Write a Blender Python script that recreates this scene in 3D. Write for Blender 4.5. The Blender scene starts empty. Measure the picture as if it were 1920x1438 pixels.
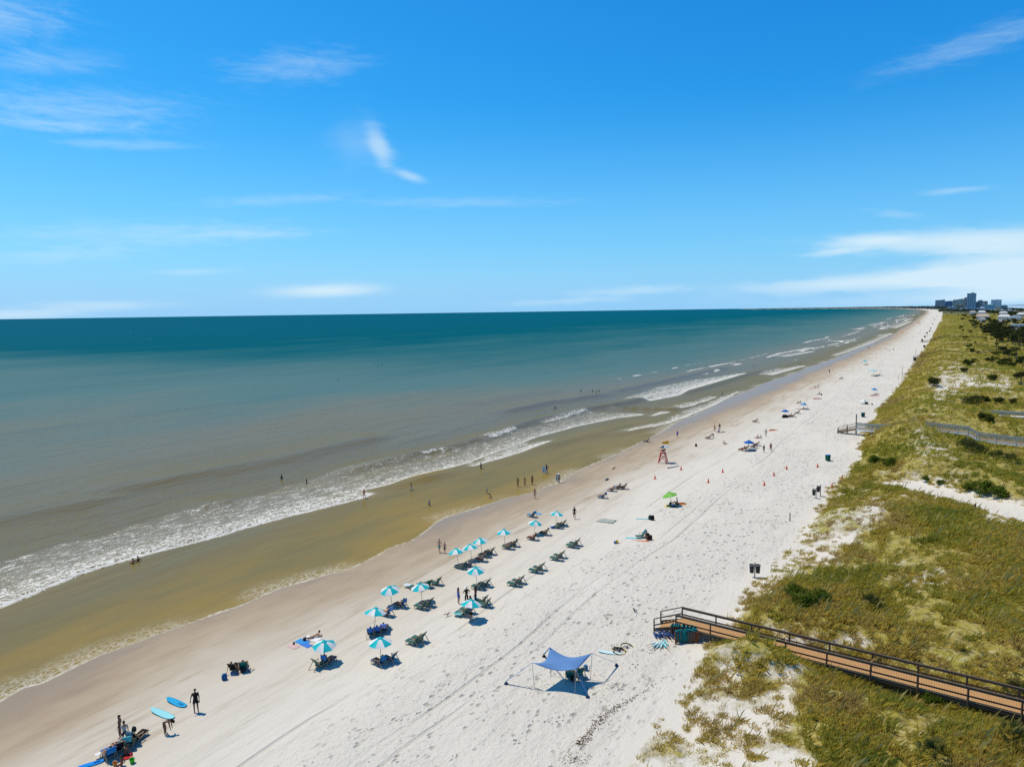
SKY_AIR, SKY_DUST, SKY_OZ = 1.0, .3, 3.0
SKY_STR = .12
SKY_GRADE = [(2.2, .72), (1.05, .92), (.70, 1.16)]
HZ_COL = (.29, .62, .97)
SUN_E, EXPO = 3.9, 0.0
SUN_COL = (1, .905, .75)
CLOUD_COL = (.68, .86, .97)
WCOL = [(.30, .208, .046), (.272, .190, .036), (.215, .156, .034), (.168, .132, .046), (.175, .150, .072), (.085, .156, .128), (.062, .150, .145), (.018, .122, .140), (0, .100, .138), (0, .102, .158)]
WOFF = [1, 8, 20, 45, 96, 260, 700, 1500, 3200, 9000]
GRASS_STOPS = [(.10, (.46, .33, .13)), (.28, (.60, .45, .13)), (.46, (.60, .465, .085)), (.64, (.49, .42, .066)), (.88, (.33, .325, .048))]
import bpy, bmesh, math, random
import numpy as np
from mathutils import Vector, Matrix, Euler
R = math.radians
rnd = random.Random(7)
nrng = np.random.default_rng(11)
sc = bpy.context.scene
COL = sc.collection

# ------------------------------------------------------------------ camera
CAMH = 30.0
PITCH, ROLL = R(6.0), R(0.81)
FPX = 1280.0
cF = np.array([0, math.cos(PITCH), -math.sin(PITCH)])
cU0 = np.array([0, math.sin(PITCH), math.cos(PITCH)])
cR0 = np.array([1.0, 0, 0])
cR = math.cos(ROLL) * cR0 - math.sin(ROLL) * cU0
cU = math.sin(ROLL) * cR0 + math.cos(ROLL) * cU0
cam_d = bpy.data.cameras.new('camera')
cam = bpy.data.objects.new('camera', cam_d)
COL.objects.link(cam)
cam_d.sensor_width = 36
cam_d.lens = 36 * FPX / 1920
cam_d.clip_start = 0.5
cam_d.clip_end = 120000
m = Matrix.Identity(4)
for i in range(3):
    m[i][0] = cR[i]; m[i][1] = cU[i]; m[i][2] = -cF[i]
m[2][3] = CAMH
cam.matrix_world = m
sc.camera = cam

def ray(px, py):
    d = cF + (px - 960) / FPX * cR - (py - 719) / FPX * cU
    return d
def flat(px, py, z=0.0):
    d = ray(px, py)
    t = (z - CAMH) / d[2]
    return np.array([d[0] * t, d[1] * t, z])
def project(x, y, z):
    q = np.stack([x, y, z - CAMH], -1)
    a, b, c = q @ cR, q @ cU, q @ cF
    return 960 + FPX * a / c, 719 - FPX * b / c, c

# ------------------------------------------------------------------ beach frame
TH = R(31.5)
sT, cT = math.sin(TH), math.cos(TH)
def uv(x, y):
    return x * sT + y * cT, x * cT - y * sT
def xy(u, v):
    return u * sT + v * cT, u * cT - v * sT
def line(pts, z=0.0):
    """a shore-parallel line given by sighted points -> (u sorted, v)"""
    g = np.array([uv(*flat(px, py, z)[:2]) for px, py in pts])
    g = g[np.argsort(g[:, 0])]
    return g[:, 0].copy(), g[:, 1].copy()
class Ln:
    def __init__(s, pts, z=0.0):
        s.u, s.v = line(pts, z)
    def __call__(s, u):
        return np.interp(u, s.u, s.v)

SHORE = Ln([(-330, 1438), (-150, 1372), (0, 1315), (45, 1289), (78, 1282), (132, 1255), (188, 1228), (235, 1212), (294, 1190), (400, 1153), (443, 1139), (492, 1118), (528, 1102), (575, 1089), (606, 1079), (633, 1073), (657, 1066), (696, 1048), (717, 1037), (727, 1029), (770, 1015), (785, 1006), (804, 992), (815, 982), (833, 971), (886, 955), (945, 936), (1000, 922), (1017, 915), (1046, 906), (1066, 896), (1079, 886), (1105, 873), (1130, 863), (1160, 850), (1188, 836), (1219, 820), (1244, 808), (1272, 790), (1319, 771), (1355, 752), (1378, 742), (1397, 735), (1433, 719), (1483, 702), (1513, 690), (1560, 674), (1594, 660), (1620, 649), (1654, 637), (1680, 625), (1691, 616), (1710, 606), (1725, 594), (1735, 587.5), (1740, 582.5), (1738, 580.2), (1726, 578.2)])
WET = Ln([(-250, 1520), (-60, 1450), (150, 1360), (300, 1265), (380, 1220), (488, 1181), (597, 1134), (700, 1096), (780, 1052), (821, 1033), (904, 998), (992, 960), (1030, 943), (1079, 919), (1144, 882), (1201, 857), (1229, 844), (1321, 806), (1359, 786), (1432, 757), (1502, 724), (1560, 695), (1607, 673), (1650, 650), (1680, 635), (1695, 621), (1714, 608), (1729, 595), (1738, 588)], .4)
TOE = Ln([(1085, 1530), (1165, 1438), (1195, 1400), (1225, 1360), (1255, 1320), (1285, 1280), (1310, 1240), (1335, 1200), (1366, 1160), (1400, 1120), (1436, 1080), (1476, 1040), (1497, 1000), (1523, 960), (1560, 918), (1577, 900), (1600, 880), (1612, 860), (1618, 840), (1628, 800), (1655, 760), (1690, 720), (1714, 680), (1744, 640), (1757, 615), (1765, 600), (1767, 592)], 2.0)
# the far coast swings seaward (left) again beyond the towers
for L, dv in ((SHORE, 0), (WET, 12), (TOE, 70)):
    k = L.u < 3300
    L.u = np.append(L.u[k], [5000, 7000, 10000, 14000, 20000, 60000]); L.v = np.append(L.v[k], np.array([-30, -110, -420, -1400, -4200, -14000]) + dv)

# ------------------------------------------------------------------ noise
def _hash(ix, iy, s):
    h = (ix.astype(np.int64) * 374761393 + iy.astype(np.int64) * 668265263 + s * 974711) & 0x7fffffff
    h = ((h ^ (h >> 13)) * 1274126177) & 0x7fffffff
    return ((h ^ (h >> 16)) & 0xffff) / 65535.0
def vnoise(x, y, s=0):
    x = np.asarray(x, float); y = np.asarray(y, float)
    ix, iy = np.floor(x), np.floor(y)
    fx, fy = x - ix, y - iy
    fx = fx * fx * (3 - 2 * fx); fy = fy * fy * (3 - 2 * fy)
    a, b, c, d = _hash(ix, iy, s), _hash(ix + 1, iy, s), _hash(ix, iy + 1, s), _hash(ix + 1, iy + 1, s)
    return (a * (1 - fx) + b * fx) * (1 - fy) + (c * (1 - fx) + d * fx) * fy
def fbm(x, y, s=0, n=4):
    t, a, k = 0, .5, 1.0
    for i in range(n):
        t = t + a * vnoise(x * k, y * k, s + i); a *= .5; k *= 2.03
    return t / (1 - .5 ** n)
def sstep(a, b, x):
    t = np.clip((x - a) / (b - a), 0, 1)
    return t * t * (3 - 2 * t)

# ------------------------------------------------------------------ terrain
def polydist(x, y, P):
    best = np.full(np.shape(x), 1e9)
    for (x0, y0), (x1, y1) in zip(P[:-1], P[1:]):
        dx, dy = x1 - x0, y1 - y0
        t = np.clip(((x - x0) * dx + (y - y0) * dy) / (dx * dx + dy * dy), 0, 1)
        best = np.minimum(best, np.hypot(x - x0 - t * dx, y - y0 - t * dy))
    return best
PATH = [tuple(flat(px, py, 3.2)[:2]) for px, py in [(1575, 897), (1640, 893), (1690, 903), (1745, 917), (1800, 932), (1860, 949), (1920, 963), (1990, 985)]]
BUMPS = []          # (x, y, radius along, height)
for px, py, z, r, hh in [(1592, 962, 4, 5.0, 1.5), (1660, 985, 3, 7, .9), (1690, 918, 3, 5.5, .9), (1470, 1120, 3, 6, .6), (1400, 1150, 3, 4.5, .8), (1680, 800, 4, 13, 1.5), (1730, 775, 4, 15, .8), (1660, 840, 4, 10, 1.0), (1830, 875, 4, 9, .8), (1440, 1205, 2.5, 4.2, .9), (1570, 1265, 2.5, 4, .4)]:
    g = flat(px, py, z); BUMPS.append((g[0], g[1], r, hh))
for u_, v_, r_, hh in [(161, 12, 9, -2.6), (168, 5, 6, -1.2), (190, 15, 9, -2.3), (154, -5, 6.5, 2.2), (428, 18, 14, -1.8)]:
    BUMPS.append((*xy(u_, v_), r_, hh))
def deck_u(v):
    return 55.75 - .05 * (v + 6)            # axis of the near boardwalk
def terrain(x, y):
    x = np.asarray(x, float); y = np.asarray(y, float)
    u, v = uv(x, y)
    S, T = SHORE(u), TOE(u)
    t = (v - S) / np.maximum(T - S, 5)
    zb = 2.0 * np.clip(t, 0, 1.0) ** .9
    zsea = -np.minimum((S - v) * .03 + .02, 4)
    w = v - T
    H = np.interp(u, [0, 60, 110, 150, 200, 260, 600, 3000], [1.5, 1.6, 2.2, 3.0, 3.6, 4.0, 4.0, 3.5])
    W = np.interp(u, [0, 90, 130, 200, 300], [16, 15, 11, 11, 12])
    rise = H * sstep(0, W, w)
    back = sstep(18, 55, w) * np.interp(u, [0, 100, 180, 300, 800], [.5, .4, 1.4, 2.0, 1.5])
    amp = sstep(1, 14, w)
    near = 1 - sstep(250, 900, u)
    hum = (fbm(x / 17, y / 17, 3, 3) - .5) * (2.0 + 1.8 * sstep(120, 220, u)) + (fbm(x / 5.5, y / 5.5, 9, 2) - .5) * 1.0 * near
    z = zb + rise - back + hum * amp
    for bx, by, r, hh in BUMPS:
        z = z + hh * np.exp(-((x - bx) ** 2 + (y - by) ** 2) / (r * r)) * sstep(0, 3, w)
    pd = polydist(x, y, PATH)
    flatz = 2.0 + .045 * np.clip(w, 0, 40)
    k = (1 - sstep(2.2, 8.5, pd)) * sstep(-1, 3, w)
    z = z * (1 - k) + flatz * k
    # graded strip under the near boardwalk, and the grassy mound banked against its near side
    du = u - deck_u(v)
    zc = np.interp(v, [-18, -15, -12, -8, -6, -3, 8, 14], [1.85, 1.95, 2.35, 2.45, 2.2, 1.95, 1.9, 1.9])
    k = (1 - sstep(1.5, 6.5, np.abs(du))) * sstep(-19, -16, v)
    z = z * (1 - k) + np.minimum(z, zc) * k
    z = z + 1.75 * np.exp(-((du + 2.9) / 1.5) ** 2 - ((v + 10.6) / 3.2) ** 2)
    # loose dry sand is never quite flat
    z = z + (fbm(x / 6, y / 6, 21, 2) - .5) * .16 * sstep(.25, .55, t) * near
    return np.where(v < S, zsea, z)
def th(x, y):
    return float(terrain(np.array([x]), np.array([y]))[0])
_T = np.concatenate([np.geomspace(28, 6000, 2600)])
def at(px, py, dz=0.0):
    """the point of the ground (plus dz) sighted at a place of the photograph"""
    d = ray(px, py)
    hx = math.hypot(d[0], d[1])
    for lo, hi in ((0, 0),):
        tt = _T / hx
        f = CAMH + d[2] * tt - dz - np.maximum(terrain(d[0] * tt, d[1] * tt), 0)
        k = np.argmax(f < 0)
        if f[k] >= 0:
            k = len(tt) - 1
        a, b = tt[max(k - 1, 0)], tt[k]
        for _ in range(5):
            tt2 = np.linspace(a, b, 12)
            f = CAMH + d[2] * tt2 - dz - np.maximum(terrain(d[0] * tt2, d[1] * tt2), 0)
            k = max(1, int(np.argmax(f < 0)))
            a, b = tt2[k - 1], tt2[k]
    t = .5 * (a + b)
    x, y = d[0] * t, d[1] * t
    return Vector((x, y, max(0.0, th(x, y))))

# plant cover of the dunes, surveyed on a coarse lattice: 0 bare sand ... 9 closed cover
VX0, VY0 = 1160, 600
VEG = """
99999999999999999999
99999999999999998898
88888888888888876789
88888888888888844546
99999999999998768888
99999999999988688898
88888888888899658987
44444444488787676887
44444444455766545568
44444444456648998521
33333333455489999899
33333333444787889899
33333332588755567999
33333347999887589999
33333376898999899999
33335774556468999999
44426566468999999999
44445465488999999999
44444444589999995999
44444444689999999999
44544444479999999999
45444421257899999999
"""
VEG = np.array([[int(c) for c in r] for r in VEG.split()], float) / 9.0
def bilin(px, py):
    gx = np.clip((px - VX0) / 40, 0, VEG.shape[1] - 1.001); gy = np.clip((py - VY0) / 40, 0, VEG.shape[0] - 1.001)
    ix, iy = gx.astype(int), gy.astype(int); fx, fy = gx - ix, gy - iy
    return (VEG[iy, ix] * (1 - fx) + VEG[iy, ix + 1] * fx) * (1 - fy) + (VEG[iy + 1, ix] * (1 - fx) + VEG[iy + 1, ix + 1] * fx) * fy
def veg(x, y, z):
    u, v = uv(x, y)
    px, py, c = project(x, y, z)
    base = bilin(px, py)
    w = v - TOE(u)
    base = np.where(c < 20, .8, base)
    du = u - deck_u(v)
    base = np.maximum(base, 1.05 * np.exp(-((du + 2.6) / 2.3) ** 2 - ((v + 10.4) / 3.8) ** 2))
    base = np.maximum(base, .8 * np.exp(-((du - 2.6) / 1.6) ** 2 - ((v + 11.5) / 2.5) ** 2))
    pd = polydist(x, y, PATH[2:])
    wob = (fbm(x / 7, y / 7, 77, 3) - .5) * 3.2 * (1 - sstep(300, 700, u))
    return base * sstep(-1.4, .9, w + wob * .7) * sstep(2.3, 4.2, pd + wob * .4)
# ------------------------------------------------------------------ node helpers
class NT:
    def __init__(s, name, kind='mat'):
        if kind == 'mat':
            s.m = bpy.data.materials.new(name); s.m.use_nodes = True; s.t = s.m.node_tree
        else:
            s.m = kind; s.t = kind.node_tree
        s.t.nodes.clear()
    def n(s, typ, **kw):
        nd = s.t.nodes.new(typ)
        for k, v in kw.items():
            if k.startswith('i_'):
                key = k[2:].replace('_', ' ')
                s.put(nd.inputs[key] if key in nd.inputs else nd.inputs[int(key)], v)
            else:
                setattr(nd, k, v)
        return nd
    def put(s, sock, v):
        if isinstance(v, bpy.types.NodeSocket):
            s.t.links.new(v, sock)
        elif isinstance(v, bpy.types.Node):
            s.t.links.new(v.outputs[0], sock)
        else:
            if sock.type == 'RGBA' and not hasattr(v, '__len__'): v = (v, v, v, 1)
            if sock.type == 'RGBA' and len(v) == 3: v = (*v, 1)
            sock.default_value = v
    def math(s, op, a, b=0.0, c=None, clamp=False):
        nd = s.t.nodes.new('ShaderNodeMath'); nd.operation = op; nd.use_clamp = clamp
        s.put(nd.inputs[0], a); s.put(nd.inputs[1], b)
        if c is not None: s.put(nd.inputs[2], c)
        return nd.outputs[0]
    def mix(s, f, a, b, mode='MIX'):
        nd = s.t.nodes.new('ShaderNodeMix'); nd.data_type = 'RGBA'; nd.blend_type = mode
        s.put(nd.inputs[0], f); s.put(nd.inputs[6], a); s.put(nd.inputs[7], b)
        return nd.outputs[2]
    def step(s, x, a, b, lo=0.0, hi=1.0):
        nd = s.t.nodes.new('ShaderNodeMapRange'); nd.interpolation_type = 'SMOOTHSTEP'
        s.put(nd.inputs[0], x); s.put(nd.inputs[1], a); s.put(nd.inputs[2], b); s.put(nd.inputs[3], lo); s.put(nd.inputs[4], hi)
        return nd.outputs[0]
    def noise(s, vec, scale, detail=3.0, rough=.5, dist=0.0):
        nd = s.t.nodes.new('ShaderNodeTexNoise')
        if vec is not None: s.put(nd.inputs['Vector'], vec)
        nd.inputs['Scale'].default_value = scale; nd.inputs['Detail'].default_value = detail
        nd.inputs['Roughness'].default_value = rough; nd.inputs['Distortion'].default_value = dist
        return nd.outputs[0]
    def ncol(s, vec, scale, detail=2.0):
        nd = s.t.nodes.new('ShaderNodeTexNoise'); s.put(nd.inputs['Vector'], vec)
        nd.inputs['Scale'].default_value = scale; nd.inputs['Detail'].default_value = detail
        return nd.outputs['Color']
    def voro(s, vec, scale, feature='F1', rnd=1.0):
        nd = s.t.nodes.new('ShaderNodeTexVoronoi'); nd.feature = feature
        s.put(nd.inputs['Vector'], vec); nd.inputs['Scale'].default_value = scale
        nd.inputs['Randomness'].default_value = rnd
        return nd.outputs['Distance']
    def attr(s, name):
        nd = s.t.nodes.new('ShaderNodeAttribute'); nd.attribute_name = name
        return nd.outputs['Fac']
    def avec(s, name):
        nd = s.t.nodes.new('ShaderNodeAttribute'); nd.attribute_name = name
        return nd.outputs['Vector']
    def vscale(s, vec, xyz):
        nd = s.t.nodes.new('ShaderNodeVectorMath'); nd.operation = 'MULTIPLY'
        s.put(nd.inputs[0], vec); nd.inputs[1].default_value = xyz
        return nd.outputs[0]
    def vadd(s, a, b):
        nd = s.t.nodes.new('ShaderNodeVectorMath'); nd.operation = 'ADD'
        s.put(nd.inputs[0], a); s.put(nd.inputs[1], b)
        return nd.outputs[0]
    def ramp(s, x, stops, interp='LINEAR'):
        nd = s.t.nodes.new('ShaderNodeValToRGB'); cr = nd.color_ramp; cr.interpolation = interp
        while len(cr.elements) < len(stops): cr.elements.new(0.5)
        for e, (p, c) in zip(cr.elements, stops):
            e.position = p; e.color = (*c, 1) if hasattr(c, '__len__') else (c, c, c, 1)
        s.put(nd.inputs[0], x)
        return nd.outputs[0]
    def bump(s, h, strength=1.0, dist=1.0, nrm=None):
        nd = s.t.nodes.new('ShaderNodeBump'); s.put(nd.inputs['Height'], h)
        s.put(nd.inputs['Strength'], strength); nd.inputs['Distance'].default_value = dist
        if nrm is not None: s.put(nd.inputs['Normal'], nrm)
        return nd.outputs[0]
    def pos(s):
        return s.t.nodes.new('ShaderNodeNewGeometry').outputs['Position']
    def out(s, shader):
        o = s.t.nodes.new('ShaderNodeOutputMaterial'); s.put(o.inputs['Surface'], shader)
        return s.m
    def bsdf(s, **kw):
        nd = s.t.nodes.new('ShaderNodeBsdfPrincipled')
        for k, v in kw.items(): s.put(nd.inputs[k.replace('_', ' ')], v)
        return nd.outputs[0]

# ------------------------------------------------------------------ world and sun
SUN_EL = R(63)
sx, sy = -.87, .49                      # towards the sun: over the sea, ahead and to the left
sundir = Vector((sx * math.cos(SUN_EL), sy * math.cos(SUN_EL), math.sin(SUN_EL))).normalized()
w = bpy.data.worlds.new("World"); sc.world = w; w.use_nodes = True
W_ = NT('', w)
sky = W_.n('ShaderNodeTexSky', sky_type='NISHITA', sun_disc=False, sun_elevation=SUN_EL, sun_rotation=math.atan2(sx, sy), air_density=SKY_AIR, dust_density=SKY_DUST, ozone_density=SKY_OZ, altitude=0)
spr = W_.n('ShaderNodeSeparateColor'); W_.put(spr.inputs[0], sky)
cbr = W_.n('ShaderNodeCombineColor')
for i_, (gm, ga) in enumerate(SKY_GRADE):      # deep, clean blue of a dry day after rain
    W_.put(cbr.inputs[i_], W_.math('MULTIPLY', W_.math('POWER', W_.math('MULTIPLY', spr.outputs[i_], SKY_STR), gm), ga / SKY_STR))
hs = cbr.outputs[0]
geo = W_.n('ShaderNodeTexCoord').outputs['Generated']
sep = W_.n('ShaderNodeSeparateXYZ'); W_.put(sep.inputs[0], geo)
X, Y, Z = sep.outputs
az = W_.math('MULTIPLY', W_.math('ARCTAN2', X, Y), 57.2958)          # degrees to the right of straight ahead
el = W_.math('MULTIPLY', W_.math('ARCSINE', Z), 57.2958)
cmb = W_.n('ShaderNodeCombineXYZ'); W_.put(cmb.inputs[0], az); W_.put(cmb.inputs[1], el)
ae = cmb.outputs[0]
def azel(px, py):
    d = ray(px, py); d = d / np.linalg.norm(d)
    return math.degrees(math.atan2(d[0], d[1])), math.degrees(math.asin(d[2]))
wisp = W_.noise(W_.vadd(W_.vscale(ae, (.10, .42, 1)), W_.vscale(W_.ncol(W_.vscale(ae, (.12, .3, 1)), 1.0, 3), (.9, .9, 0))), 1.6, 7, .62)
wispf = W_.noise(W_.vadd(W_.vscale(ae, (.25, 1.3, 1)), W_.vscale(W_.ncol(W_.vscale(ae, (.2, .5, 1)), 1.0, 3), (1.2, 1.2, 0))), 1.7, 7, .65)
tot = None
def blob(px, py, rx, ry, tilt, amt, tex, lo, hi):
    """a patch of cirrus: centre and half-sizes (in degrees) on the sky dome"""
    global tot
    a, e = azel(px, py)
    da, de = W_.math('SUBTRACT', az, a), W_.math('SUBTRACT', el, e)
    c, s_ = math.cos(R(tilt)), math.sin(R(tilt))
    p = W_.math('DIVIDE', W_.math('ADD', W_.math('MULTIPLY', da, c), W_.math('MULTIPLY', de, s_)), rx)
    q = W_.math('DIVIDE', W_.math('SUBTRACT', W_.math('MULTIPLY', de, c), W_.math('MULTIPLY', da, s_)), ry)
    r2 = W_.math('ADD', W_.math('MULTIPLY', p, p), W_.math('MULTIPLY', q, q))
    g = W_.math('POWER', 2.718, W_.math('MULTIPLY', r2, -1.0))
    # the mask lets the noise through where it is strong, so the patch ends in wisps
    v = W_.step(W_.math('ADD', tex, W_.math('MULTIPLY', W_.math('SUBTRACT', g, .5), .55)), lo, hi)
    v = W_.math('MULTIPLY', W_.math('MULTIPLY', v, g), amt)
    tot = v if tot is None else W_.math('ADD', tot, v)
CL = [(130, 205, 11, 1.9, 6, .30, wispf, .40, .95), (90, 118, 6, 1.2, 10, .24, wispf, .40, .95), (-20, 30, 6, 2.2, 8, .34, wispf, .4, .95),
      (560, 125, 7, 1.6, 8, .26, wispf, .38, .95), (240, 272, 6, .5, 4, .24, wispf, .35, .85), (130, 238, 7, .5, 4, .22, wispf, .35, .85),
      (712, 276, 1.0, 2.3, 22, .50, wisp, .28, .8), (768, 331, 1.8, .55, -18, .50, wisp, .28, .75), (668, 270, 2.8, 2.4, 0, .16, wisp, .3, .95),
      (520, 375, 8, .6, 5, .22, wispf, .35, .9), (860, 380, 12, .6, 0, .18, wispf, .35, .9), (300, 440, 14, 1.4, 3, .28, wispf, .36, .9),
      (480, 437, 5, .4, 3, .26, wispf, .3, .85), (360, 510, 4, .35, 3, .28, wispf, .3, .85), (120, 480, 6, .7, 5, .24, wispf, .3, .85),
      (615, 545, 4.1, .52, 1, .88, wisp, .10, .55), (190, 573, 5, .45, 1, .45, wisp, .2, .7), (20, 590, 4, .4, 0, .6, wisp, .2, .6),
      (1190, 545, 7, .5, 2, .38, wispf, .3, .85), (1060, 565, 8, .4, 2, .3, wispf, .3, .85),
      (1820, 452, 9, .8, -1, .9, wisp, .2, .5), (1640, 528, 9, .62, 2, .85, wisp, .2, .5), (1890, 500, 6, 1.6, 0, .75, wisp, .25, .62),
      (1895, 535, 6, 1.4, 0, .66, wisp, .16, .62), (1560, 474, 2.8, .3, 3, .42, wispf, .25, .75), (1640, 449, 3.2, .6, 0, .46, wisp, .25, .7),
      (1840, 80, 8, 1.2, 8, .24, wispf, .36, .95), (1790, 358, 3, .3, 0, .28, wispf, .3, .85), (1680, 402, 2.4, .4, -10, .2, wispf, .3, .85),
      (1760, 562, 14, .7, 0, .35, wisp, .2, .8)]
for c_ in CL: blob(*c_)
hz = W_.math('ADD', W_.math('MULTIPLY', W_.step(el, 17, 0), .55), W_.math('MULTIPLY', W_.step(el, 5, 0), .32))         # pale air low over the sea
hz2 = W_.mix(hz, hs, tuple(c / SKY_STR for c in HZ_COL))
skyc = W_.mix(W_.math('MINIMUM', tot, .92), hz2, tuple(c / SKY_STR for c in CLOUD_COL))
deep = W_.step(el, 26, 60, 1, .42)  # sky above the view dimmed to cut ambient fill and deepen shadows
skyc = W_.mix(1.0, skyc, deep, 'MULTIPLY')
bg = W_.n('ShaderNodeBackground'); W_.put(bg.inputs[0], skyc); bg.inputs[1].default_value = SKY_STR
wo = W_.n('ShaderNodeOutputWorld'); W_.put(wo.inputs[0], bg)
sun_d = bpy.data.lights.new('sun', 'SUN'); sun_d.energy = SUN_E; sun_d.angle = R(.53); sun_d.color = SUN_COL
sun = bpy.data.objects.new('sun', sun_d); COL.objects.link(sun)
sun.rotation_euler = (-sundir).to_track_quat('-Z', 'Y').to_euler()
sun.location = (0, 0, 80)
vs = sc.view_settings
vs.view_transform = 'Standard'; vs.look = 'None'; vs.exposure = EXPO; vs.gamma = 1; vs.use_curve_mapping = False
cy = sc.cycles
cy.max_bounces = 6; cy.diffuse_bounces = 2; cy.glossy_bounces = 2; cy.transmission_bounces = 2; cy.transparent_max_bounces = 6
cy.use_denoising = False; cy.sample_clamp_direct = 3.0; cy.sample_clamp_indirect = 2.0; sc.render.filter_size = 1.25; cy.use_adaptive_sampling = True; cy.adaptive_threshold = .01

# ------------------------------------------------------------------ mesh helpers
def npmesh(name, V, F, mats=(), smooth=False, midx=None):
    """V (n,3), F (m,3|4) int arrays -> mesh data"""
    me = bpy.data.meshes.new(name)
    V = np.asarray(V, np.float32); F = np.asarray(F, np.int32)
    k = F.shape[1]
    me.vertices.add(len(V)); me.vertices.foreach_set('co', V.ravel())
    me.loops.add(F.size); me.loops.foreach_set('vertex_index', F.ravel())
    me.polygons.add(len(F)); me.polygons.foreach_set('loop_start', np.arange(0, F.size, k, dtype=np.int32))
    if midx is not None: me.polygons.foreach_set('material_index', np.asarray(midx, np.int32))
    if smooth: me.polygons.foreach_set('use_smooth', np.ones(len(F), bool))
    for m_ in mats: me.materials.append(m_)
    me.update(calc_edges=True); me.validate()
    return me
def link(name, data, parent=None):
    o = bpy.data.objects.new(name, data); COL.objects.link(o)
    if parent is not None: o.parent = parent
    return o
def fattr(me, name, arr):
    a = me.attributes.new(name, 'FLOAT', 'POINT'); a.data.foreach_set('value', np.asarray(arr, np.float32).ravel())
def vattr(me, name, arr):
    a = me.attributes.new(name, 'FLOAT_VECTOR', 'POINT'); a.data.foreach_set('vector', np.asarray(arr, np.float32).ravel())
def fan(r, a):
    rr, aa = np.meshgrid(r, a, indexing='ij')
    x, y = rr * np.sin(aa), rr * np.cos(aa)
    n, k = len(r), len(a)
    i = np.arange((n - 1) * k).reshape(n - 1, k)[:, :-1]
    F = np.stack([i, i + 1, i + k + 1, i + k], -1).reshape(-1, 4)
    return x.ravel(), y.ravel(), F

# ------------------------------------------------------------------ the ground: one sheet of sand, dunes and the land behind
r_ = np.concatenate([np.geomspace(14, 34, 60)[:-1], np.geomspace(34, 420, 640)[:-1], np.geomspace(420, 4000, 330)[:-1], np.geomspace(4000, 60000, 60)])
a_ = np.concatenate([np.radians(np.linspace(-100, -50, 40))[:-1], np.radians(np.linspace(-50, 56, 430))[:-1], np.radians(np.linspace(56, 110, 40))])
gx, gy, gF = fan(r_, a_)
gz = terrain(gx, gy)
gu, gv = uv(gx, gy)
keep = (gv > SHORE(gu) - 40)
kf = keep[gF].any(1)
me = npmesh('ground', np.stack([gx, gy, gz], -1), gF[kf], smooth=True)
bm_ = None
fattr(me, 'wet', gv - WET(gu)); fattr(me, 'film', gv - SHORE(gu)); fattr(me, 'toe', gv - TOE(gu))
gveg = veg(gx, gy, gz); fattr(me, 'veg', gveg)
vattr(me, 'shore', np.stack([gu, gv, gz], -1))
G = NT('sand')
P = G.avec('shore'); pp = G.pos()
wet, film, toe, vg = G.attr('wet'), G.attr('film'), G.attr('toe'), G.attr('veg')
n_big = G.noise(G.vscale(P, (.035, .09, 0)), 1.0, 4, .6)
n_mid = G.noise(G.vscale(P, (.22, .45, 0)), 1.0, 4, .6)
n_fine = G.noise(pp, 2.2, 5, .65)
n_grain = G.noise(pp, 9.0, 3, .7)
wob = G.math('MULTIPLY', G.math('SUBTRACT', n_big, .5), 13.0)
wob2 = G.math('MULTIPLY', G.math('SUBTRACT', n_mid, .5), 3.0)
wetw = G.math('ADD', wet, G.math('ADD', wob, wob2))
dry = G.step(wetw, -3.5, 5.5)
tan = G.step(wetw, -8.5, -2.0)
# colours the sand really has: pale when dry, tan when damp, grey-brown when soaked
cdry = G.mix(n_big, (.62, .585, .50), (.69, .65, .565))
cdry = G.mix(G.step(wetw, -2, 17), (.50, .442, .345), cdry)
cdamp = G.mix(n_mid, (.37, .285, .19), (.45, .37, .265))
csoak = G.mix(n_mid, (.285, .205, .12), (.35, .262, .165))
stn = G.noise(G.vscale(P, (.07, .55, 0)), 1.0, 5, .65)
c0 = G.mix(tan, csoak, cdamp)
c0 = G.mix(dry, c0, cdry)
c0 = G.mix(G.math('MULTIPLY', G.step(stn, .48, .70), G.math('MULTIPLY', G.step(wetw, -10, -4), G.step(wetw, 16, 1, 0, .8))), c0, (.34, .265, .175))
# the churned belt: footprints and ruts
belt = G.math('MULTIPLY', G.step(G.math('ADD', toe, G.math('MULTIPLY', n_big, 16)), -16, -6), G.step(G.math('ADD', toe, wob2), 1.0, -3.5))
belt = G.math('MULTIPLY', belt, G.step(G.noise(G.vscale(P, (.05, .08, 0)), 1.0, 3), .36, .52, .25, 1))
light = G.step(wetw, 3, 12)
fv = G.voro(G.vadd(G.vscale(P, (.9, 1.25, 0)), G.vscale(G.ncol(P, .9), (.5, .5, 0))), 1.25, 'F1')
pit = G.math('MULTIPLY', G.step(fv, .40, .10), G.step(G.noise(pp, .9, 2), .40, .62))
fv2 = G.voro(G.vscale(P, (1.6, 2.2, 0)), 1.5, 'F1')
pit2 = G.math('MULTIPLY', G.step(fv2, .34, .12), G.step(G.noise(pp, .55, 2), .55, .70))
hard = G.math('MULTIPLY', G.math('MAXIMUM', pit, pit2), G.math('MAXIMUM', belt, G.math('MULTIPLY', light, .08)))
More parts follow.
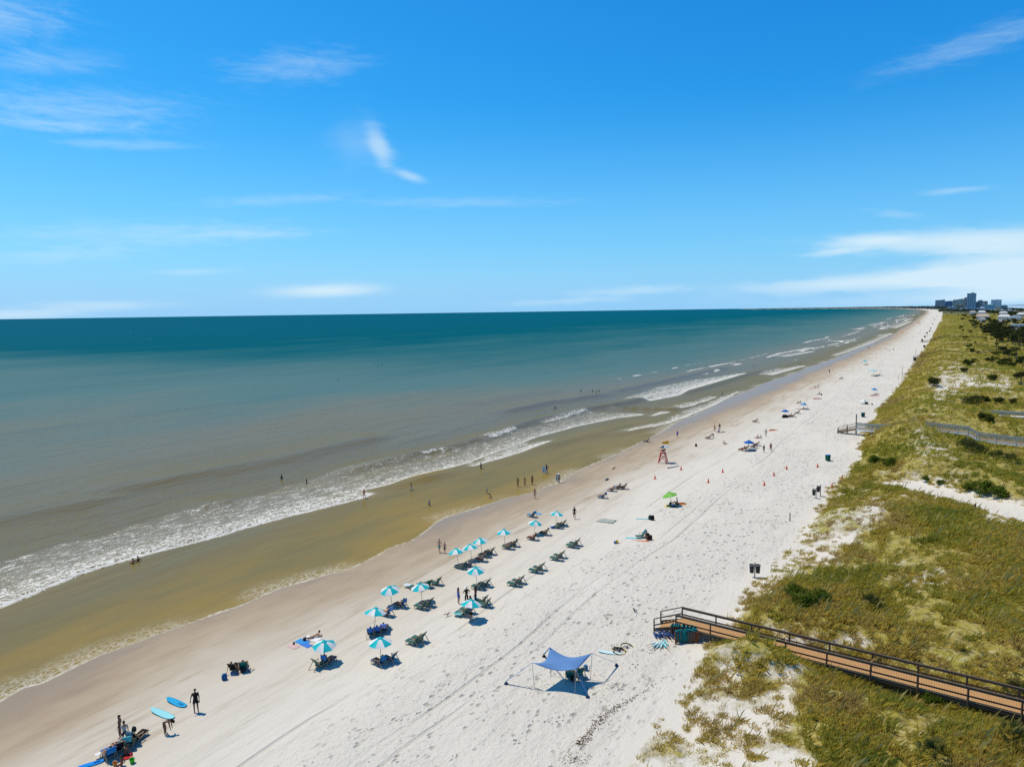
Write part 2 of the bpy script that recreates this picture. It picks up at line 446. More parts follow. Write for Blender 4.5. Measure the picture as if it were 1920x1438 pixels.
# wheel ruts follow the beach
tr = G.math('ADD', toe, G.math('MULTIPLY', G.math('SUBTRACT', G.noise(G.vscale(P, (.012, 0, 0)), 1.0, 2), .5), 7.0))
def rut(k, w_=.13):
    d = G.math('ABSOLUTE', G.math('ADD', tr, k))
    return G.step(d, w_ * 1.8, w_ * .4)
ruts = None
for k in (13.2, 14.9, 21.5):
    q = rut(k, .17); ruts = q if ruts is None else G.math('MAXIMUM', ruts, q)
ruts = G.math('MULTIPLY', ruts, G.math('MULTIPLY', G.step(G.noise(G.vscale(P, (.03, .4, 0)), 1, 3), .38, .62), light))
streak = G.noise(G.vadd(G.vscale(P, (.16, .75, 0)), G.vscale(G.ncol(P, .12), (.9, .9, 0))), 1.0, 5, .62)
streakm = G.math('MULTIPLY', G.step(streak, .46, .72), light)
h = G.math('ADD', G.math('MULTIPLY', hard, -.15), G.math('MULTIPLY', ruts, -.10))
h = G.math('ADD', h, G.math('MULTIPLY', G.math('MULTIPLY', n_fine, light), G.math('ADD', .035, G.math('MULTIPLY', belt, .20))))
h = G.math('ADD', h, G.math('MULTIPLY', streakm, -.05))
h = G.math('ADD', h, G.math('MULTIPLY', G.math('MULTIPLY', n_grain, light), .012))
c1 = G.mix(G.math('MULTIPLY', streakm, .30), c0, (.50, .465, .39))
c1 = G.mix(G.math('MULTIPLY', hard, .68), c1, (.29, .26, .21))      # shade of the footprint pits, put into the colour
c1 = G.mix(G.math('MULTIPLY', ruts, .30), c1, (.42, .385, .32))
c1 = G.mix(G.math('MULTIPLY', G.math('MULTIPLY', G.step(G.noise(pp, 3.4, 2, .4), .70, .78), belt), .75), c1, (.17, .15, .125))   # small dark specks scattered over the belt
# litter and low creepers under the dune grass
vn = G.noise(pp, .33, 6, .68)
cover = G.step(G.math('ADD', vg, G.math('MULTIPLY', G.math('SUBTRACT', vn, .5), 1.25)), .44, .74)
gcol = G.ramp(G.noise(pp, .16, 6, .7), [(.30, (.22, .175, .055)), (.46, (.36, .29, .065)), (.58, (.31, .28, .045)), (.72, (.48, .40, .17))])
gcol = G.mix(G.step(G.noise(pp, 1.3, 4, .7), .45, .7), gcol, (.13, .11, .035))
sepG = G.n('ShaderNodeSeparateXYZ'); G.put(sepG.inputs[0], P)
gcol = G.mix(G.step(sepG.outputs[0], 1500, 3200), gcol, (.05, .065, .035))      # woods far down the coast
c2 = G.mix(G.math('MULTIPLY', cover, G.step(G.noise(pp, 2.6, 4, .7), .25, .55, .62, 1)), c1, gcol)
h = G.math('ADD', h, G.math('MULTIPLY', G.math('MULTIPLY', G.noise(pp, 1.6, 4, .7), cover), .25))
rough = G.mix(G.step(wetw, -9, 1), .30, .9)
spec = G.step(G.math('ADD', wetw, 0), -10, -2, .16, .04)
bp = G.bump(h, 1.0, 1.0)
mat_sand = G.out(G.bsdf(Base_Color=c2, Roughness=rough, Specular_IOR_Level=spec, Normal=bp))
me.materials.append(mat_sand)
ground = link('ground', me); ground['kind'] = 'structure'; ground['label'] = 'pale sandy beach rising to grassy dunes'

# ------------------------------------------------------------------ the sea
wr = np.concatenate([np.geomspace(16, 38, 60)[:-1], np.geomspace(38, 420, 640)[:-1], np.geomspace(420, 3000, 300)[:-1], np.geomspace(3000, 70000, 70)])
wa = np.concatenate([np.radians(np.linspace(-100, -50, 40))[:-1], np.radians(np.linspace(-50, 35, 440))[:-1], np.radians(np.linspace(35, 60, 30))])
sx_, sy_, sF = fan(wr, wa)
su, sv = uv(sx_, sy_)
off = SHORE(su) - sv                        # metres offshore
kf = (off[sF] > -3).any(1)
fo = np.full(su.shape, -30.0)                # signed distance inside the broken water
fw = np.zeros(su.shape)                      # 1 at the front of a bore, 0 where it trails off
fs = np.zeros(su.shape)
wh = np.zeros(su.shape)                      # wave height
def band(front, back, dens=1.0, bore=.22, crisp=1.0, ends=6.0):
    global fo, fw, fs, wh
    A, B = Ln(front), Ln(back)
    u0, u1 = max(A.u[0], B.u[0]), min(A.u[-1], B.u[-1])
    vf, vb = A(su), B(su)
    wid = np.maximum(vf - vb, .3)
    wob_ = (fbm(su / 6, sv / 6, 31, 3) - .5) * 1.2
    e = np.minimum(su - u0, u1 - su) / ends * 2
    sd = np.minimum(np.minimum(vf - sv + wob_ * .5, (sv - vb + wob_ * 2) * .7), e)
    pos = np.clip((sv - vb) / wid, 0, 1)
    better = sd > fo
    fo = np.where(better, sd, fo)
    fw = np.where(better, pos, fw); fs = np.where(better, dens, fs)
    ins = sstep(0, 1.2, vf - sv) * sstep(0, 1, pos) * np.clip(e, 0, 1)
    wh = np.maximum(wh, bore * ins * (.35 + .65 * pos ** 2))
def ridge(pts, hgt, back=5.0, face=1.6, taper=12.0):
    global wh
    A = Ln(pts)
    d = A(su) - sv                           # seaward of the crest is positive
    face = face * 1.45
    p = np.where(d > 0, np.exp(-(d / back) ** 2), np.exp(-(d / face) ** 2)); hgt = hgt * 1.7
    e = np.clip(np.minimum(su - A.u[0], A.u[-1] - su) / taper, 0, 1)
    wh = np.maximum(wh, hgt * p * e * e * (3 - 2 * e))
band([(-420, 1262), (-90, 1168), (0, 1141), (60, 1118), (150, 1080), (240, 1051), (300, 1034), (420, 1004), (470, 989), (560, 965), (630, 947), (685, 934), (707, 925)],
     [(-420, 1180), (-90, 1085), (0, 1056), (100, 1024), (200, 1000), (300, 972), (400, 950), (480, 930), (560, 912), (640, 905), (707, 921)], .78, .3)
band([(560, 950), (640, 928), (740, 908), (800, 889), (880, 868), (960, 838), (1010, 819), (1080, 800), (1160, 784), (1213, 777)],
     [(500, 925), (600, 893), (690, 876), (790, 855), (832, 847), (900, 828), (960, 811), (1000, 800), (1060, 785), (1100, 773), (1213, 772)], .62, .06)
band([(872, 878), (920, 866), (970, 851), (1038, 828)], [(872, 872), (930, 846), (985, 832), (1038, 826)], 1.1, .25)
band([(790, 857), (832, 849), (836, 846)], [(786, 854), (832, 846), (836, 844)], 1.5, .3, ends=2)
band([(905, 827), (935, 823), (970, 807)], [(905, 824), (935, 815), (970, 804)], 1.5, .5, ends=2)
band([(1010, 796), (1060, 785), (1102, 772)], [(1010, 793), (1060, 781), (1102, 769)], 1.1, .3, ends=4)
band([(1166, 756), (1210, 754), (1270, 742), (1330, 724), (1400, 703)], [(1166, 749), (1230, 727), (1290, 714), (1340, 707), (1400, 700)], 1.15, .45)
band([(1213, 783), (1257, 772)], [(1213, 779), (1257, 769)], 1.4, .35, ends=3)
band([(1160, 814), (1230, 801), (1290, 781), (1340, 759), (1388, 734)], [(1160, 809), (1230, 795), (1290, 768), (1340, 750), (1388, 729)], .95, .12)
band([(1250, 774), (1300, 762), (1345, 744)], [(1250, 766), (1300, 752), (1345, 738)], .75, .15)
band([(1368, 688), (1390, 682)], [(1368, 684), (1390, 679)], 1.5, .5, ends=4)
band([(1418, 712), (1450, 703), (1512, 686)], [(1418, 702), (1450, 694), (1512, 683)], 1.0, .25)
band([(1443, 673), (1480, 668), (1530, 659)], [(1443, 668), (1480, 663), (1530, 655)], .9, .3)
band([(1480, 662), (1530, 652)], [(1480, 658), (1530, 648)], 1.2, .4)
band([(1545, 644), (1586, 639)], [(1545, 640), (1586, 635)], 1.3, .6)
band([(1593, 623), (1625, 615)], [(1593, 618), (1625, 613)], 1.3, .8, ends=15)
band([(1628, 612), (1650, 607)], [(1628, 609), (1650, 605)], 1.3, .8, ends=15)
band([(1645, 608), (1660, 604)], [(1645, 606), (1660, 602.5)], 1.3, .8, ends=15)
band([(1640, 638), (1655, 632), (1668, 627)], [(1640, 630), (1655, 626), (1668, 622)], 1.1, .4, ends=20)
band([(1555, 672), (1600, 656), (1640, 641), (1675, 625)], [(1555, 667), (1600, 650), (1640, 634), (1675, 618)], .8, .2)
band([(1655, 624), (1690, 612), (1712, 602)], [(1655, 615), (1690, 604), (1712, 597)], .8, .2, ends=20)
band([(1680, 606), (1700, 601), (1715, 597)], [(1680, 601), (1700, 596), (1715, 593)], .7, .3, ends=20)
for i in range(44):
    a0 = rnd.uniform(230, 2600); b0 = rnd.uniform(14, 62); l0 = rnd.uniform(50, 150) * (1 + a0 / 1400); t0 = rnd.uniform(.35, .9) * (1 + a0 / 900)
    c0_ = SHORE(su) - b0 - (fbm(su / 60, su * 0, 200 + i, 2) - .5) * 7
    k0 = np.abs(su - a0 - l0 / 2) < l0
    sd = np.full(su.shape, -30.0); uu, vv = su[k0], sv[k0]
    sd[k0] = np.minimum(np.minimum(c0_[k0] + t0 - vv, vv - c0_[k0] + t0), np.minimum(uu - a0, a0 + l0 - uu) * .06) + (fbm(uu / 9, vv / 4, 60 + i, 3) - .62) * 3.2
    bt = sd > fo; fo = np.where(bt, sd, fo); fw = np.where(bt, .9, fw); fs = np.where(bt, 1.15, fs)
ridge([(600, 905), (670, 883), (790, 853), (832, 847), (890, 830), (935, 816), (968, 804), (1000, 793), (1060, 781), (1100, 770), (1170, 758), (1300, 730)], .62, 5, 1.3)
ridge([(706, 925), (740, 914), (800, 899), (875, 877)], .45, 3.5, 1.2)
ridge([(300, 983), (345, 963), (450, 936), (505, 924)], .5, 6, 1.6)
ridge([(110, 945), (250, 915), (450, 878), (550, 858), (750, 812)], .52, 9, 2.6)
ridge([(-160, 1020), (-60, 992), (60, 965), (180, 942), (300, 915)], .42, 8, 2.6)
ridge([(923, 779), (975, 768), (1030, 757), (1110, 745), (1160, 738)], .55, 6, 1.8)
ridge([(1140, 738), (1200, 725), (1280, 708), (1370, 688)], .5, 6, 2.0)
ridge([(860, 762), (960, 742), (1050, 728)], .3, 9, 4)
ridge([(1150, 765), (1215, 780), (1260, 770), (1320, 752)], .4, 4, 1.2)
ridge([(1120, 822), (1200, 806), (1260, 790)], .25, 4, 1.2)
ridge([(980, 850), (1060, 828), (1160, 803), (1240, 787)], .25, 4, 1.6)
ridge([(1270, 742), (1340, 723), (1400, 703), (1470, 690)], .5, 5, 1.3)
for i, (c_, hh) in enumerate([(34, .10), (52, .16), (78, .22), (105, .22), (150, .26), (200, .28), (265, .3), (340, .3), (430, .3), (540, .3)]):
    ctr = SHORE(su) - c_ - (fbm(su / 95, su * 0, 40 + i, 3) - .5) * 26
    d = ctr - sv
    g_ = sstep(.42, .66, fbm(su / 70, su * 0 + i * 3.3, 50 + i, 2))
    wd = 5 + c_ * .03
    wh = np.maximum(wh, hh * g_ * np.where(d > 0, np.exp(-(d / wd) ** 2), np.exp(-(d / (wd * .45)) ** 2)))
lim = sstep(0, 9, off)
chop = (fbm(su / 9, sv / 3.2, 5, 3) - .5) * .16 * (1 - sstep(300, 900, np.hypot(sx_, sy_))) + (fbm(su / 2.6, sv / 1.3, 6, 2) - .5) * .05 * (1 - sstep(120, 300, np.hypot(sx_, sy_)))
sz = wh * sstep(.2, 4, off) + chop * lim * .7
me = npmesh('sea', np.stack([sx_, sy_, sz], -1), sF[kf], smooth=True)
fattr(me, 'foam', np.clip(fo, -30, 30)); fattr(me, 'front', fw); fattr(me, 'dens', fs); fattr(me, 'off', off)
vattr(me, 'shore', np.stack([su, sv, sz], -1))
S = NT('sea_water')
P = S.avec('shore'); pp = S.pos()
foam, front, dens, offn = S.attr('foam'), S.attr('front'), S.attr('dens'), S.attr('off')
patch = S.noise(S.vscale(P, (.004, .012, 0)), 1.0, 4, .55)
patch2 = S.noise(S.vscale(P, (.02, .06, 0)), 1.0, 4, .6)
lg = S.math('DIVIDE', S.math('LOGARITHM', S.math('MAXIMUM', offn, 1.0), 10.0), 4.5)     # 0 at 1 m .. 1 at 30 km
lg = S.math('ADD', lg, S.math('MULTIPLY', S.math('SUBTRACT', patch, .5), .17))
lg = S.math('ADD', lg, S.math('MULTIPLY', S.math('SUBTRACT', patch2, .5), .085))
# colour shifts towards the offshore tones farther down the coast
sepP = S.n('ShaderNodeSeparateXYZ'); S.put(sepP.inputs[0], P)
lg = S.math('ADD', lg, S.math('MULTIPLY', S.step(sepP.outputs[0], 70, 400), S.step(offn, 8, 70, .02, .17)))
# the water carries sand near the beach and clears to green-blue offshore
def L10(m_): return math.log10(m_) / 4.5
wc = S.ramp(lg, [(L10(o_), c_) for o_, c_ in zip(WOFF, WCOL)])
wc = S.mix(S.math('MULTIPLY', S.step(sepP.outputs[0], 70, 230), S.step(offn, 90, 25, 0, .75)), wc, (.150, .150, .112))
shal = S.math('MULTIPLY', S.step(S.noise(S.vscale(P, (.045, .16, 0)), 1.0, 5, .62), .38, .66), S.step(offn, 42, 8))
wc = S.mix(S.math('MULTIPLY', shal, .55), wc, (.160, .142, .052))        # greener where it is deeper between the bars
# foam: solid at the fronts of the bores, torn to lace behind them
dv = S.vadd(S.vscale(P, (.55, .95, 0)), S.vscale(S.ncol(S.vscale(P, (.5, .8, 0)), .8, 3), (1.4, 1.4, 0)))
cell = S.voro(dv, 1.5, 'DISTANCE_TO_EDGE')
cell2 = S.voro(S.vscale(dv, (1.7, 1.7, 1)), 1.9, 'DISTANCE_TO_EDGE')
fn = S.noise(S.vscale(P, (.35, .7, 0)), 1.0, 5, .65)
fn2 = S.noise(S.vscale(P, (1.2, 2.2, 0)), 1.3, 4, .7)
lace = S.math('MAXIMUM', S.step(cell, .12, .01), S.math('MULTIPLY', S.step(cell2, .16, .03), .9))
thick = S.math('MULTIPLY', S.math('ADD', S.math('MULTIPLY', S.math('POWER', front, 2.5), .42), S.math('ADD', S.math('MULTIPLY', fn, 1.35), -.46)), dens)
lacef = S.step(S.math('ADD', S.math('MULTIPLY', lace, .55), S.math('ADD', thick, S.math('MULTIPLY', fn2, .5))), .80, 1.15)
solid = S.step(S.math('ADD', S.math('MULTIPLY', S.math('SUBTRACT', fn2, .5), .9), foam), .05, .35)
ins = S.step(foam, -.25, .35)
frontline = S.math('MULTIPLY', S.step(foam, .10, .35), S.math('MULTIPLY', S.step(foam, .75, .3), S.step(front, .6, .9)))
f1 = S.math('MULTIPLY', ins, S.math('MAXIMUM', lacef, S.math('MULTIPLY', frontline, S.step(fn2, .25, .55, .6, 1))))
# swash: the thin edge of foam on the sand and the lace it leaves
edgew = S.math('ADD', offn, S.math('MULTIPLY', S.math('SUBTRACT', fn, .5), 1.6))
alng = S.noise(S.vscale(P, (.07, .0, 0)), 1.0, 3)
ed = S.math('MULTIPLY', S.step(edgew, .42, .05), S.math('MULTIPLY', S.step(fn2, .30, .62), S.step(alng, .35, .6, .35, 1)))
sl = S.math('MULTIPLY', S.math('MULTIPLY', S.step(edgew, 4.2, .1), S.step(S.noise(S.vscale(P, (.05, .02, 0)), 1.0, 2), .44, .60)), S.step(S.math('ADD', lace, S.math('MULTIPLY', fn2, .5)), .78, 1.15))
spk = S.math('MULTIPLY', S.step(S.noise(S.vscale(P, (.9, 2.6, 0)), 1.6, 3, .6), .70, .76), S.step(edgew, 16, 2, 0, .55))
ftot = S.math('MAXIMUM', f1, S.math('MAXIMUM', S.math('MULTIPLY', ed, .8), S.math('MAXIMUM', S.math('MULTIPLY', sl, .48), spk)))
col = S.mix(ftot, wc, (.76, .74, .66))
# whitish aerated water round the foam
col = S.mix(S.math('MULTIPLY', S.math('MULTIPLY', S.step(foam, -1.5, 2.5), .22), dens), col, (.42, .44, .40))
cam_d2 = S.step(offn, 60, 1500, 1, .0)
ripl = S.noise(S.vscale(P, (.55, 1.6, 0)), 1.0, 4, .6)
rip2 = S.noise(S.vscale(P, (.05, .19, 0)), 1.0, 5, .62)
hgt = S.math('ADD', S.math('MULTIPLY', ripl, .10), S.math('MULTIPLY', rip2, .9))
hgt = S.math('ADD', hgt, S.math('MULTIPLY', ftot, .12))
bp = S.bump(hgt, S.step(offn, 2, 40, .10, .75), 1.0)
rg = S.step(offn, 30, 900, .16, .30)
fr = S.n('ShaderNodeFresnel'); fr.inputs['IOR'].default_value = 1.33; S.put(fr.inputs['Normal'], bp)
cap = S.ramp(lg, [(L10(1), .06), (L10(14), .09), (L10(45), .20), (L10(120), .20), (L10(260), .17), (L10(700), .10), (L10(3000), .018)])   # rough water far off shows its wave faces
fac = S.math('MULTIPLY', S.math('MINIMUM', fr.outputs[0], cap), S.math('SUBTRACT', 1, ftot))
df = S.n('ShaderNodeBsdfDiffuse'); S.put(df.inputs[0], col); S.put(df.inputs['Normal'], bp)
gl = S.n('ShaderNodeBsdfGlossy'); S.put(gl.inputs['Roughness'], rg); S.put(gl.inputs['Normal'], bp)
mx = S.n('ShaderNodeMixShader'); S.put(mx.inputs[0], fac); S.put(mx.inputs[1], df); S.put(mx.inputs[2], gl)
mat_sea = S.out(mx)
me.materials.append(mat_sea)
sea = link('sea', me); sea['kind'] = 'structure'; sea['label'] = 'calm sea with low breaking waves along the shore'
# ------------------------------------------------------------------ shape collector
class MB:
    """collects simple solids and sheets; build() links them as ONE mesh object"""
    def __init__(s):
        s.v, s.f, s.mi, s.sm = [], [], [], []
    def add(s, vs, fs, mi=0, sm=False):
        k = len(s.v); s.v += [tuple(v) for v in vs]
        s.f += [tuple(i + k for i in f) for f in fs]; s.mi += [mi] * len(fs); s.sm += [sm] * len(fs)
        return s
    def hexa(s, b, t, mi=0):
        return s.add(list(b) + list(t), [(3, 2, 1, 0), (4, 5, 6, 7), (0, 1, 5, 4), (1, 2, 6, 5), (2, 3, 7, 6), (3, 0, 4, 7)], mi)
    def box(s, c, d, rz=0, mi=0, taper=1.0):
        x, y, z = d[0] / 2, d[1] / 2, d[2] / 2
        M = Matrix.Rotation(rz, 3, 'Z'); c = Vector(c)
        q = [(-x, -y), (x, -y), (x, y), (-x, y)]
        return s.hexa([c + M @ Vector((a, b, -z)) for a, b in q], [c + M @ Vector((a * taper, b * taper, z)) for a, b in q], mi)
    def bar(s, p, q, w, h=None, up=(0, 0, 1), mi=0):
        h = w if h is None else h
        p, q = Vector(p), Vector(q); d = (q - p).normalized(); up = Vector(up)
        if abs(d.dot(up)) > .98: up = Vector((1, 0, 0))
        a = d.cross(up).normalized() * (w / 2); b = a.cross(d).normalized() * (h / 2)
        return s.hexa([p - a - b, p + a - b, p + a + b, p - a + b], [q - a - b, q + a - b, q + a + b, q - a + b], mi)
    def tube(s, p, q, r0, r1=None, n=8, mi=0, caps=True):
        r1 = r0 if r1 is None else r1
        p, q = Vector(p), Vector(q); d = (q - p).normalized()
        a = d.orthogonal().normalized(); b = d.cross(a)
        vs = []
        for c, r in ((p, r0), (q, r1)):
            vs += [c + (a * math.cos(2 * math.pi * i / n) + b * math.sin(2 * math.pi * i / n)) * r for i in range(n)]
        fs = [(i, (i + 1) % n, n + (i + 1) % n, n + i) for i in range(n)]
        s.add(vs, fs, mi, True)
        if caps: s.add(vs, [tuple(range(n))[::-1], tuple(range(n, 2 * n))], mi)
        return s
    def path(s, pts, r, n=6, mi=0):
        for p, q in zip(pts[:-1], pts[1:]): s.tube(p, q, r, r, n, mi)
        return s
    def lathe(s, prof, c=(0, 0, 0), n=14, mi=0, sm=True):
        c = Vector(c); vs = []
        for r, z in prof: vs += [c + Vector((r * math.cos(2 * math.pi * i / n), r * math.sin(2 * math.pi * i / n), z)) for i in range(n)]
        fs = [(k * n + i, k * n + (i + 1) % n, (k + 1) * n + (i + 1) % n, (k + 1) * n + i) for k in range(len(prof) - 1) for i in range(n)]
        return s.add(vs, fs, mi, sm)
    def slab(s, pts, th, mi=0):
        """a sheet through a grid of points pts[i][j], given a real thickness"""
        n, k = len(pts), len(pts[0]); A = [Vector(p) for r in pts for p in r]
        N = []
        for i in range(n):
            for j in range(k):
                a = A[min(i + 1, n - 1) * k + j] - A[max(i - 1, 0) * k + j]; b = A[i * k + min(j + 1, k - 1)] - A[i * k + max(j - 1, 0)]
                N.append(a.cross(b).normalized())
        vs = [p + q * (th / 2) for p, q in zip(A, N)] + [p - q * (th / 2) for p, q in zip(A, N)]
        o = n * k; fs = []
        for i in range(n - 1):
            for j in range(k - 1):
                q = (i * k + j, (i + 1) * k + j, (i + 1) * k + j + 1, i * k + j + 1)
                fs += [q, tuple(o + t for t in q[::-1])]
        rim = [(i, 0) for i in range(n)] + [(n - 1, j) for j in range(1, k)] + [(i, k - 1) for i in range(n - 2, -1, -1)] + [(0, j) for j in range(k - 2, 0, -1)]
        rim = [a * k + b for a, b in rim]
        for a, b in zip(rim, rim[1:] + rim[:1]): fs.append((b, a, o + a, o + b))
        return s.add(vs, fs, mi, True)
    def data(s, name, mats):
        me = bpy.data.meshes.new(name); me.from_pydata(s.v, [], s.f)
        for m_ in (mats if isinstance(mats, (list, tuple)) else [mats]): me.materials.append(m_)
        me.polygons.foreach_set('material_index', s.mi); me.polygons.foreach_set('use_smooth', s.sm)
        me.update(); return me
    def build(s, name, mats, parent=None):
        return link(name, s.data(name, mats), parent)
def tag(o, label=None, cat=None, group=None, kind=None):
    if label: o['label'] = label
    if cat: o['category'] = cat
    if group: o['group'] = group
    if kind: o['kind'] = kind
    return o
def empty(name, loc, rz=0.0, label=None, cat=None, group=None, sc_=1.0):
    o = bpy.data.objects.new(name, None); COL.objects.link(o)
    o.location = loc; o.rotation_euler = (0, 0, rz); o.scale = (sc_,) * 3; o.empty_display_size = .3
    return tag(o, label, cat, group)
KIDS = {}
def dup(o, parent=None, mats=None):
    c = o.copy(); COL.objects.link(c); c.parent = parent
    for ch in list(o.children): dup(ch, c)
    return c
_M = {}
def pmat(name, col, rough=.75, spec=.25, var=.12, scale=6.0, metal=0.0, bump=0.0, trans=0.0):
    """a plain material with a little uneven colour"""
    if name in _M: return _M[name]
    t = NT(name); co = t.n('ShaderNodeTexCoord').outputs['Object']
    nz = t.noise(co, scale, 4, .6)
    c = t.mix(nz, tuple(x * (1 - var) for x in col), tuple(min(1, x * (1 + var)) for x in col))
    kw = dict(Base_Color=c, Roughness=rough, Specular_IOR_Level=spec, Metallic=metal)
    if bump: kw['Normal'] = t.bump(nz, bump, .05)
    sh = t.bsdf(**kw)
    if trans:
        tr_ = t.n('ShaderNodeBsdfTranslucent'); t.put(tr_.inputs[0], c)
        mx = t.n('ShaderNodeMixShader'); mx.inputs[0].default_value = trans
        t.put(mx.inputs[1], sh); t.put(mx.inputs[2], tr_); sh = mx.outputs[0]
    _M[name] = t.out(sh); return _M[name]
def wood(name, c0, c1, sc_=3.0, rough=.75, axis=(1, 8, 8)):
    if name in _M: return _M[name]
    t = NT(name); co = t.n('ShaderNodeTexCoord').outputs['Object']
    nz = t.noise(t.vscale(co, axis), sc_, 5, .65); n2 = t.noise(co, 1.3, 3)
    c = t.mix(nz, c0, c1); c = t.mix(t.math('MULTIPLY', n2, .35), c, tuple(x * .6 for x in c0))
    _M[name] = t.out(t.bsdf(Base_Color=c, Roughness=rough, Specular_IOR_Level=.2, Normal=t.bump(nz, .3, .02))); return _M[name]

# ------------------------------------------------------------------ dune grass: nobody could count it
def leafmat(name, stops, trans=.45, attrname='tint'):
    t = NT(name); c = t.ramp(t.attr(attrname), stops)
    d = t.n('ShaderNodeBsdfDiffuse'); t.put(d.inputs[0], c)
    tr_ = t.n('ShaderNodeBsdfTranslucent'); t.put(tr_.inputs[0], c)
    mx = t.n('ShaderNodeMixShader'); mx.inputs[0].default_value = trans
    t.put(mx.inputs[1], d); t.put(mx.inputs[2], tr_); return t.out(mx.outputs[0])
M_GRASS = leafmat('dune_grass', GRASS_STOPS, .52)
def scatter(r0, r1, dens, a0, a1, scale):
    n = int(dens * .5 * (r1 * r1 - r0 * r0) * (a1 - a0))
    r = np.sqrt(nrng.uniform(r0 * r0, r1 * r1, n)); a = nrng.uniform(a0, a1, n)
    x, y = r * np.sin(a), r * np.cos(a)
    u, v = uv(x, y); wv = v - TOE(u)
    k = (wv > -1.5) & (wv < 130) & ~((np.abs(u - deck_u(v)) < 1.0) & (v > -20)); x, y = x[k], y[k]
    z = terrain(x, y); vg = veg(x, y, z)
    clump = fbm(x / 1.1, y / 1.1, 91, 3) * .62 + fbm(x / 5, y / 5, 92, 3) * .38
    k = nrng.uniform(0, 1, len(x)) < sstep(.44, .66, vg * .78 + (clump - .5) * 2.0) * (.35 + .65 * vg) * sstep(.40, .62, vg)
    thin = sstep(.15, .3, vg) * (1 - sstep(.62, .8, vg)) * (vnoise(x / .48, y / .48, 88) > .56) * (vnoise(x / 2.6, y / 2.6, 89) > .26) * (nrng.uniform(0, 1, len(x)) < .9)
    k = k | (thin > .3)
    return x[k], y[k], z[k], vg[k], scale
parts_ = [scatter(30, 75, 11.0, .15, .85, 1.0), scatter(75, 130, 6.5, .15, .85, 1.05), scatter(130, 240, 2.6, .25, .85, 1.3), scatter(240, 480, .75, .38, .8, 1.9), scatter(480, 1000, .17, .45, .75, 3.0), scatter(1000, 2200, .022, .48, .72, 5.5)]
Vs, Fs, Ts, cnt = [], [], [], 0
for gx_, gy_, gz_, gvg, gs in parts_:
    n = len(gx_)
    if n == 0: continue
    NB = 20 if gs < 1.2 else (10 if gs < 2.5 else 9)
    hh = (.62 + .38 * sstep(.4, .7, gvg)) * (.26 + .50 * nrng.random(n) * (.5 + .5 * gvg)) * (gs if gs < 2 else gs ** .8) * (1 - .35 * (fbm(gx_ / 4, gy_ / 4, 94, 2) < .42))
    tint = np.clip(fbm(gx_ / 9, gy_ / 9, 96, 3) * 1.0 + fbm(gx_ / 1.5, gy_ / 1.5, 95, 2) * .45 - .13 + nrng.normal(0, .07, n), 0, 1)
    # the front of the dune and the thin clumps on open sand are drier, the swales greener
    u_, v_ = uv(gx_, gy_); wv = v_ - TOE(u_)
    tint = np.clip(tint + .22 * sstep(5, 30, wv) * (fbm(gx_ / 14, gy_ / 14, 97, 2) - .35) - .20 * (1 - sstep(2, 9, wv)) * sstep(120, 200, u_) - .22 * (1 - sstep(.45, .75, gvg)), 0, 1)
    A = nrng.uniform(0, 2 * np.pi, (n, NB)); rr = np.sqrt(nrng.random((n, NB))) * .24 * gs
    bx = gx_[:, None] + rr * np.cos(A); by = gy_[:, None] + rr * np.sin(A); bz = gz_[:, None] - .03
    H = hh[:, None] * nrng.uniform(.55, 1.15, (n, NB))
    tt_ = np.clip(tint[:, None] + nrng.normal(0, .06, (n, NB)), 0, 1)
    if gs < 1.2:                                            # sea-oat stalks stand up out of some tufts, dry and pale
        st = (nrng.random((n, 1)) < .06) & (np.arange(NB)[None] < 2)
        H = np.where(st, H * 1.9 + .25, H); tt_ = np.where(st, .2 + .12 * tt_, tt_)
    lean = nrng.uniform(.15, .75, (n, NB)) * np.minimum(H, .7)
    B = A + nrng.normal(0, .7, (n, NB))
    wx, wy = .30, -.16                                       # sea breeze leans it inland
    tx = bx + lean * np.cos(B) + wx * H; ty = by + lean * np.sin(B) + wy * H
    wd = (.011 + .007 * nrng.random((n, NB))) * gs * (1.15 if gs < 1.2 else 2.2)
    C = nrng.uniform(0, np.pi, (n, NB)); dx, dy = wd * np.cos(C), wd * np.sin(C)
    mx_, my_ = bx * .5 + tx * .5 - .12 * lean * np.cos(B), by * .5 + ty * .5 - .12 * lean * np.sin(B)
    V = np.stack([np.stack([bx - dx, by - dy, bz + 0 * bx], -1), np.stack([bx + dx, by + dy, bz + 0 * bx], -1),
                  np.stack([mx_ + dx * .8, my_ + dy * .8, bz + H * .66], -1), np.stack([tx, ty, bz + H], -1)], 2).reshape(-1, 3)
    m = n * NB; i = np.arange(m)[:, None] * 4 + cnt
    Fs.append(np.concatenate([i + np.array([0, 1, 2, 3])], 1)); Vs.append(V); cnt += m * 4
    Ts.append(np.repeat(tt_.ravel(), 4))
me = npmesh('dune_grass', np.concatenate(Vs), np.concatenate(Fs), [M_GRASS])
fattr(me, 'tint', np.concatenate(Ts)); NGR = cnt
dg = link('dune_grass', me); tag(dg, 'olive and straw coloured dune grass in tufts over the dunes', None, None, 'stuff')

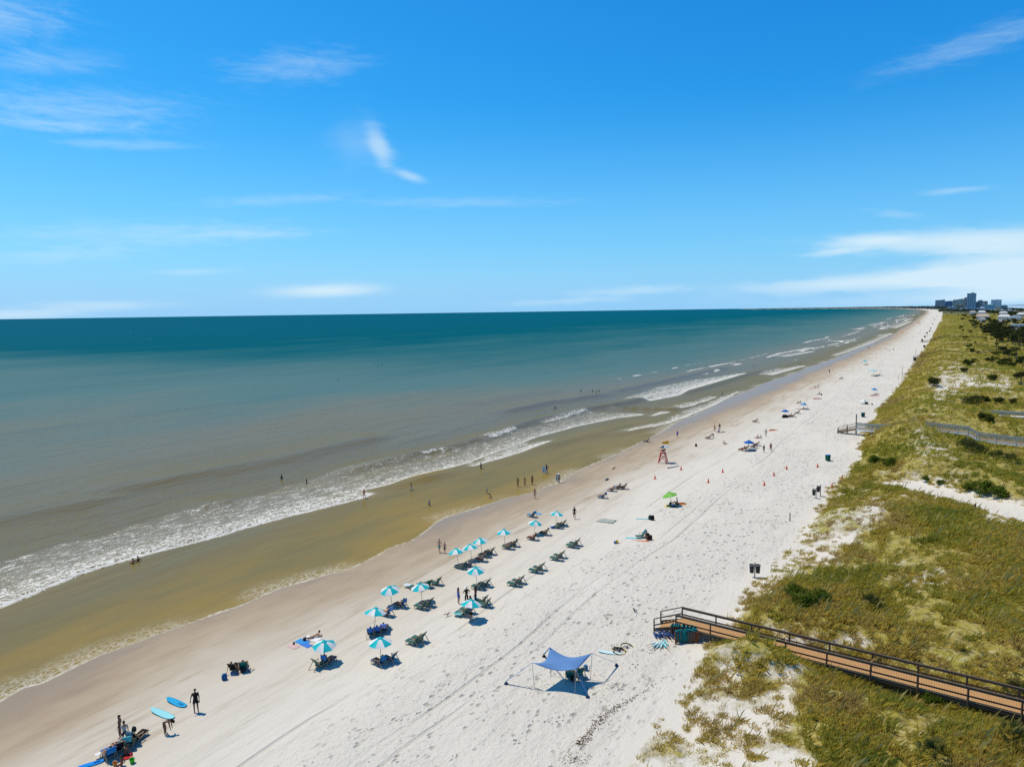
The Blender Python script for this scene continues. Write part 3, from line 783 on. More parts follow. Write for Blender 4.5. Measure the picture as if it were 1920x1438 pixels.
# ------------------------------------------------------------------ shrubs, palmettos, palms and trees
BARK = wood('bark', (.13, .10, .075), (.23, .19, .15), 4.0, .9, (6, 6, 1))
def leaf_cloud(blobs, n, size, seed, flat_=.0, droop=.2):
    """many small leaf-sized faces spread through a crown made of blobs (x,y,z,rx,rz)"""
    g = np.random.default_rng(seed); wts = np.array([b[3] ** 2 * b[4] for b in blobs]); wts = wts / wts.sum()
    k = g.choice(len(blobs), n, p=wts); B = np.array(blobs)[k]
    d = g.normal(0, 1, (n, 3)); d /= np.linalg.norm(d, axis=1)[:, None]
    r = g.random(n) ** .42
    P = B[:, :3] + d * np.stack([B[:, 3], B[:, 3], B[:, 4]], -1) * r[:, None]
    nrm = d * .7 + g.normal(0, .55, (n, 3)); nrm[:, 2] += .35; nrm /= np.linalg.norm(nrm, axis=1)[:, None]
    a = np.cross(nrm, g.normal(0, 1, (n, 3))); a /= np.linalg.norm(a, axis=1)[:, None]; b = np.cross(nrm, a)
    s1 = size * g.uniform(.6, 1.4, n)[:, None]; s2 = s1 * g.uniform(.35, .6, n)[:, None]
    V = np.stack([P - a * s1, P + b * s2, P + a * s1, P - b * s2], 1).reshape(-1, 3)
    F = np.arange(4 * n).reshape(n, 4)
    t = np.repeat(np.clip(g.normal(.5, .2, n), 0, 1), 4)
    return V, F, t
M_SHRUB = leafmat('shrub_leaves', [(.1, (.030, .042, .012)), (.5, (.060, .075, .018)), (.9, (.105, .115, .030))], .3)
M_GREEN = leafmat('green_leaves', [(.1, (.055, .09, .012)), (.5, (.10, .145, .018)), (.9, (.16, .19, .03))], .4)
M_TREE = leafmat('tree_leaves', [(.1, (.020, .028, .012)), (.5, (.042, .055, .020)), (.9, (.085, .095, .035))], .25)
M_PALM = leafmat('palm_leaves', [(.1, (.035, .050, .014)), (.5, (.075, .092, .025)), (.9, (.14, .13, .05))], .3)
def crown_mesh(name, mat_, blobs, n, size, seed):
    V, F, t = leaf_cloud(blobs, n, size, seed)
    me = npmesh(name, V, F, [mat_]); fattr(me, 'tint', t); return me
def fronds(name, nf, ln, seed, mat_, up0=-.3, up1=1.1, seg=5, leaf=.55, w=.05):
    g = random.Random(seed); V, F, T = [], [], []
    for i in range(nf):
        a = 2 * math.pi * (i + g.random() * .6) / nf * 1.0 + i * 2.4; e = g.uniform(up0, up1); L = ln * g.uniform(.75, 1.1); tt = g.random()
        d = Vector((math.cos(a), math.sin(a), 0)); p = Vector((0, 0, 0)); v = d * math.cos(e) + Vector((0, 0, math.sin(e)))
        for j in range(seg * 3):
            q = p + v * (L / (seg * 3)); v = (v + Vector((0, 0, -.11))).normalized()
            sd = v.cross(Vector((0, 0, 1))).normalized() if abs(v.z) < .99 else Vector((1, 0, 0))
            for sg in (-1, 1):
                tip = p + sd * sg * leaf * math.sin(math.pi * (j + 1.2) / (seg * 3 + 1.5)) + v * leaf * .45 + Vector((0, 0, -.12 * leaf))
                k = len(V); V += [p - v * w, p + v * w, tip + v * w * .3, tip - v * w * .3]; F.append((k, k + 1, k + 2, k + 3)); T += [tt * .8 + .1] * 4
            p = q
    me = npmesh(name, [tuple(v) for v in V], F, [mat_]); fattr(me, 'tint', T); return me
def palmetto_mesh(name, nf, ln, seed, mat_):
    g = random.Random(seed); V, F, T = [], [], []
    for i in range(nf):
        a = g.random() * 6.283; e = g.uniform(.25, 1.35); L = ln * g.uniform(.5, 1.0)
        d = Vector((math.cos(a) * math.cos(e), math.sin(a) * math.cos(e), math.sin(e))); o = d * L
        s_ = d.cross(Vector((0, 0, 1))).normalized(); n_ = s_.cross(d); tt = g.random()
        for j in range(11):
            b = (j - 5) / 5 * 1.25; f = d * math.cos(b) + s_ * math.sin(b) - Vector((0, 0, .25 * abs(b)))
            tip = o + f * .52; sd = (d * -math.sin(b) + s_ * math.cos(b)) * .035
            k = len(V); V += [o - sd * .3, o + sd * .3, o + f * .28 + sd, tip]; F.append((k, k + 1, k + 2, k + 3)); T += [tt * .7 + .1] * 4
        k = len(V); V += [Vector((0, 0, 0)) - s_ * .015, Vector((0, 0, 0)) + s_ * .015, o + s_ * .012, o - s_ * .012]; F.append((k, k + 1, k + 2, k + 3)); T += [.6] * 4
    me = npmesh(name, [tuple(v) for v in V], F, [mat_]); fattr(me, 'tint', T); return me
def stems_mesh(nst, h_, r0, seed, spread=.5, lean=.0):
    g = random.Random(seed); b = MB()
    for i in range(nst):
        a = 6.283 * i / nst + g.random(); p = Vector((0, 0, -.15)); v = Vector((math.cos(a) * spread + lean, math.sin(a) * spread, 1)).normalized()
        r = r0 * g.uniform(.7, 1)
        for j in range(4):
            q = p + v * h_ / 4 * g.uniform(.85, 1.1); b.tube(p, q, r, r * .75, 6, 0, False); p = q; r *= .75
            v = (v + Vector((g.uniform(-.25, .25), g.uniform(-.25, .25), .1))).normalized()
            if j: b.tube(p, p + (v + Vector((g.uniform(-1, 1), g.uniform(-1, 1), .3))).normalized() * h_ * .25, r * .6, r * .2, 5, 0, False)
    return b
def make_plant(kind, i):
    """one plant with its crown and stems; later ones are copies"""
    g = random.Random(100 + i * 7 + len(kind))
    root = empty(kind, (0, 0, 0)); COL.objects.unlink(root); COL.objects.link(root)
    if kind in ('shrub', 'bush'):
        bl = [(g.uniform(-.7, .7), g.uniform(-.7, .7), g.uniform(.35, .95), g.uniform(.35, .62), g.uniform(.28, .5)) for _ in range(9)]
        link('crown', crown_mesh('crown', M_SHRUB if kind == 'shrub' else M_GREEN, bl, 1500, .095, 5 + i), root)
        stems_mesh(6, .8, .03, i, .6).build('stem', BARK, root)
    elif kind == 'palmetto':
        link('crown', palmetto_mesh('fronds', 34, 1.1, i, M_PALM), root); stems_mesh(3, .35, .06, i, .5).build('stem', BARK, root)
    elif kind == 'palm_tree':
        H = 5.5 + i * .8; lean = g.uniform(-.08, .08)
        b = MB(); p = Vector((0, 0, -.3))
        for j in range(8):
            q = Vector((lean * (j + 1) ** 1.3 * .5, .02 * j, H * (j + 1) / 8)); b.tube(p, q, .19 - .008 * j, .182 - .008 * j, 9, 0, False); p = q
        b.build('trunk', BARK, root)
        c_ = link('crown', fronds('fronds', 26, 2.1, i + 40, M_PALM), root); c_.location = p
    else:
        H = 5.0 + g.random() * 2
        b = MB(); lean = g.uniform(-.12, .12); b.tube((0, 0, -.4), (lean * H * .4, 0, H * .42), .24, .15, 9, 0, False); o = Vector((lean * H * .4, 0, H * .42)); bl = []
        for j in range(8):
            a = 6.283 * j / 8 + g.random() * .6; e = Vector((math.cos(a) * g.uniform(1.0, 2.3), math.sin(a) * g.uniform(1.0, 2.3), g.uniform(.1, 2.6)))
            b.tube(o, o + e, .09, .03, 6, 0, False); bl.append((*(o + e), g.uniform(.75, 1.25), g.uniform(.5, .85)))
        bl.append((o.x, o.y, o.z + 1.8, 1.3, .9))
        link('crown', crown_mesh('crown', M_TREE, bl, 2600, .17, 30 + i), root); b.build('trunk', BARK, root)
    return root
PROTO = {}
for kind, n in (('shrub', 3), ('bush', 2), ('palmetto', 2), ('palm_tree', 2), ('tree', 4)):
    PROTO[kind] = [make_plant(kind, i) for i in range(n)]
USED = set()
def plant(kind, px, py, size, label, group=None, i=None, loc=None):
    L = PROTO[kind]; p = L[rnd.randrange(len(L)) if i is None else i]
    if p.name in USED: o = dup(p)
    else: o = p; USED.add(p.name)
    o.location = loc if loc is not None else at(px, py); o.rotation_euler = (0, 0, rnd.random() * 6.28); o.scale = (size * rnd.uniform(.9, 1.1), size * rnd.uniform(.9, 1.1), size * rnd.uniform(.85, 1.05))
    tag(o, label, {'palm_tree': 'palm tree'}.get(kind, kind), group); return o
for kind, px, py, s_, lab in [
    ('shrub', 1754, 724, 2.0, 'dark round bush on the far dune just left of an open sand patch'),
    ('shrub', 1862, 713, 1.9, 'dark round bush beyond the sandy hollow, at the foot of the trees'),
    ('shrub', 1815, 684, 1.9, 'dark bush in front of a pale sand scar on the far dunes'),
    ('shrub', 1808, 698, 1.3, 'small dark bush beside the upper end of the sandy hollow'),
    ('palmetto', 1812, 757, 1.5, 'spiky palmetto at the near end of the far walkway'),
    ('palmetto', 1822, 757, 1.6, 'second spiky palmetto from the near end of the far walkway'),
    ('palmetto', 1832, 756, 1.5, 'spiky palmetto clump closing the row by the far walkway'),
    ('shrub', 1848, 753, 1.2, 'little round shrub beside the far walkway, nearest the palmetto row'),
    ('shrub', 1872, 756, 1.2, 'little round shrub beside the far walkway, midway along'),
    ('shrub', 1896, 758, 1.2, 'little round shrub beside the far walkway, farthest from the palmetto row'),
    ('shrub', 1846, 787, 1.35, 'large dark shrub below the grey walkway rail, before the far walkway'),
    ('shrub', 1860, 791, 1.1, 'dark shrub leaning on the large one below the far walkway'),
    ('palmetto', 1806, 842, 1.3, 'palmetto under the foot of the grey stairs'),
    ('palmetto', 1824, 848, 1.5, 'palmetto thicket plant below the grey walkway, second from the stairs'),
    ('palmetto', 1838, 852, 1.4, 'palmetto below the grey walkway, third from the stairs'),
    ('shrub', 1818, 838, 1.2, 'dark shrub growing among the palmettos below the grey stairs'),
    ('palmetto', 1872, 862, 1.2, 'palmetto on the slope under the grey walkway, at the right edge'),
    ('palmetto', 1896, 866, 1.2, 'palmetto nearest the right edge under the grey walkway'),
    ('palmetto', 1634, 1142, 1.15, 'dark spiky palmetto alone in the grass above the wooden boardwalk'),
    ('bush', 1508, 1138, 1.1, 'bright green bush at the seaward edge of the dune above the boardwalk'),
    ('bush', 1490, 1118, 1.0, 'smaller bright green bush behind the one above the boardwalk'),
    ('bush', 1538, 1128, 1.0, 'low green bush on the landward side of the bright green bushes'),
    ('palmetto', 1908, 1300, .8, 'palmetto pushing up behind the boardwalk rail at the right edge'),
    ('bush', 1745, 1322, .7, 'small green bush under the shaded edge of the boardwalk'),
    ('palmetto', 1752, 1420, .9, 'dark green palmetto in the grass below the boardwalk'),
    ('palmetto', 1905, 1395, 1.0, 'green palmetto in the grass near the bottom right corner'),
    ('bush', 1844, 924, 1.5, 'bright green patch of low bush beside the sandy path'),
    ('bush', 1872, 930, 1.2, 'bright green low bush further inland beside the sandy path'),
    ('bush', 1816, 919, .9, 'bright green low bush at the seaward tip of the patch by the path'),
    ('bush', 1738, 902, .7, 'small green bush beside the start of the sandy path'),
    ('bush', 1762, 907, .6, 'small green bush on bare sand a little along the path'),
    ('bush', 1640, 868, 1.1, 'green creeper mound on the crest above the path mouth'),
    ('bush', 1668, 872, 1.2, 'green creeper mound inland of the one above the path mouth'),
    ('palm_tree', 1905, 683, 1.15, 'palm with a pale trunk standing in front of the dark trees'),
    ('palm_tree', 1868, 664, .9, 'short palm standing alone on the open far dune'),
    ('palm_tree', 1913, 655, 1.15, 'tall palm rising above the dark trees at the right edge'),
    ('tree', 1880, 664, .85, 'dark spreading tree behind the short lone palm'),
    ('tree', 1892, 672, .9, 'dark bushy tree left of the pale-trunked palm'),
    ('tree', 1918, 690, .95, 'dark tree right of the pale-trunked palm, cut by the right edge'),
    ('tree', 1915, 722, .9, 'dark low tree above the far dune bush at the right edge'),
    ('tree', 1902, 640, .9, 'dark tree standing before the white flat-roofed house'),
    ('tree', 1886, 630, .9, 'dark tree standing between the green pavilion and the white house')]:
    plant(kind, px, py, s_, lab)
for i in range(235):
    while True:
        px, py = rnd.uniform(1772, 1935), rnd.uniform(583, 652)
        lim_ = np.interp(py, [583, 592, 605, 625, 640, 652], [1779, 1792, 1806, 1836, 1872, 1900]) - 10 * rnd.random() ** 2
        if px > lim_ and rnd.random() < .4 + (py - 583) / 70: break
    p = at(px, py)
    plant('tree' if rnd.random() < .86 else 'palm_tree', px, py, rnd.uniform(.7, 1.35), None, 'trees behind the far dunes', loc=p)
for o in list(sc.objects):
    if o.get('group') == 'trees behind the far dunes':
        o['label'] = 'dark tree in the wooded strip between the far dunes and houses' if o['category'] == 'tree' else 'palm in the wooded strip between the far dunes and houses'
for i in range(90):
    px, py = rnd.uniform(1780, 1915), rnd.uniform(600, 690)
    if px < np.interp(py, [600, 618, 690], [1782, 1792, 1815]): continue
    plant('shrub', px, py, rnd.uniform(.8, 1.9), 'low dark shrub scattered on the far dunes below the trees', 'shrubs on the far dunes')
# protos never placed are removed
for L in PROTO.values():
    for p in L:
        if p.name not in USED:
            for ch in list(p.children): bpy.data.objects.remove(ch)
            bpy.data.objects.remove(p)
# ------------------------------------------------------------------ boardwalks
M_DECK = wood('deck_boards', (.46, .25, .10), (.60, .36, .165), 2.0, .8, (6, 1, 6))
M_RAIL = wood('weathered_dark_timber', (.075, .058, .042), (.16, .125, .09), 3.0, .8)
M_GREY = wood('silvered_timber', (.34, .38, .35), (.50, .54, .50), 3.0, .8)
M_TAN = wood('tan_timber', (.30, .22, .14), (.44, .34, .23), 3.0, .8)
M_PALE = pmat('pale_skirt_boards', (.80, .80, .74))
def P3(u, v, z):
    x, y = xy(u, v); return Vector((x, y, z))
def gz_(u, v):
    x, y = xy(u, v); return th(x, y)
def walkway(name, label, axis, v0, v1, zs, width, mats, post_step, rail_h=1.0, mid=(.45,), stairs=None, pickets=0.0, plank=.16, skirt=False, posts=True, sm=None, knots=()):
    """a timber walkway across the dunes: axis u(v), deck height zs(v); stairs=(v_end, z_end, n) run down to the sand"""
    md, mr = mats
    root = empty(name, P3(axis(v0), v0, gz_(axis(v0), v0)), 0, label, 'boardwalk'); inv = root.location
    def L(p): return p - inv
    def side(v, s, z): return L(P3(axis(v) + s * width / 2, v, z))
    b = MB(); v = v0
    while v < v1:                                       # planks across
        w_ = min(plank - .012, v1 - v); z = zs(v)
        b.hexa([side(v, -1.06, z - .04), side(v, 1.06, z - .04), side(v + w_, 1.06, zs(v + w_) - .04), side(v + w_, -1.06, zs(v + w_) - .04)],
               [side(v, -1.06, z), side(v, 1.06, z), side(v + w_, 1.06, zs(v + w_)), side(v + w_, -1.06, zs(v + w_))]); v += plank
    b.build('deck', md, root)
    n = max(1, int(round((v1 - v0) / post_step))); vs_ = sorted([v0 + (v1 - v0) * i / n for i in range(n + 1)] + list(knots))
    for s in (-1, 1):
        st = MB()
        for a, c in zip(vs_[:-1], vs_[1:]): st.bar(side(a, s, zs(a) - (.24 if skirt else .17)), side(c, s, zs(c) - (.24 if skirt else .17)), .09, .42 if skirt else .25)
        st.build('stringer', M_PALE if skirt else mr, root)
        for tag_, hh, hs in [('handrail', rail_h, .13)] + [('rail', m_, .11) for m_ in mid]:
            r = MB()
            for a, c in zip(vs_[:-1], vs_[1:]):
                r.bar(side(a, s, zs(a) + hh), side(c, s, zs(c) + hh), *((.16, .05) if tag_ == 'handrail' else (.045, hs)))
                if tag_ == 'handrail': r.bar(side(a, s * .985, zs(a) + hh - .1), side(c, s * .985, zs(c) + hh - .1), .045, .13)
            r.build(tag_, mr, root)
        if posts:
            for a in vs_:
                g = gz_(axis(a) + s * width / 2, a) - .3
                p = MB(); p.bar(side(a, s * 1.03, g), side(a, s * 1.03, zs(a) + rail_h - .03), .10, .10, up=(0, 1, 0)); p.build('post', mr, root)
        if pickets:
            pk = MB(); a = v0
            while a < v1:
                pk.bar(side(a, s, zs(a) + .1), side(a, s, zs(a) + rail_h - .05), .035); a += pickets
            pk.build('pickets', pmat('picket_grey', (.20, .23, .21)), root)
    if stairs:
        ve, ze, k = stairs; z0 = zs(v0); rise, run = (z0 - ze) / k, (v0 - ve) / k
        for i in range(1, k):
            t = MB(); a = v0 - run * i; z = z0 - rise * i
            t.hexa([side(a, -1, z - .05), side(a, 1, z - .05), side(a + run * 1.05, 1, z - .05), side(a + run * 1.05, -1, z - .05)], [side(a, -1, z), side(a, 1, z), side(a + run * 1.05, 1, z), side(a + run * 1.05, -1, z)])
            t.build('stair_tread', md, root)
        for s in (-1, 1):
            t = MB(); t.bar(side(v0, s * 1.02, z0 - .18), side(ve, s * 1.02, ze + .02), .06, .26); t.build('stair_stringer', sm or mr, root)
            t = MB(); t.bar(side(v0, s, z0 + rail_h), side(ve, s, ze + rail_h), .14, .06); t.build('stair_handrail', sm or mr, root)
            t = MB(); t.bar(side(v0, s, z0 + .42), side(ve, s, ze + .42), .045, .11); t.build('stair_rail', sm or mr, root)
            t = MB(); t.bar(side(ve, s * 1.03, gz_(axis(ve), ve) - .3), side(ve, s * 1.03, ze + rail_h - .03), .10, .10, up=(0, 1, 0)); t.build('stair_post', sm or mr, root)
            if k > 8:
                vm, zm = (v0 + ve) / 2, (z0 + ze) / 2
                t = MB(); t.bar(side(vm, s * 1.03, gz_(axis(vm), vm) - .3), side(vm, s * 1.03, zm + rail_h - .05), .10, .10, up=(0, 1, 0)); t.build('stair_post', sm or mr, root)
    return root
walkway('boardwalk', 'brown timber boardwalk with dark rails and steps down to the sand, nearest the camera', deck_u, -17.7, 15.3, lambda v: 2.8, 1.72, (M_DECK, M_RAIL), 3.0, 1.0, (.34,), (-19.7, 1.92, 6))
def z2(v): return float(np.interp(v, [-13, -9, 1, 7.2, 9.0, 30], [3.4, 3.5, 5.0, 5.0, 4.0, 3.6]))
def ax2(v): return 166.6 - .28 * (v + 13)
walkway('boardwalk', 'weathered boardwalk over the dune crest with brown stairs to the sand and grey rails inland', ax2, -13, 24, z2, 1.7, (M_TAN, M_GREY), 3.1, 1.05, (.5,), (-16.8, 1.95, 9), pickets=.3, skirt=True, knots=(-9, 1, 7.2, 9.0), sm=wood('brown_stairs', (.13, .085, .05), (.22, .15, .09)))
walkway('boardwalk', 'far dune walkway with a pale deck half hidden by palmettos, behind the grey-railed one', lambda v: 189.5, 6.5, 27, lambda v: 4.9, 1.6, (M_PALE, M_GREY), 4.0, .95, (.5,))
def over(u0, base):
    def f(v):
        vv = np.linspace(v - 3, v + 3, 7); x, y = xy(u0, vv)
        return max(base, float(terrain(x, y).max()) + .35)
    return f
_o4, _o5 = over(431, 3.1), over(620, 3.0)
def z4(v): return 3.1 if v < -1 else 3.1 + (_o4(v) - 3.1) * min(1, (v + 1) / 4)
walkway('boardwalk', 'dark-railed dune walkway with steps halfway down the far beach', lambda v: 431, -3, 34, z4, 1.3, (M_TAN, M_RAIL), 3.7, 1.0, (), (-7.5, 1.7, 8))
walkway('boardwalk', 'thin dark walkway crossing the far dunes beyond the sandy hollow', lambda v: 482, 10, 40, over(482, 5.0), 1.3, (M_TAN, M_RAIL), 4.0, 1.0, ())
def z5(v): return 3.0 + (_o5(v) - 3.0) * min(1, max(0, (v - 1) / 4))
walkway('boardwalk', 'farthest dark walkway with long steps down to the narrowing beach', lambda v: 620, 1, 36, z5, 1.8, (M_TAN, M_RAIL), 5.0, 1.0, (.5,), (-6, 1.8, 8))
fs_ = MB()

# ------------------------------------------------------------------ beach umbrellas
TEAL = pmat('teal_canvas', (.02, .53, .56), .8, .1, .06, trans=.12)
WHITE = pmat('white_canvas', (.80, .80, .77), .8, .1, .03, trans=.12)
POLE = wood('pole_wood', (.33, .22, .12), (.50, .36, .22))
METAL = pmat('grey_metal', (.42, .43, .44), .4, .5, .05)
def make_umbrella(name, mats, R_=1.02, rim=1.52, top=1.98, ns=8, vent=True, pole=POLE, tilt=(0, 0)):
    root = empty(name, (0, 0, 0))
    b = MB(); b.tube((0, 0, -.35), (0, 0, top - .02), .022, .022, 8); b.build('pole', pole, root)
    b = MB(); sub = 3; K = 5
    for k in range(ns):
        for j in range(K):
            for side_ in (1, -1):
                ring = []
                for jj in (j, j + 1):
                    t = jj / K; r = R_ * t; z = top - (top - rim) * t ** 1.45
                    row = []
                    for q in range(sub + 1):
                        f = q / sub; a = 2 * math.pi * (k + f) / ns
                        sag = math.cos(math.pi / ns) / math.cos(math.pi * (f - .5) * 2 / ns)       # straight hem between rib tips
                        scal = 1 - .05 * math.sin(math.pi * f) * t * t
                        row.append((r * sag * scal * math.cos(a), r * sag * scal * math.sin(a), z - .03 * math.sin(math.pi * f) * t + (0 if side_ > 0 else -.006)))
                    ring.append(row)
                for q in range(sub):
                    f4 = [ring[1][q], ring[1][q + 1], ring[0][q + 1], ring[0][q]]
                    b.add(f4 if side_ > 0 else f4[::-1], [(0, 1, 2, 3)], k % len(mats), True)
    b.build('canopy', mats, root)
    if vent:
        b = MB(); b.lathe([(.0, top + .05), (.12, top + .035), (.24, top - .035), (.235, top - .045), (.0, top - .02)], n=8, sm=False); b.build('vent_cap', mats[0], root)
    b = MB(); b.lathe([(.0, top + .14), (.03, top + .11), (.035, top + .05), (.015, top + .04)], n=8); b.build('finial', pole, root)
    for k in range(ns):
        a = 2 * math.pi * k / ns; rb = MB()
        rb.bar((0, 0, top - .04), (.5 * R_ * math.cos(a), .5 * R_ * math.sin(a), top - .035 - (top - rim) * .5 ** 1.45), .012); rb.bar((.5 * R_ * math.cos(a), .5 * R_ * math.sin(a), top - .035 - (top - rim) * .5 ** 1.45), (.985 * R_ * math.cos(a), .985 * R_ * math.sin(a), rim - .015), .012)
        rb.build('rib', METAL, root)
    return root
def umb(root, px, py, label, group=None, first=[True], rz=None, sc_=1.0, tilt=(0, 0)):
    o = dup(root) if root.get('used') else root; root['used'] = 1
    o.location = at(px, py); o.rotation_euler = (R(tilt[0]), R(tilt[1]), rnd.random() * 6.28 if rz is None else rz); o.scale = (sc_,) * 3
    tag(o, label, 'umbrella', group); return o
UG = 'teal and white beach umbrellas'
U0 = make_umbrella('beach_umbrella', [TEAL, WHITE])
UMB = [(609, 1241, 'teal and white umbrella nearest the spread towels, over a green and a blue chair'),
       (714, 1239, 'teal and white umbrella lowest in the rows, over two blue-backed chairs'),
       (702, 1181, 'teal and white umbrella over three people wrapped in blue towels'),
       (735, 1133, 'teal and white umbrella over the blue towel chair next to the sunbather on a lounger'),
       (792, 1128, 'teal and white umbrella over two empty chairs, just below the row of three chairs'),
       (881, 1164, 'teal and white umbrella held upright by a man in a blue shirt'),
       (894, 1095, 'teal and white umbrella above the three people standing together'),
       (860, 1060, 'teal and white umbrella nearest the walking couple, first of three close together'),
       (885, 1050, 'teal and white umbrella in the middle of the three close together'),
       (904, 1038, 'teal and white umbrella farthest of the three close together'),
       (947, 1021, 'teal and white umbrella alone over two people between the close three and the lounger pair'),
       (1001, 1002, 'teal and white umbrella over a red-skinned sunbather on a lounger'),
       (1042, 985, 'teal and white umbrella farthest along the rental rows, over a blue cooler and chairs')]
for i, (px, py, lab) in enumerate(UMB): umb(U0, px, py, lab, UG, rz=R([10, 32, 5, 22, 40, 8, 20, 15, 30, 3, 12, 28, 18][i]), sc_=[1, 1.02, 1.04, 1.02, .98, 1.02, 1, 1.02, .98, 1, 1, .96, .98][i], tilt=(rnd.uniform(-8, 8), rnd.uniform(-8, 8)))
for k in (U0,):
    if 'used' in k: del k['used']
BLUE = pmat('blue_canvas', (.018, .12, .42), .8, .1, .06, trans=.1)
SKY_ = pmat('sky_blue_canvas', (.10, .42, .62), .8, .1, .06, trans=.1)
GREEN = pmat('lime_canvas', (.20, .48, .08), .8, .1, .06, trans=.1)
NAVY = pmat('navy_canvas', (.02, .045, .10), .8, .1, .06)
for mats, px, py, s_, tl, lab in [
    ([GREEN, pmat('lime_canvas_light', (.27, .55, .13), .8, .1, .05, trans=.1)], 1261, 948, 1.12, (-14, 8), 'lime green umbrella leaning over orange towels'),
    ([BLUE], 1404, 843, 1.05, (0, 0), 'royal blue umbrella over a group of reclining people in mid beach'),
    ([BLUE], 1472, 781, 1.0, (0, 0), 'royal blue umbrella with a black cooler tent beneath it'),
    ([SKY_, BLUE], 1507, 767, .95, (0, 0), 'pale blue umbrella above people lying in front of a green chair'),
    ([SKY_, BLUE], 1639, 739, 1.05, (0, 0), 'bright blue umbrella over two people on a red towel near the dunes'),
    ([TEAL], 1622, 683, 1.15, (0, 0), 'small turquoise umbrella above dark chairs far up the beach')]:
    o = umb(make_umbrella('beach_umbrella', mats, 1.05, 1.35, 1.85), px, py, lab, None, sc_=s_, tilt=tl)
    if 'used' in o: del o['used']

# ------------------------------------------------------------------ wooden sling chairs
FAB = {'green': pmat('dark_teal_sling', (.010, .155, .155), .85, .1, .15), 'teal': pmat('teal_sling', (.012, .20, .22), .85, .1, .1),
       'blue': pmat('blue_sling', (.015, .12, .28), .85, .1, .12), 'navy': pmat('navy_sling', (.012, .02, .05), .85, .1, .1), 'black': pmat('black_sling', (.015, .016, .018), .85, .1, .1)}
CW = wood('chair_wood', (.30, .20, .11), (.46, .33, .19), 5.0)
def make_chair(fab):
    root = empty('beach_chair', (0, 0, 0))
    for s in (-1, 1):
        x = s * .31
        b = MB(); b.bar((x, -.08, .16), (x, -.66, .96), .035, .06); b.build('back_rail', CW, root)
        b = MB(); b.bar((x * .93, .70, .30), (x * .93, -.30, .20), .035, .06); b.build('seat_rail', CW, root)
        b = MB(); b.bar((x * 1.12, -.45, .60), (x * 1.12, .18, .53), .075, .025); b.build('armrest', CW, root)
        b = MB(); b.bar((x * 1.06, .50, .30), (x * 1.06, .62, -.04), .035, .05); b.build('leg', CW, root)
        b = MB(); b.bar((x * 1.06, -.42, .60), (x * 1.06, -.92, -.04), .035, .05); b.build('leg', CW, root)
        b = MB(); b.bar((x * 1.12, .12, .53), (x * 1.06, .05, .25), .03, .04); b.build('arm_post', CW, root)
    b = MB()
    for y, z in ((.70, .30), (-.30, .20), (-.655, .955)): b.bar((-.30, y, z), (.30, y, z), .04, .04)
    b.build('crossbar', CW, root)
    b = MB(); b.slab([[(x, .70 - 1.0 * t, .335 - .10 * t - .05 * math.sin(math.pi * t)) for x in (-.28, .28)] for t in [i / 6 for i in range(7)]], .012); b.build('seat', FAB[fab], root)
    b = MB(); b.slab([[(x, -.16 - .50 * t, .28 + .69 * t - .04 * math.sin(math.pi * t) + .0) for x in (-.285, .285)] for t in [i / 6 for i in range(7)]], .012); b.build('backrest', FAB[fab], root)
    return root
CHP = {k: make_chair(k) for k in FAB}
CH_USED = set()
SEA, UP, LAND, DOWN = 58.5, -31.5, -121.5, 148.5
def chair(fab, px, py, yaw, label, group=None, sc_=1.0, at_=None):
    p = CHP[fab]; o = dup(p) if fab in CH_USED else p; CH_USED.add(fab)
    o.location = at_ if at_ is not None else at(px, py); o.rotation_euler = (0, 0, R(yaw)); o.scale = (sc_,) * 3
    tag(o, label, 'chair', group); return o
# ------------------------------------------------------------------ cloths, bags, boards and other things on the sand
CLO = {}
def cmat(col):
    if isinstance(col, str): return FAB[col]
    k = 'cloth_%d_%d_%d' % tuple(int(c * 99) for c in col)
    return pmat(k, col, .9, .1, .12, 9.0)
def towel(px, py, yaw, w_, l_, col, label, rumple=.03, z=0.012, stripes=None):
    """a cloth lying on the sand, following it"""
    c = at(px, py); g = random.Random(int(px * 7 + py)); pts = []
    cs, sn = math.cos(R(yaw)), math.sin(R(yaw)); n, k = 9, 13
    for i in range(n):
        row = []
        for j in range(k):
            a, b = (i / (n - 1) - .5) * w_ * (1 + .06 * math.sin(j)), (j / (k - 1) - .5) * l_
            x, y = a * cs - b * sn + c.x, a * sn + b * cs + c.y
            row.append(Vector((a * cs - b * sn, a * sn + b * cs, th(x, y) - c.z + z + rumple * (g.random() ** 2))))
        pts.append(row)
    b = MB(); b.slab(pts, .012)
    if stripes:
        nq = (n - 1) * (k - 1); 
        for q in range(nq * 2):
            if ((q // 2) % (k - 1)) % 3 == 0: b.mi[q] = 1
    o = b.build('towel', [cmat(col)] + ([cmat(stripes)] if stripes else []))
    o.location = c; return tag(o, label, 'towel')
def drape(chair_o, col, label, seat=True):
    """a towel hung over a chair's back (and seat); it lies on the chair, so it is a thing of its own"""
    b = MB(); prof = [(-.70, .60), (-.715, .80), (-.69, .985), (-.64, .995), (-.52, .80), (-.36, .565), (-.20, .325)]
    if seat: prof += [(-.05, .275), (.25, .275), (.55, .30), (.72, .335), (.76, .20)]
    b.slab([[(x, y, z + .012 + .008 * math.sin(9 * x + 5 * z)) for x in (-.27, -.1, .1, .27)] for y, z in prof], .012)
    o = b.build('towel', cmat(col)); o.location = chair_o.location; o.rotation_euler = chair_o.rotation_euler; o.scale = chair_o.scale
    return tag(o, label, 'towel')
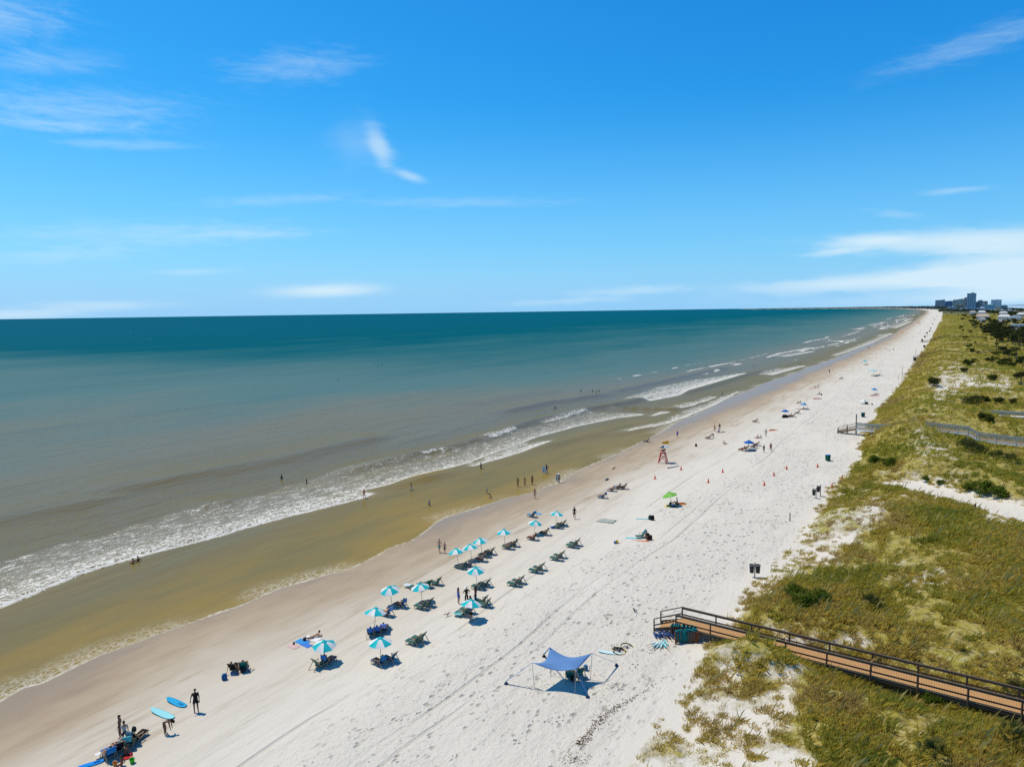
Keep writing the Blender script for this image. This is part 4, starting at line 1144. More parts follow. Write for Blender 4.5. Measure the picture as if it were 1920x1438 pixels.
def board(px, py, yaw, l_, w_, col, label, name='surfboard', dz=.05, thick=.07, pitch=0, loc=None, cat=None, deck=None):
    """a foam board: rounded outline, rocker and rails; fins below"""
    root = empty(name, loc if loc is not None else at(px, py), R(yaw), label, cat or name.replace('_', ' '))
    b = MB(); n = 18; rows = []
    for i in range(n + 1):
        t = i / n; y = (t - .5) * l_
        hw = w_ / 2 * (max(0, 1 - abs(2 * t - 1) ** 3.2)) ** .55 * (1 - .12 * t); zz = .10 * (2 * t - 1) ** 4 * l_ * .3
        ring = []
        for q in range(10):
            a = 2 * math.pi * q / 10; ring.append((hw * math.cos(a), y, zz + thick / 2 * math.sin(a) * (1 if hw > .02 else .3)))
        rows.append(ring)
    vs_ = [p for r in rows for p in r]; fs = [(i * 10 + q, i * 10 + (q + 1) % 10, (i + 1) * 10 + (q + 1) % 10, (i + 1) * 10 + q) for i in range(n) for q in range(10)]
    b.add(vs_, fs, 0, True); b.add(rows[0], [tuple(range(10))], 0); b.add(rows[-1], [tuple(range(10))[::-1]], 0)
    bo = b.build('board', cmat(col), root)
    if deck:
        d = MB(); d.slab([[(x, y, thick / 2 + .008) for x in (-w_ * .16, w_ * .16)] for y in (-.34 * l_, -.1 * l_)], .01); d.build('grip_pad', cmat(deck), root)
    f = MB()
    for x in (-.12, 0, .12): f.hexa([(x - .006, -.42 * l_, -.12), (x + .006, -.42 * l_, -.12), (x + .006, -.36 * l_, -.12), (x - .006, -.36 * l_, -.12)], [(x - .006, -.44 * l_, -.02), (x + .006, -.44 * l_, -.02), (x + .006, -.34 * l_, -.02), (x - .006, -.34 * l_, -.02)])
    f.build('fin', FAB['black'], root)
    root.location.z += dz + .05; root.rotation_euler.x = R(pitch); return root
def bag(px, py, col, label, name='backpack', s_=1.0, loc=None, yaw=0):
    root = empty(name, loc if loc is not None else at(px, py), R(yaw), label, name.replace('_', ' '), sc_=s_)
    b = MB(); b.lathe([(.0, 0), (.15, .01), (.19, .08), (.19, .30), (.16, .40), (.09, .46), (0, .48)], n=12)
    b.v = [(x, y * .72, z) for x, y, z in b.v]; b.build('body', cmat(col), root)
    b = MB(); b.lathe([(0, .05), (.11, .06), (.12, .2), (.08, .26), (0, .27)], (0, .13, 0), 10); b.build('front_pocket', cmat(tuple(c * .6 for c in col)), root)
    for s in (-1, 1):
        b = MB(); b.path([(s * .08, -.12, .42), (s * .1, -.20, .3), (s * .1, -.19, .15), (s * .09, -.12, .06)], .014); b.build('strap', FAB['black'], root)
    return root
def cooler(px, py, col, label, yaw=20, s_=1.0, lid=(.75, .75, .73)):
    root = empty('cooler', at(px, py), R(yaw), label, 'cooler', sc_=s_)
    MB().box((0, 0, .17), (.55, .34, .34), taper=1.06).build('body', cmat(col), root)
    MB().box((0, 0, .375), (.60, .385, .065)).build('lid', cmat(lid), root)
    b = MB(); b.path([(-.30, .0, .30), (-.34, 0, .34), (-.34, 0, .40)], .012); b.path([(.30, .0, .30), (.34, 0, .34), (.34, 0, .40)], .012); b.build('handle', FAB['black'], root)
    return root
def bucket(px, py, col, label, s_=1.0):
    root = empty('bucket', at(px, py), 0, label, 'bucket', sc_=s_)
    b = MB(); b.lathe([(0, .02), (.10, 0), (.135, .24), (.145, .25), (.125, .24), (.09, .02)], n=14); b.build('pail', cmat(col), root)
    b = MB(); b.path([(.14 * math.cos(a), 0, .25 + .14 * math.sin(a)) for a in [math.pi * i / 8 for i in range(9)]], .008); b.build('handle', WHITE, root); return root
ORANGE = pmat('cone_orange', (.72, .055, .015), .6, .3, .08)
def make_cone():
    root = empty('traffic_cone', (0, 0, 0))
    MB().box((0, 0, .02), (.40, .40, .04)).build('base', ORANGE, root)
    b = MB(); b.lathe([(.155, .04), (.145, .10), (.115, .28), (.095, .40), (.06, .60), (.035, .74), (.0, .745)], n=14); b.build('body', ORANGE, root)
    b = MB(); b.lathe([(.115, .32), (.098, .42)], n=14); b.lathe([(.119, .32), (.101, .42), (.097, .42), (.113, .32)], n=14); b.build('collar', pmat('cone_dark_orange', (.55, .04, .015)), root); return root
CONE = make_cone()
for i, (px, py, lab) in enumerate([(1228, 898, 'orange cone nearest the lifeguard stand on the camera side'), (1277, 881, 'orange cone just right of the rescue board under the lifeguard stand'), (1328, 905, 'orange cone standing above and right of the lime green umbrella'), (1355, 886, 'orange cone in the upper line, second from the lifeguard stand'),
        (1433, 910, 'orange cone on churned sand in the lower line, between the umbrella and the twin bins'), (1451, 892, 'orange cone on churned sand, middle of the right-hand trio'), (1475, 880, 'orange cone on churned sand, top of the right-hand trio'), (1533, 876, 'orange cone just below the blue-lidded bin'),
        (1579, 898, 'orange cone at the mouth of the sandy path'), (1560, 914, 'orange cone at the dune toe beside the twin bins')]):
    o = dup(CONE) if i else CONE
    o.location = at(px, py); o.rotation_euler = (0, 0, rnd.random()); tag(o, lab, 'cone', 'orange cones across the beach')
# bins on posts
BIN = pmat('dark_bin', (.022, .03, .034), .6, .3, .1)
def post_bin(px, py, label, h_=1.35, tw=1):
    root = empty('litter_bin', at(px, py), R(rnd.uniform(-20, 20)), label, 'bin')
    MB().bar((0, 0, -.4), (0, 0, h_ + .25), .10, .10, up=(0, 1, 0)).build('post', CW, root)
    for k in range(tw):
        x = .31 * (1 if k else -1)
        b = MB(); b.lathe([(0, h_ - .85), (.20, h_ - .85), (.25, h_ - .05), (.27, h_), (.235, h_), (.19, h_ - .80), (0, h_ - .80)], (x, 0, 0), 14); b.build('barrel', BIN, root)
        b = MB(); b.lathe([(.272, h_ - .03), (.285, h_ - .03), (.285, h_ + .02), (.272, h_ + .02)], (x, 0, 0), 14); b.build('rim', METAL, root)
    return root
post_bin(1415, 1082, 'pair of dark bins on a post beside the dune toe, nearest the boardwalk', 1.35, 2)
post_bin(1530, 934, 'dark bin on a post, front one of the two close together', 1.3, 1)
post_bin(1538, 930, 'dark bin on a post, rear one of the two close together', 1.5, 1)
def wheel_bin(px, py, label, lid, body):
    root = empty('wheeled_bin', at(px, py), R(rnd.uniform(20, 50)), label, 'bin')
    MB().box((0, 0, .58), (.54, .60, .98), taper=1.18).build('body', cmat(body), root)
    b = MB(); b.bar((0, .36, 1.09), (0, -.40, 1.17), .68, .06); b.build('lid', cmat(lid), root)
    for s in (-1, 1):
        b = MB(); b.tube((s * .25, -.30, .11), (s * .31, -.30, .11), .11, .11, 12); b.build('wheel', BIN, root)
    MB().bar((-.26, -.42, 1.03), (.26, -.42, 1.03), .035).build('handle', BIN, root); return root
wheel_bin(1552, 864, 'green wheeled bin with a bright blue lid near the path mouth', (.02, .22, .62), (.01, .09, .06))
wheel_bin(1618, 782, 'dark blue-green wheeled bin above the brown stairs', (.01, .07, .11), (.01, .06, .07))
def post(px, py, h_, label, r=.07, mat_=None, loc=None):
    b = MB(); b.tube((0, 0, -.4), (0, 0, h_), r, r * .9, 9); b.lathe([(r * .9, h_), (r * .6, h_ + .02), (0, h_ + .03)], n=9)
    o = b.build('post', mat_ or M_RAIL); o.location = loc if loc is not None else at(px, py); return tag(o, label, 'post')
post(1481, 977, 1.15, 'short dark post alone at the edge of the dune grass')
post(1828, 959, 1.0, 'stubby wooden post beside the sandy path', .1)
post(1691, 712, 5.0, 'tall thin pole standing at the dune foot far along the beach', .07, M_TAN)
post(1685, 712, 2.0, 'short thin pole beside the tall one far along the beach', .07, M_TAN)
post(1604.5, 815, 4.6, 'thick dark post rising above the landing of the brown stairs', .12)
post(1717, 666, 3.6, 'thin pole beside the far grey beach steps', .07, M_RAIL)
post(1738, 656, 4.2, 'thin pole at the dune edge behind the far grey beach steps', .07, M_RAIL)

# lifeguard stand
RED = wood('red_painted_wood', (.50, .012, .03), (.62, .03, .05), 4.0, .6)
YEL = pmat('yellow_flag', (.80, .42, .01), .8, .1, .05, trans=.2)
root = empty('lifeguard_stand', at(1243, 868), R(SEA + 10), 'red timber lifeguard stand with a yellow flag and a white and navy umbrella', 'lifeguard stand')
for sx2 in (-1, 1):
    for sy2 in (-1, 1):
        MB().bar((sx2 * .85, sy2 * .85, -.1), (sx2 * .45, sy2 * .40, 1.95), .11, .09).build('leg', RED, root)
for z in (.45, .95, 1.45):
    f = 1 - z / 2.1 * .5
    b = MB()
    b.bar((-.85 * f, .87 * f, z), (.85 * f, .87 * f, z), .05, .09); b.build('rung', RED, root)
    b = MB(); b.bar((-.85 * f, -.87 * f, z), (.85 * f, -.87 * f, z), .05, .09); b.build('brace', RED, root)
for s in (-1, 1):
    b = MB(); b.bar((s * .80, .75, .25), (s * .52, -.5, 1.7), .04, .09); b.bar((s * .80, -.75, .25), (s * .52, .5, 1.7), .04, .09); b.build('cross_brace', RED, root)
MB().box((0, 0, 1.99), (1.1, 1.05, .07)).build('platform', RED, root)
MB().box((0, .02, 2.38), (.95, .6, .06)).build('seat', RED, root)
b = MB()
for x in (-.38, -.19, 0, .19, .38): b.bar((x, -.30, 2.35), (x, -.45, 3.05), .15, .03)
b.build('backrest', RED, root)
for s in (-1, 1): MB().bar((s * .5, -.4, 2.65), (s * .5, .32, 2.65), .1, .04).build('armrest', RED, root)
b = MB(); b.tube((.0, -.5, 1.95), (0, -.5, 3.75), .025); b.build('umbrella_pole', METAL, root)
uo = make_umbrella('umbrella', [WHITE, WHITE, NAVY], 1.0, 1.35, 1.8, 6); uo.parent = root; uo.location = (0, -.30, 1.75)
for ch in list(uo.children):                                # its pieces belong to the stand
    ch.parent = root; ch.location = (0, -.30, 1.75); ch.name = {'canopy': 'umbrella_canopy', 'pole': 'umbrella_pole', 'rib': 'umbrella_rib', 'finial': 'umbrella_finial', 'vent_cap': 'umbrella_cap'}.get(ch.name.split('.')[0], ch.name)
bpy.data.objects.remove(uo)
b = MB(); b.tube((-.35, -.55, 1.95), (-.35, -.55, 4.45), .02); b.build('flagpole', METAL, root)
b = MB(); fw_ = Vector((math.cos(R(-20)), math.sin(R(-20)), 0)); pts = []
Rr = Matrix.Rotation(-R(SEA + 10), 3, 'Z')
for i in range(10):
    t = i / 9; d = Rr @ Vector((-1.0, .15, 0))
    pts.append([Vector((-.35, -.55, 4.42 - .18 * t)) + d * (1.25 * t - .55) + Vector((0, .07 * math.sin(6 * t), -h * (1 - .35 * t) + .05 * math.sin(7 * t))) for h in (0, .2, .4, .62)])
b.slab(pts, .008); b.build('flag', YEL, root)

# the beach canopy: one stretched cloth on four poles, held by sandbag ropes
CAN = pmat('blue_stretch_canopy', (.13, .27, .52), .85, .1, .05, 3, trans=.08)
cz_ = {}
def tent_pt(px, py, z):
    d = flat(px, py, z); return Vector(d)
tc = at(1062, 1283)
root = empty('beach_canopy', tc, 0, 'blue stretched sun canopy on poles with long corner ropes, open on all sides', 'canopy')
cor = [tent_pt(1031, 1213, 3.9), tent_pt(1110, 1224, 3.85), tent_pt(1079, 1254, 3.65), tent_pt(998, 1242, 3.65)]
gz0 = tc.z; N = 14; pts = []
for i in range(N + 1):
    row = []
    for j in range(N + 1):
        s, t = i / N, j / N
        p = (cor[0] * (1 - s) + cor[1] * s) * (1 - t) + (cor[3] * (1 - s) + cor[2] * s) * t
        ctr_ = (cor[0] + cor[1] + cor[2] + cor[3]) / 4
        e = 4 * s * (1 - s), 4 * t * (1 - t)
        pull = .17 * (e[0] * (2 * t - 1) ** 2 + e[1] * (2 * s - 1) ** 2) + .0
        p = p + (ctr_ - p) * pull; p = p + Vector((0, 0, -.62 * max(e[0] * (1 - e[1] * .35), e[1] * (1 - e[0] * .35)) * .75))
        row.append(p - tc)
    pts.append(row)
MB().slab(pts, .01).build('canopy', CAN, root)
for c_, (gx2, gy2), sg in zip(cor, [(1020, 1231), (1156, 1248), (1102, 1307), (949, 1282)], (0, 1, 2, 3)):
    g = at(gx2, gy2)
    foot = Vector((c_.x, c_.y, th(c_.x, c_.y) - .2)) + (ctr_ - c_) * .06
    b = MB(); b.tube(foot - tc, c_ - tc - Vector((0, 0, .02)), .022, .022, 7); b.build('pole', METAL, root)
    b = MB(); a0 = c_ - tc; a1 = g - tc + Vector((0, 0, .22)); sd = (a1 - a0).cross(Vector((0, 0, 1))).normalized()
    b.slab([[a0 + (a1 - a0) * t + sd * w2 * (.035 + .05 * t * t) for w2 in (-1, 1)] for t in [i / 8 for i in range(9)]], .02); b.build('corner_strap', CAN, root)
    b = MB(); b.lathe([(0, 0), (.15, .01), (.17, .05), (.12, .13), (.05, .20), (0, .21)], g - tc - Vector((0, 0, .02)), 10); b.build('sandbag', NAVY if sg != 0 else FAB['black'], root)

# the rental stack at the foot of the boardwalk
def stack_chair(loc, yaw, lean, fab, label, group):
    o = dup(SC[fab]); o.location = loc; o.rotation_euler = (R(lean), 0, R(yaw)); tag(o, label, 'chair', group); return o
def folded_chair(fab):
    root = empty('folded_chair', (0, 0, 0))
    for s in (-1, 1):
        b = MB(); b.bar((s * .3, 0, .0), (s * .3, .0, 1.12), .035, .05); b.bar((s * .3, .055, .04), (s * .3, .055, .98), .035, .04); b.build('side_rail', pmat('red_brown_wood', (.25, .085, .035), .7, .2, .2), root)
    MB().slab([[(x, .025, z) for x in (-.28, .28)] for z in (.15, .4, .7, 1.08)], .012).build('sling', FAB[fab], root)
    MB().slab([[(x, y, 1.13 + .03 * math.sin(3.14 * t)) for x in (-.29, .29)] for t, y in ((0, -.05), (.5, .02), (1, .09))], .02).build('headrest', FAB['teal'], root)
    return root
FC = folded_chair('green'); FU = [False]
for k in range(26):
    t = k / 25
    if k < 14: base = at(1266 + 3.1 * k, 1192 + .62 * k); yw = 58 - k * .5
    else: base = at(1272 + (k - 14) * 2.9, 1206.5 - .12 * (k - 14) ** 1.45); yw = 30 - (k - 14) * 9
    o = dup(FC) if FU[0] else FC; FU[0] = True
    o.location = base; o.rotation_euler = (R(-9 + rnd.uniform(-7, 7)), 0, R(yw + rnd.uniform(-5, 5))); o.location.z -= rnd.uniform(0, .16); tag(o, 'folded wooden chair with teal headrest in the upright stack under the boardwalk', 'chair', 'folded chairs stacked by the boardwalk')
NV = pmat('navy_roll', (.015, .045, .16), .7, .2, .15)
def folded_umb(name, mats, ln=1.25):
    root = empty(name, (0, 0, 0))
    b = MB(); n = 10; rows = []
    prof = [(.02, 0), (.06, .03), (.085, .25), (.075, .6), (.05, .95), (.02, ln)]
    b.lathe([(r, z) for r, z in prof], n=n)
    for q in range(len(b.mi)): b.mi[q] = (q % n) // 2 % len(mats)
    b.v = [(z - ln / 2, x * 1.2, y + .07) for x, y, z in b.v]; b.build('furled_canopy', mats, root)
    b = MB(); b.tube((-ln / 2 - .55, 0, .06), (ln / 2 + .06, 0, .07), .018, .018, 6); b.build('pole', POLE, root); return root
FN = folded_umb('furled_umbrella', [NV]); FT = folded_umb('furled_umbrella', [TEAL, WHITE])
for k in range(12):
    o = dup(FN) if k else FN; b_ = at(1228 + k * 4.2, 1192 + (k % 2) * 1.2)
    o.location = b_ + Vector((0, 0, .12 * (k % 3))); o.rotation_euler = (0, 0, R(100 + rnd.uniform(-9, 9))); tag(o, 'navy furled umbrella in the pile beside the foot of the boardwalk steps', 'umbrella', 'navy furled umbrellas')
for k in range(9):
    o = dup(FT) if k else FT; b_ = at(1233 + (k % 5) * 3.8, 1205 + (k // 5) * 5)
    o.location = b_ + Vector((0, 0, .04 * (k % 3))); o.rotation_euler = (0, 0, R([25, 45, 60, 75, 95, 35, 55, 70, 100][k])); tag(o, 'teal and white furled umbrella in the fanned pile on the sand', 'umbrella', 'teal furled umbrellas')
b = None
o = board(1226, 1189, 85, 1.9, .12, (.35, .2, .1), 'x'); bpy.data.objects.remove(o.children[1]); [bpy.data.objects.remove(c) for c in list(o.children)]; bpy.data.objects.remove(o)
# beach cart wheels lying on the sand
for px, py, tl, lab in ((1161, 1222, 8, 'big yellow and black cart wheel lying flat on the sand, nearer the blue canopy'), (1176, 1215, 16, 'big yellow and black cart wheel leaning on the other, nearer the boardwalk')):
    root = empty('cart_wheel', at(px, py) + Vector((0, 0, .07)), rnd.random(), lab, 'wheel'); root.rotation_euler = (R(tl), 0, rnd.random())
    b = MB(); b.lathe([(.50, -.03), (.56, -.03), (.57, .0), (.56, .04), (.50, .04), (.49, 0), (.50, -.03)], n=28); b.build('tyre', FAB['black'], root)
    b = MB()
    for k in range(8):
        a = k * math.pi / 4; b.tube((.07 * math.cos(a), .07 * math.sin(a), 0), (.49 * math.cos(a), .49 * math.sin(a), 0), .012, .012, 5)
    b.build('spokes', METAL, root)
    for k in range(8):
        a = k * math.pi / 4 + .2; MB().box((.545 * math.cos(a), .545 * math.sin(a), .045), (.11, .06, .05), a + 1.57).build('grip', pmat('yellow_plastic', (.72, .52, .02)), root)
    b = MB(); b.lathe([(0, -.05), (.08, -.05), (.08, .06), (0, .07)], n=10); b.build('hub', FAB['black'], root)
board(1143, 1224, 72, 2.0, .52, (.52, .72, .74), 'pale mint paddleboard lying beside the cart wheels', 'paddleboard', dz=.0, cat='board')
o = towel(1157, 1217, 40, .5, .8, (.03, .03, .035), 'crumpled black cloth lying in front of the leaning cart wheel', .12)
# ------------------------------------------------------------------ people: one skinned body per pose, clothes and hair as parts
def J(**k): return k
BASE = dict(pel=(0, 0, .92), sp=(0, -.01, 1.12), ch=(0, -.01, 1.32), nk=(0, 0, 1.46), hb=(0, .015, 1.55), ht=(0, .02, 1.665), ns=(0, .115, 1.575),
            shL=(-.17, -.01, 1.40), elL=(-.23, -.03, 1.13), wrL=(-.25, .05, .90), haL=(-.25, .08, .82), shR=(.17, -.01, 1.40), elR=(.23, -.03, 1.13), wrR=(.25, .05, .90), haR=(.25, .08, .82),
            hpL=(-.095, 0, .88), knL=(-.11, .02, .49), anL=(-.11, -.03, .085), toL=(-.12, .12, .035), hpR=(.095, 0, .88), knR=(.11, .02, .49), anR=(.11, -.03, .085), toR=(.12, .12, .035))
RAD = dict(pel=(.135, .10), sp=(.118, .088), ch=(.145, .10), nk=(.052, .055), hb=(.078, .09), ht=(.062, .075), ns=(.016, .016), sh=(.062, .062), el=(.040, .040), wr=(.027, .024), ha=(.036, .018), hp=(.083, .085), kn=(.056, .058), an=(.038, .04), to=(.034, .026))
def mk(**k):
    d = dict(BASE); d.update(k); return d
POSES = dict(
    stand=mk(),
    walk=mk(knL=(-.10, .16, .50), anL=(-.10, .22, .10), toL=(-.10, .36, .05), knR=(.10, -.06, .50), anR=(.10, -.30, .16), toR=(.10, -.22, .05), elL=(-.22, -.13, 1.15), wrL=(-.23, -.08, .92), haL=(-.23, -.05, .84), elR=(.22, .06, 1.14), wrR=(.22, .22, .98), haR=(.22, .28, .92)),
    hips=mk(elL=(-.34, -.06, 1.18), wrL=(-.20, .06, 1.02), haL=(-.15, .09, .99), elR=(.34, -.06, 1.18), wrR=(.20, .06, 1.02), haR=(.15, .09, .99)),
    carry=mk(elR=(.28, -.02, 1.16), wrR=(.30, .14, .98), haR=(.29, .2, .94), anL=(-.15, .05, .085), toL=(-.16, .2, .035)),
    reach=mk(elR=(.22, .20, 1.44), wrR=(.12, .33, 1.58), haR=(.10, .34, 1.66), elL=(-.24, .02, 1.15), wrL=(-.12, .24, 1.12), haL=(-.06, .30, 1.14)),
    bend=mk(pel=(0, -.12, .90), sp=(0, .06, 1.02), ch=(0, .25, 1.03), nk=(0, .38, .98), hb=(0, .46, .94), ht=(0, .55, .88), ns=(0, .50, .84), shL=(-.16, .30, 1.0), elL=(-.19, .34, .74), wrL=(-.16, .38, .50), haL=(-.15, .40, .42), shR=(.16, .30, 1.0), elR=(.19, .34, .74), wrR=(.16, .38, .50), haR=(.15, .40, .42), hpL=(-.095, -.10, .86), hpR=(.095, -.10, .86), knL=(-.12, -.02, .48), knR=(.12, -.02, .48)),
    recline=mk(pel=(0, -.08, .36), sp=(0, -.24, .50), ch=(0, -.38, .68), nk=(0, -.47, .80), hb=(0, -.50, .89), ht=(0, -.53, 1.0), ns=(0, -.41, .94), shL=(-.17, -.42, .74), elL=(-.31, -.28, .66), wrL=(-.31, -.02, .62), haL=(-.30, .06, .61), shR=(.17, -.42, .74), elR=(.31, -.28, .66), wrR=(.31, -.02, .62), haR=(.30, .06, .61),
               hpL=(-.10, -.04, .37), knL=(-.12, .40, .46), anL=(-.12, .76, .20), toL=(-.13, .86, .26), hpR=(.10, -.04, .37), knR=(.12, .40, .46), anR=(.12, .76, .20), toR=(.13, .86, .26)),
    sit=mk(pel=(0, -.05, .12), sp=(0, -.12, .30), ch=(0, -.13, .50), nk=(0, -.10, .64), hb=(0, -.07, .73), ht=(0, -.05, .845), ns=(0, .04, .75), shL=(-.17, -.12, .58), elL=(-.27, -.18, .33), wrL=(-.22, .05, .30), haL=(-.17, .13, .33), shR=(.17, -.12, .58), elR=(.27, -.24, .33), wrR=(.30, -.32, .08), haR=(.31, -.33, .03),
           hpL=(-.10, 0, .12), knL=(-.14, .32, .42), anL=(-.12, .52, .07), toL=(-.12, .66, .04), hpR=(.10, 0, .12), knR=(.15, .38, .24), anR=(.10, .70, .07), toR=(.11, .80, .11)),
    lie=mk(pel=(0, 0, .12), sp=(0, -.2, .12), ch=(0, -.40, .13), nk=(0, -.54, .13), hb=(0, -.63, .14), ht=(0, -.745, .13), ns=(0, -.66, .25), shL=(-.18, -.48, .12), elL=(-.34, -.30, .06), wrL=(-.30, -.05, .05), haL=(-.28, .03, .05), shR=(.18, -.48, .12), elR=(.34, -.55, .06), wrR=(.20, -.72, .06), haR=(.14, -.74, .07),
           hpL=(-.10, .04, .11), knL=(-.13, .44, .12), anL=(-.13, .84, .06), toL=(-.16, .88, .16), hpR=(.10, .04, .11), knR=(.12, .40, .28), anR=(.13, .70, .07), toR=(.13, .83, .05)),
    prone=mk(pel=(0, 0, .12), sp=(0, -.2, .14), ch=(0, -.38, .20), nk=(0, -.50, .28), hb=(0, -.57, .34), ht=(0, -.65, .42), ns=(0, -.69, .33), shL=(-.18, -.43, .22), elL=(-.22, -.60, .05), wrL=(-.06, -.78, .05), haL=(0, -.80, .05), shR=(.18, -.43, .22), elR=(.22, -.60, .05), wrR=(.08, -.80, .06), haR=(.02, -.83, .06),
             hpL=(-.09, .06, .11), knL=(-.11, .46, .07), anL=(-.10, .74, .30), toL=(-.10, .70, .43), hpR=(.09, .06, .11), knR=(.11, .46, .07), anR=(.12, .88, .06), toR=(.12, 1.0, .03)),
    kneel=mk(pel=(0, -.18, .28), sp=(0, -.10, .45), ch=(0, .02, .62), nk=(0, .10, .74), hb=(0, .16, .80), ht=(0, .22, .90), ns=(0, .26, .76), shL=(-.16, .04, .68), elL=(-.22, .18, .46), wrL=(-.15, .34, .28), haL=(-.12, .40, .21), shR=(.16, .04, .68), elR=(.22, .18, .46), wrR=(.15, .34, .28), haR=(.12, .40, .21),
             hpL=(-.10, -.12, .26), knL=(-.15, .22, .10), anL=(-.13, -.22, .07), toL=(-.13, -.34, .04), hpR=(.10, -.12, .26), knR=(.15, .22, .10), anR=(.13, -.22, .07), toR=(.13, -.34, .04)))
def rad(j): return RAD.get(j) or RAD[j[:-1]]
BODY_E = [('pel', 'sp'), ('sp', 'ch'), ('ch', 'nk'), ('nk', 'hb'), ('hb', 'ht'), ('hb', 'ns')] + [(a + s, b + s) for s in 'LR' for a, b in (('sh', 'el'), ('el', 'wr'), ('wr', 'ha'), ('hp', 'kn'), ('kn', 'an'), ('an', 'to'))] + [('ch', 'shL'), ('ch', 'shR'), ('pel', 'hpL'), ('pel', 'hpR')]
GARM = dict(trunks=([('pel', 'spx'), ('pel', 'hpL'), ('pel', 'hpR'), ('hpL', 'thL'), ('hpR', 'thR')], .026), briefs=([('pel', 'spy'), ('pel', 'hpL'), ('pel', 'hpR')], .008),
            bra=([('chl', 'chm')], .010), suit=([('pel', 'sp'), ('sp', 'ch'), ('pel', 'hpL'), ('pel', 'hpR')], .010),
            shirt=([('pelu', 'sp'), ('sp', 'ch'), ('ch', 'nkl'), ('ch', 'shL'), ('ch', 'shR'), ('shL', 'uaL'), ('shR', 'uaR')], .032),
            wrap=([('pel', 'sp'), ('sp', 'ch'), ('ch', 'shL'), ('ch', 'shR'), ('shL', 'elL'), ('shR', 'elR'), ('pel', 'hpL'), ('pel', 'hpR'), ('hpL', 'knL'), ('hpR', 'knR')], .045),
            pants=([('pel', 'spx'), ('pel', 'hpL'), ('pel', 'hpR'), ('hpL', 'knL'), ('hpR', 'knR'), ('knL', 'anuL'), ('knR', 'anuR')], .026),
            dress=([('pel', 'sp'), ('sp', 'ch'), ('ch', 'shL'), ('ch', 'shR'), ('pel', 'hpL'), ('pel', 'hpR'), ('hpL', 'thL'), ('hpR', 'thR')], .030))
def lerp(p, q, t): return tuple(a + (b - a) * t for a, b in zip(p, q))
def joints(pose):
    d = dict(POSES[pose]); r = {}
    for s in 'LR':
        d['th' + s] = lerp(d['hp' + s], d['kn' + s], .62); d['ua' + s] = lerp(d['sh' + s], d['el' + s], .62); d['anu' + s] = lerp(d['kn' + s], d['an' + s], .85)
        r['th' + s] = (.078, .078); r['ua' + s] = (.052, .052); r['anu' + s] = (.050, .050)
    d['spx'] = lerp(d['pel'], d['sp'], .45); d['spy'] = lerp(d['pel'], d['sp'], .15); d['chl'] = lerp(d['sp'], d['ch'], .72); d['chm'] = lerp(d['ch'], d['nk'], .12); d['nkl'] = lerp(d['ch'], d['nk'], .55); d['pelu'] = lerp(d['pel'], d['sp'], -.1)
    r.update(spx=(.125, .094), spy=(.13, .098), chl=(.132, .098), chm=(.138, .098), nkl=(.08, .07), pelu=(.13, .098))
    return d, r
def skin_mesh(name, V, E, radii, root_i, sub=1):
    me = bpy.data.meshes.new(name); me.from_pydata(V, E, []); ob = link('tmp', me)
    sk = ob.modifiers.new('s', 'SKIN'); sk.use_smooth_shade = True; sk.branch_smoothing = .6
    if sub: ss = ob.modifiers.new('u', 'SUBSURF'); ss.levels = sub; ss.render_levels = sub
    for i, rr in enumerate(radii):
        d = me.skin_vertices[0].data[i]; d.radius = rr; d.use_root = (i == root_i)
    dg_ = bpy.context.evaluated_depsgraph_get(); out = bpy.data.meshes.new_from_object(ob.evaluated_get(dg_)); out.name = name
    bpy.data.objects.remove(ob); bpy.data.meshes.remove(me); return out
_PM = {}
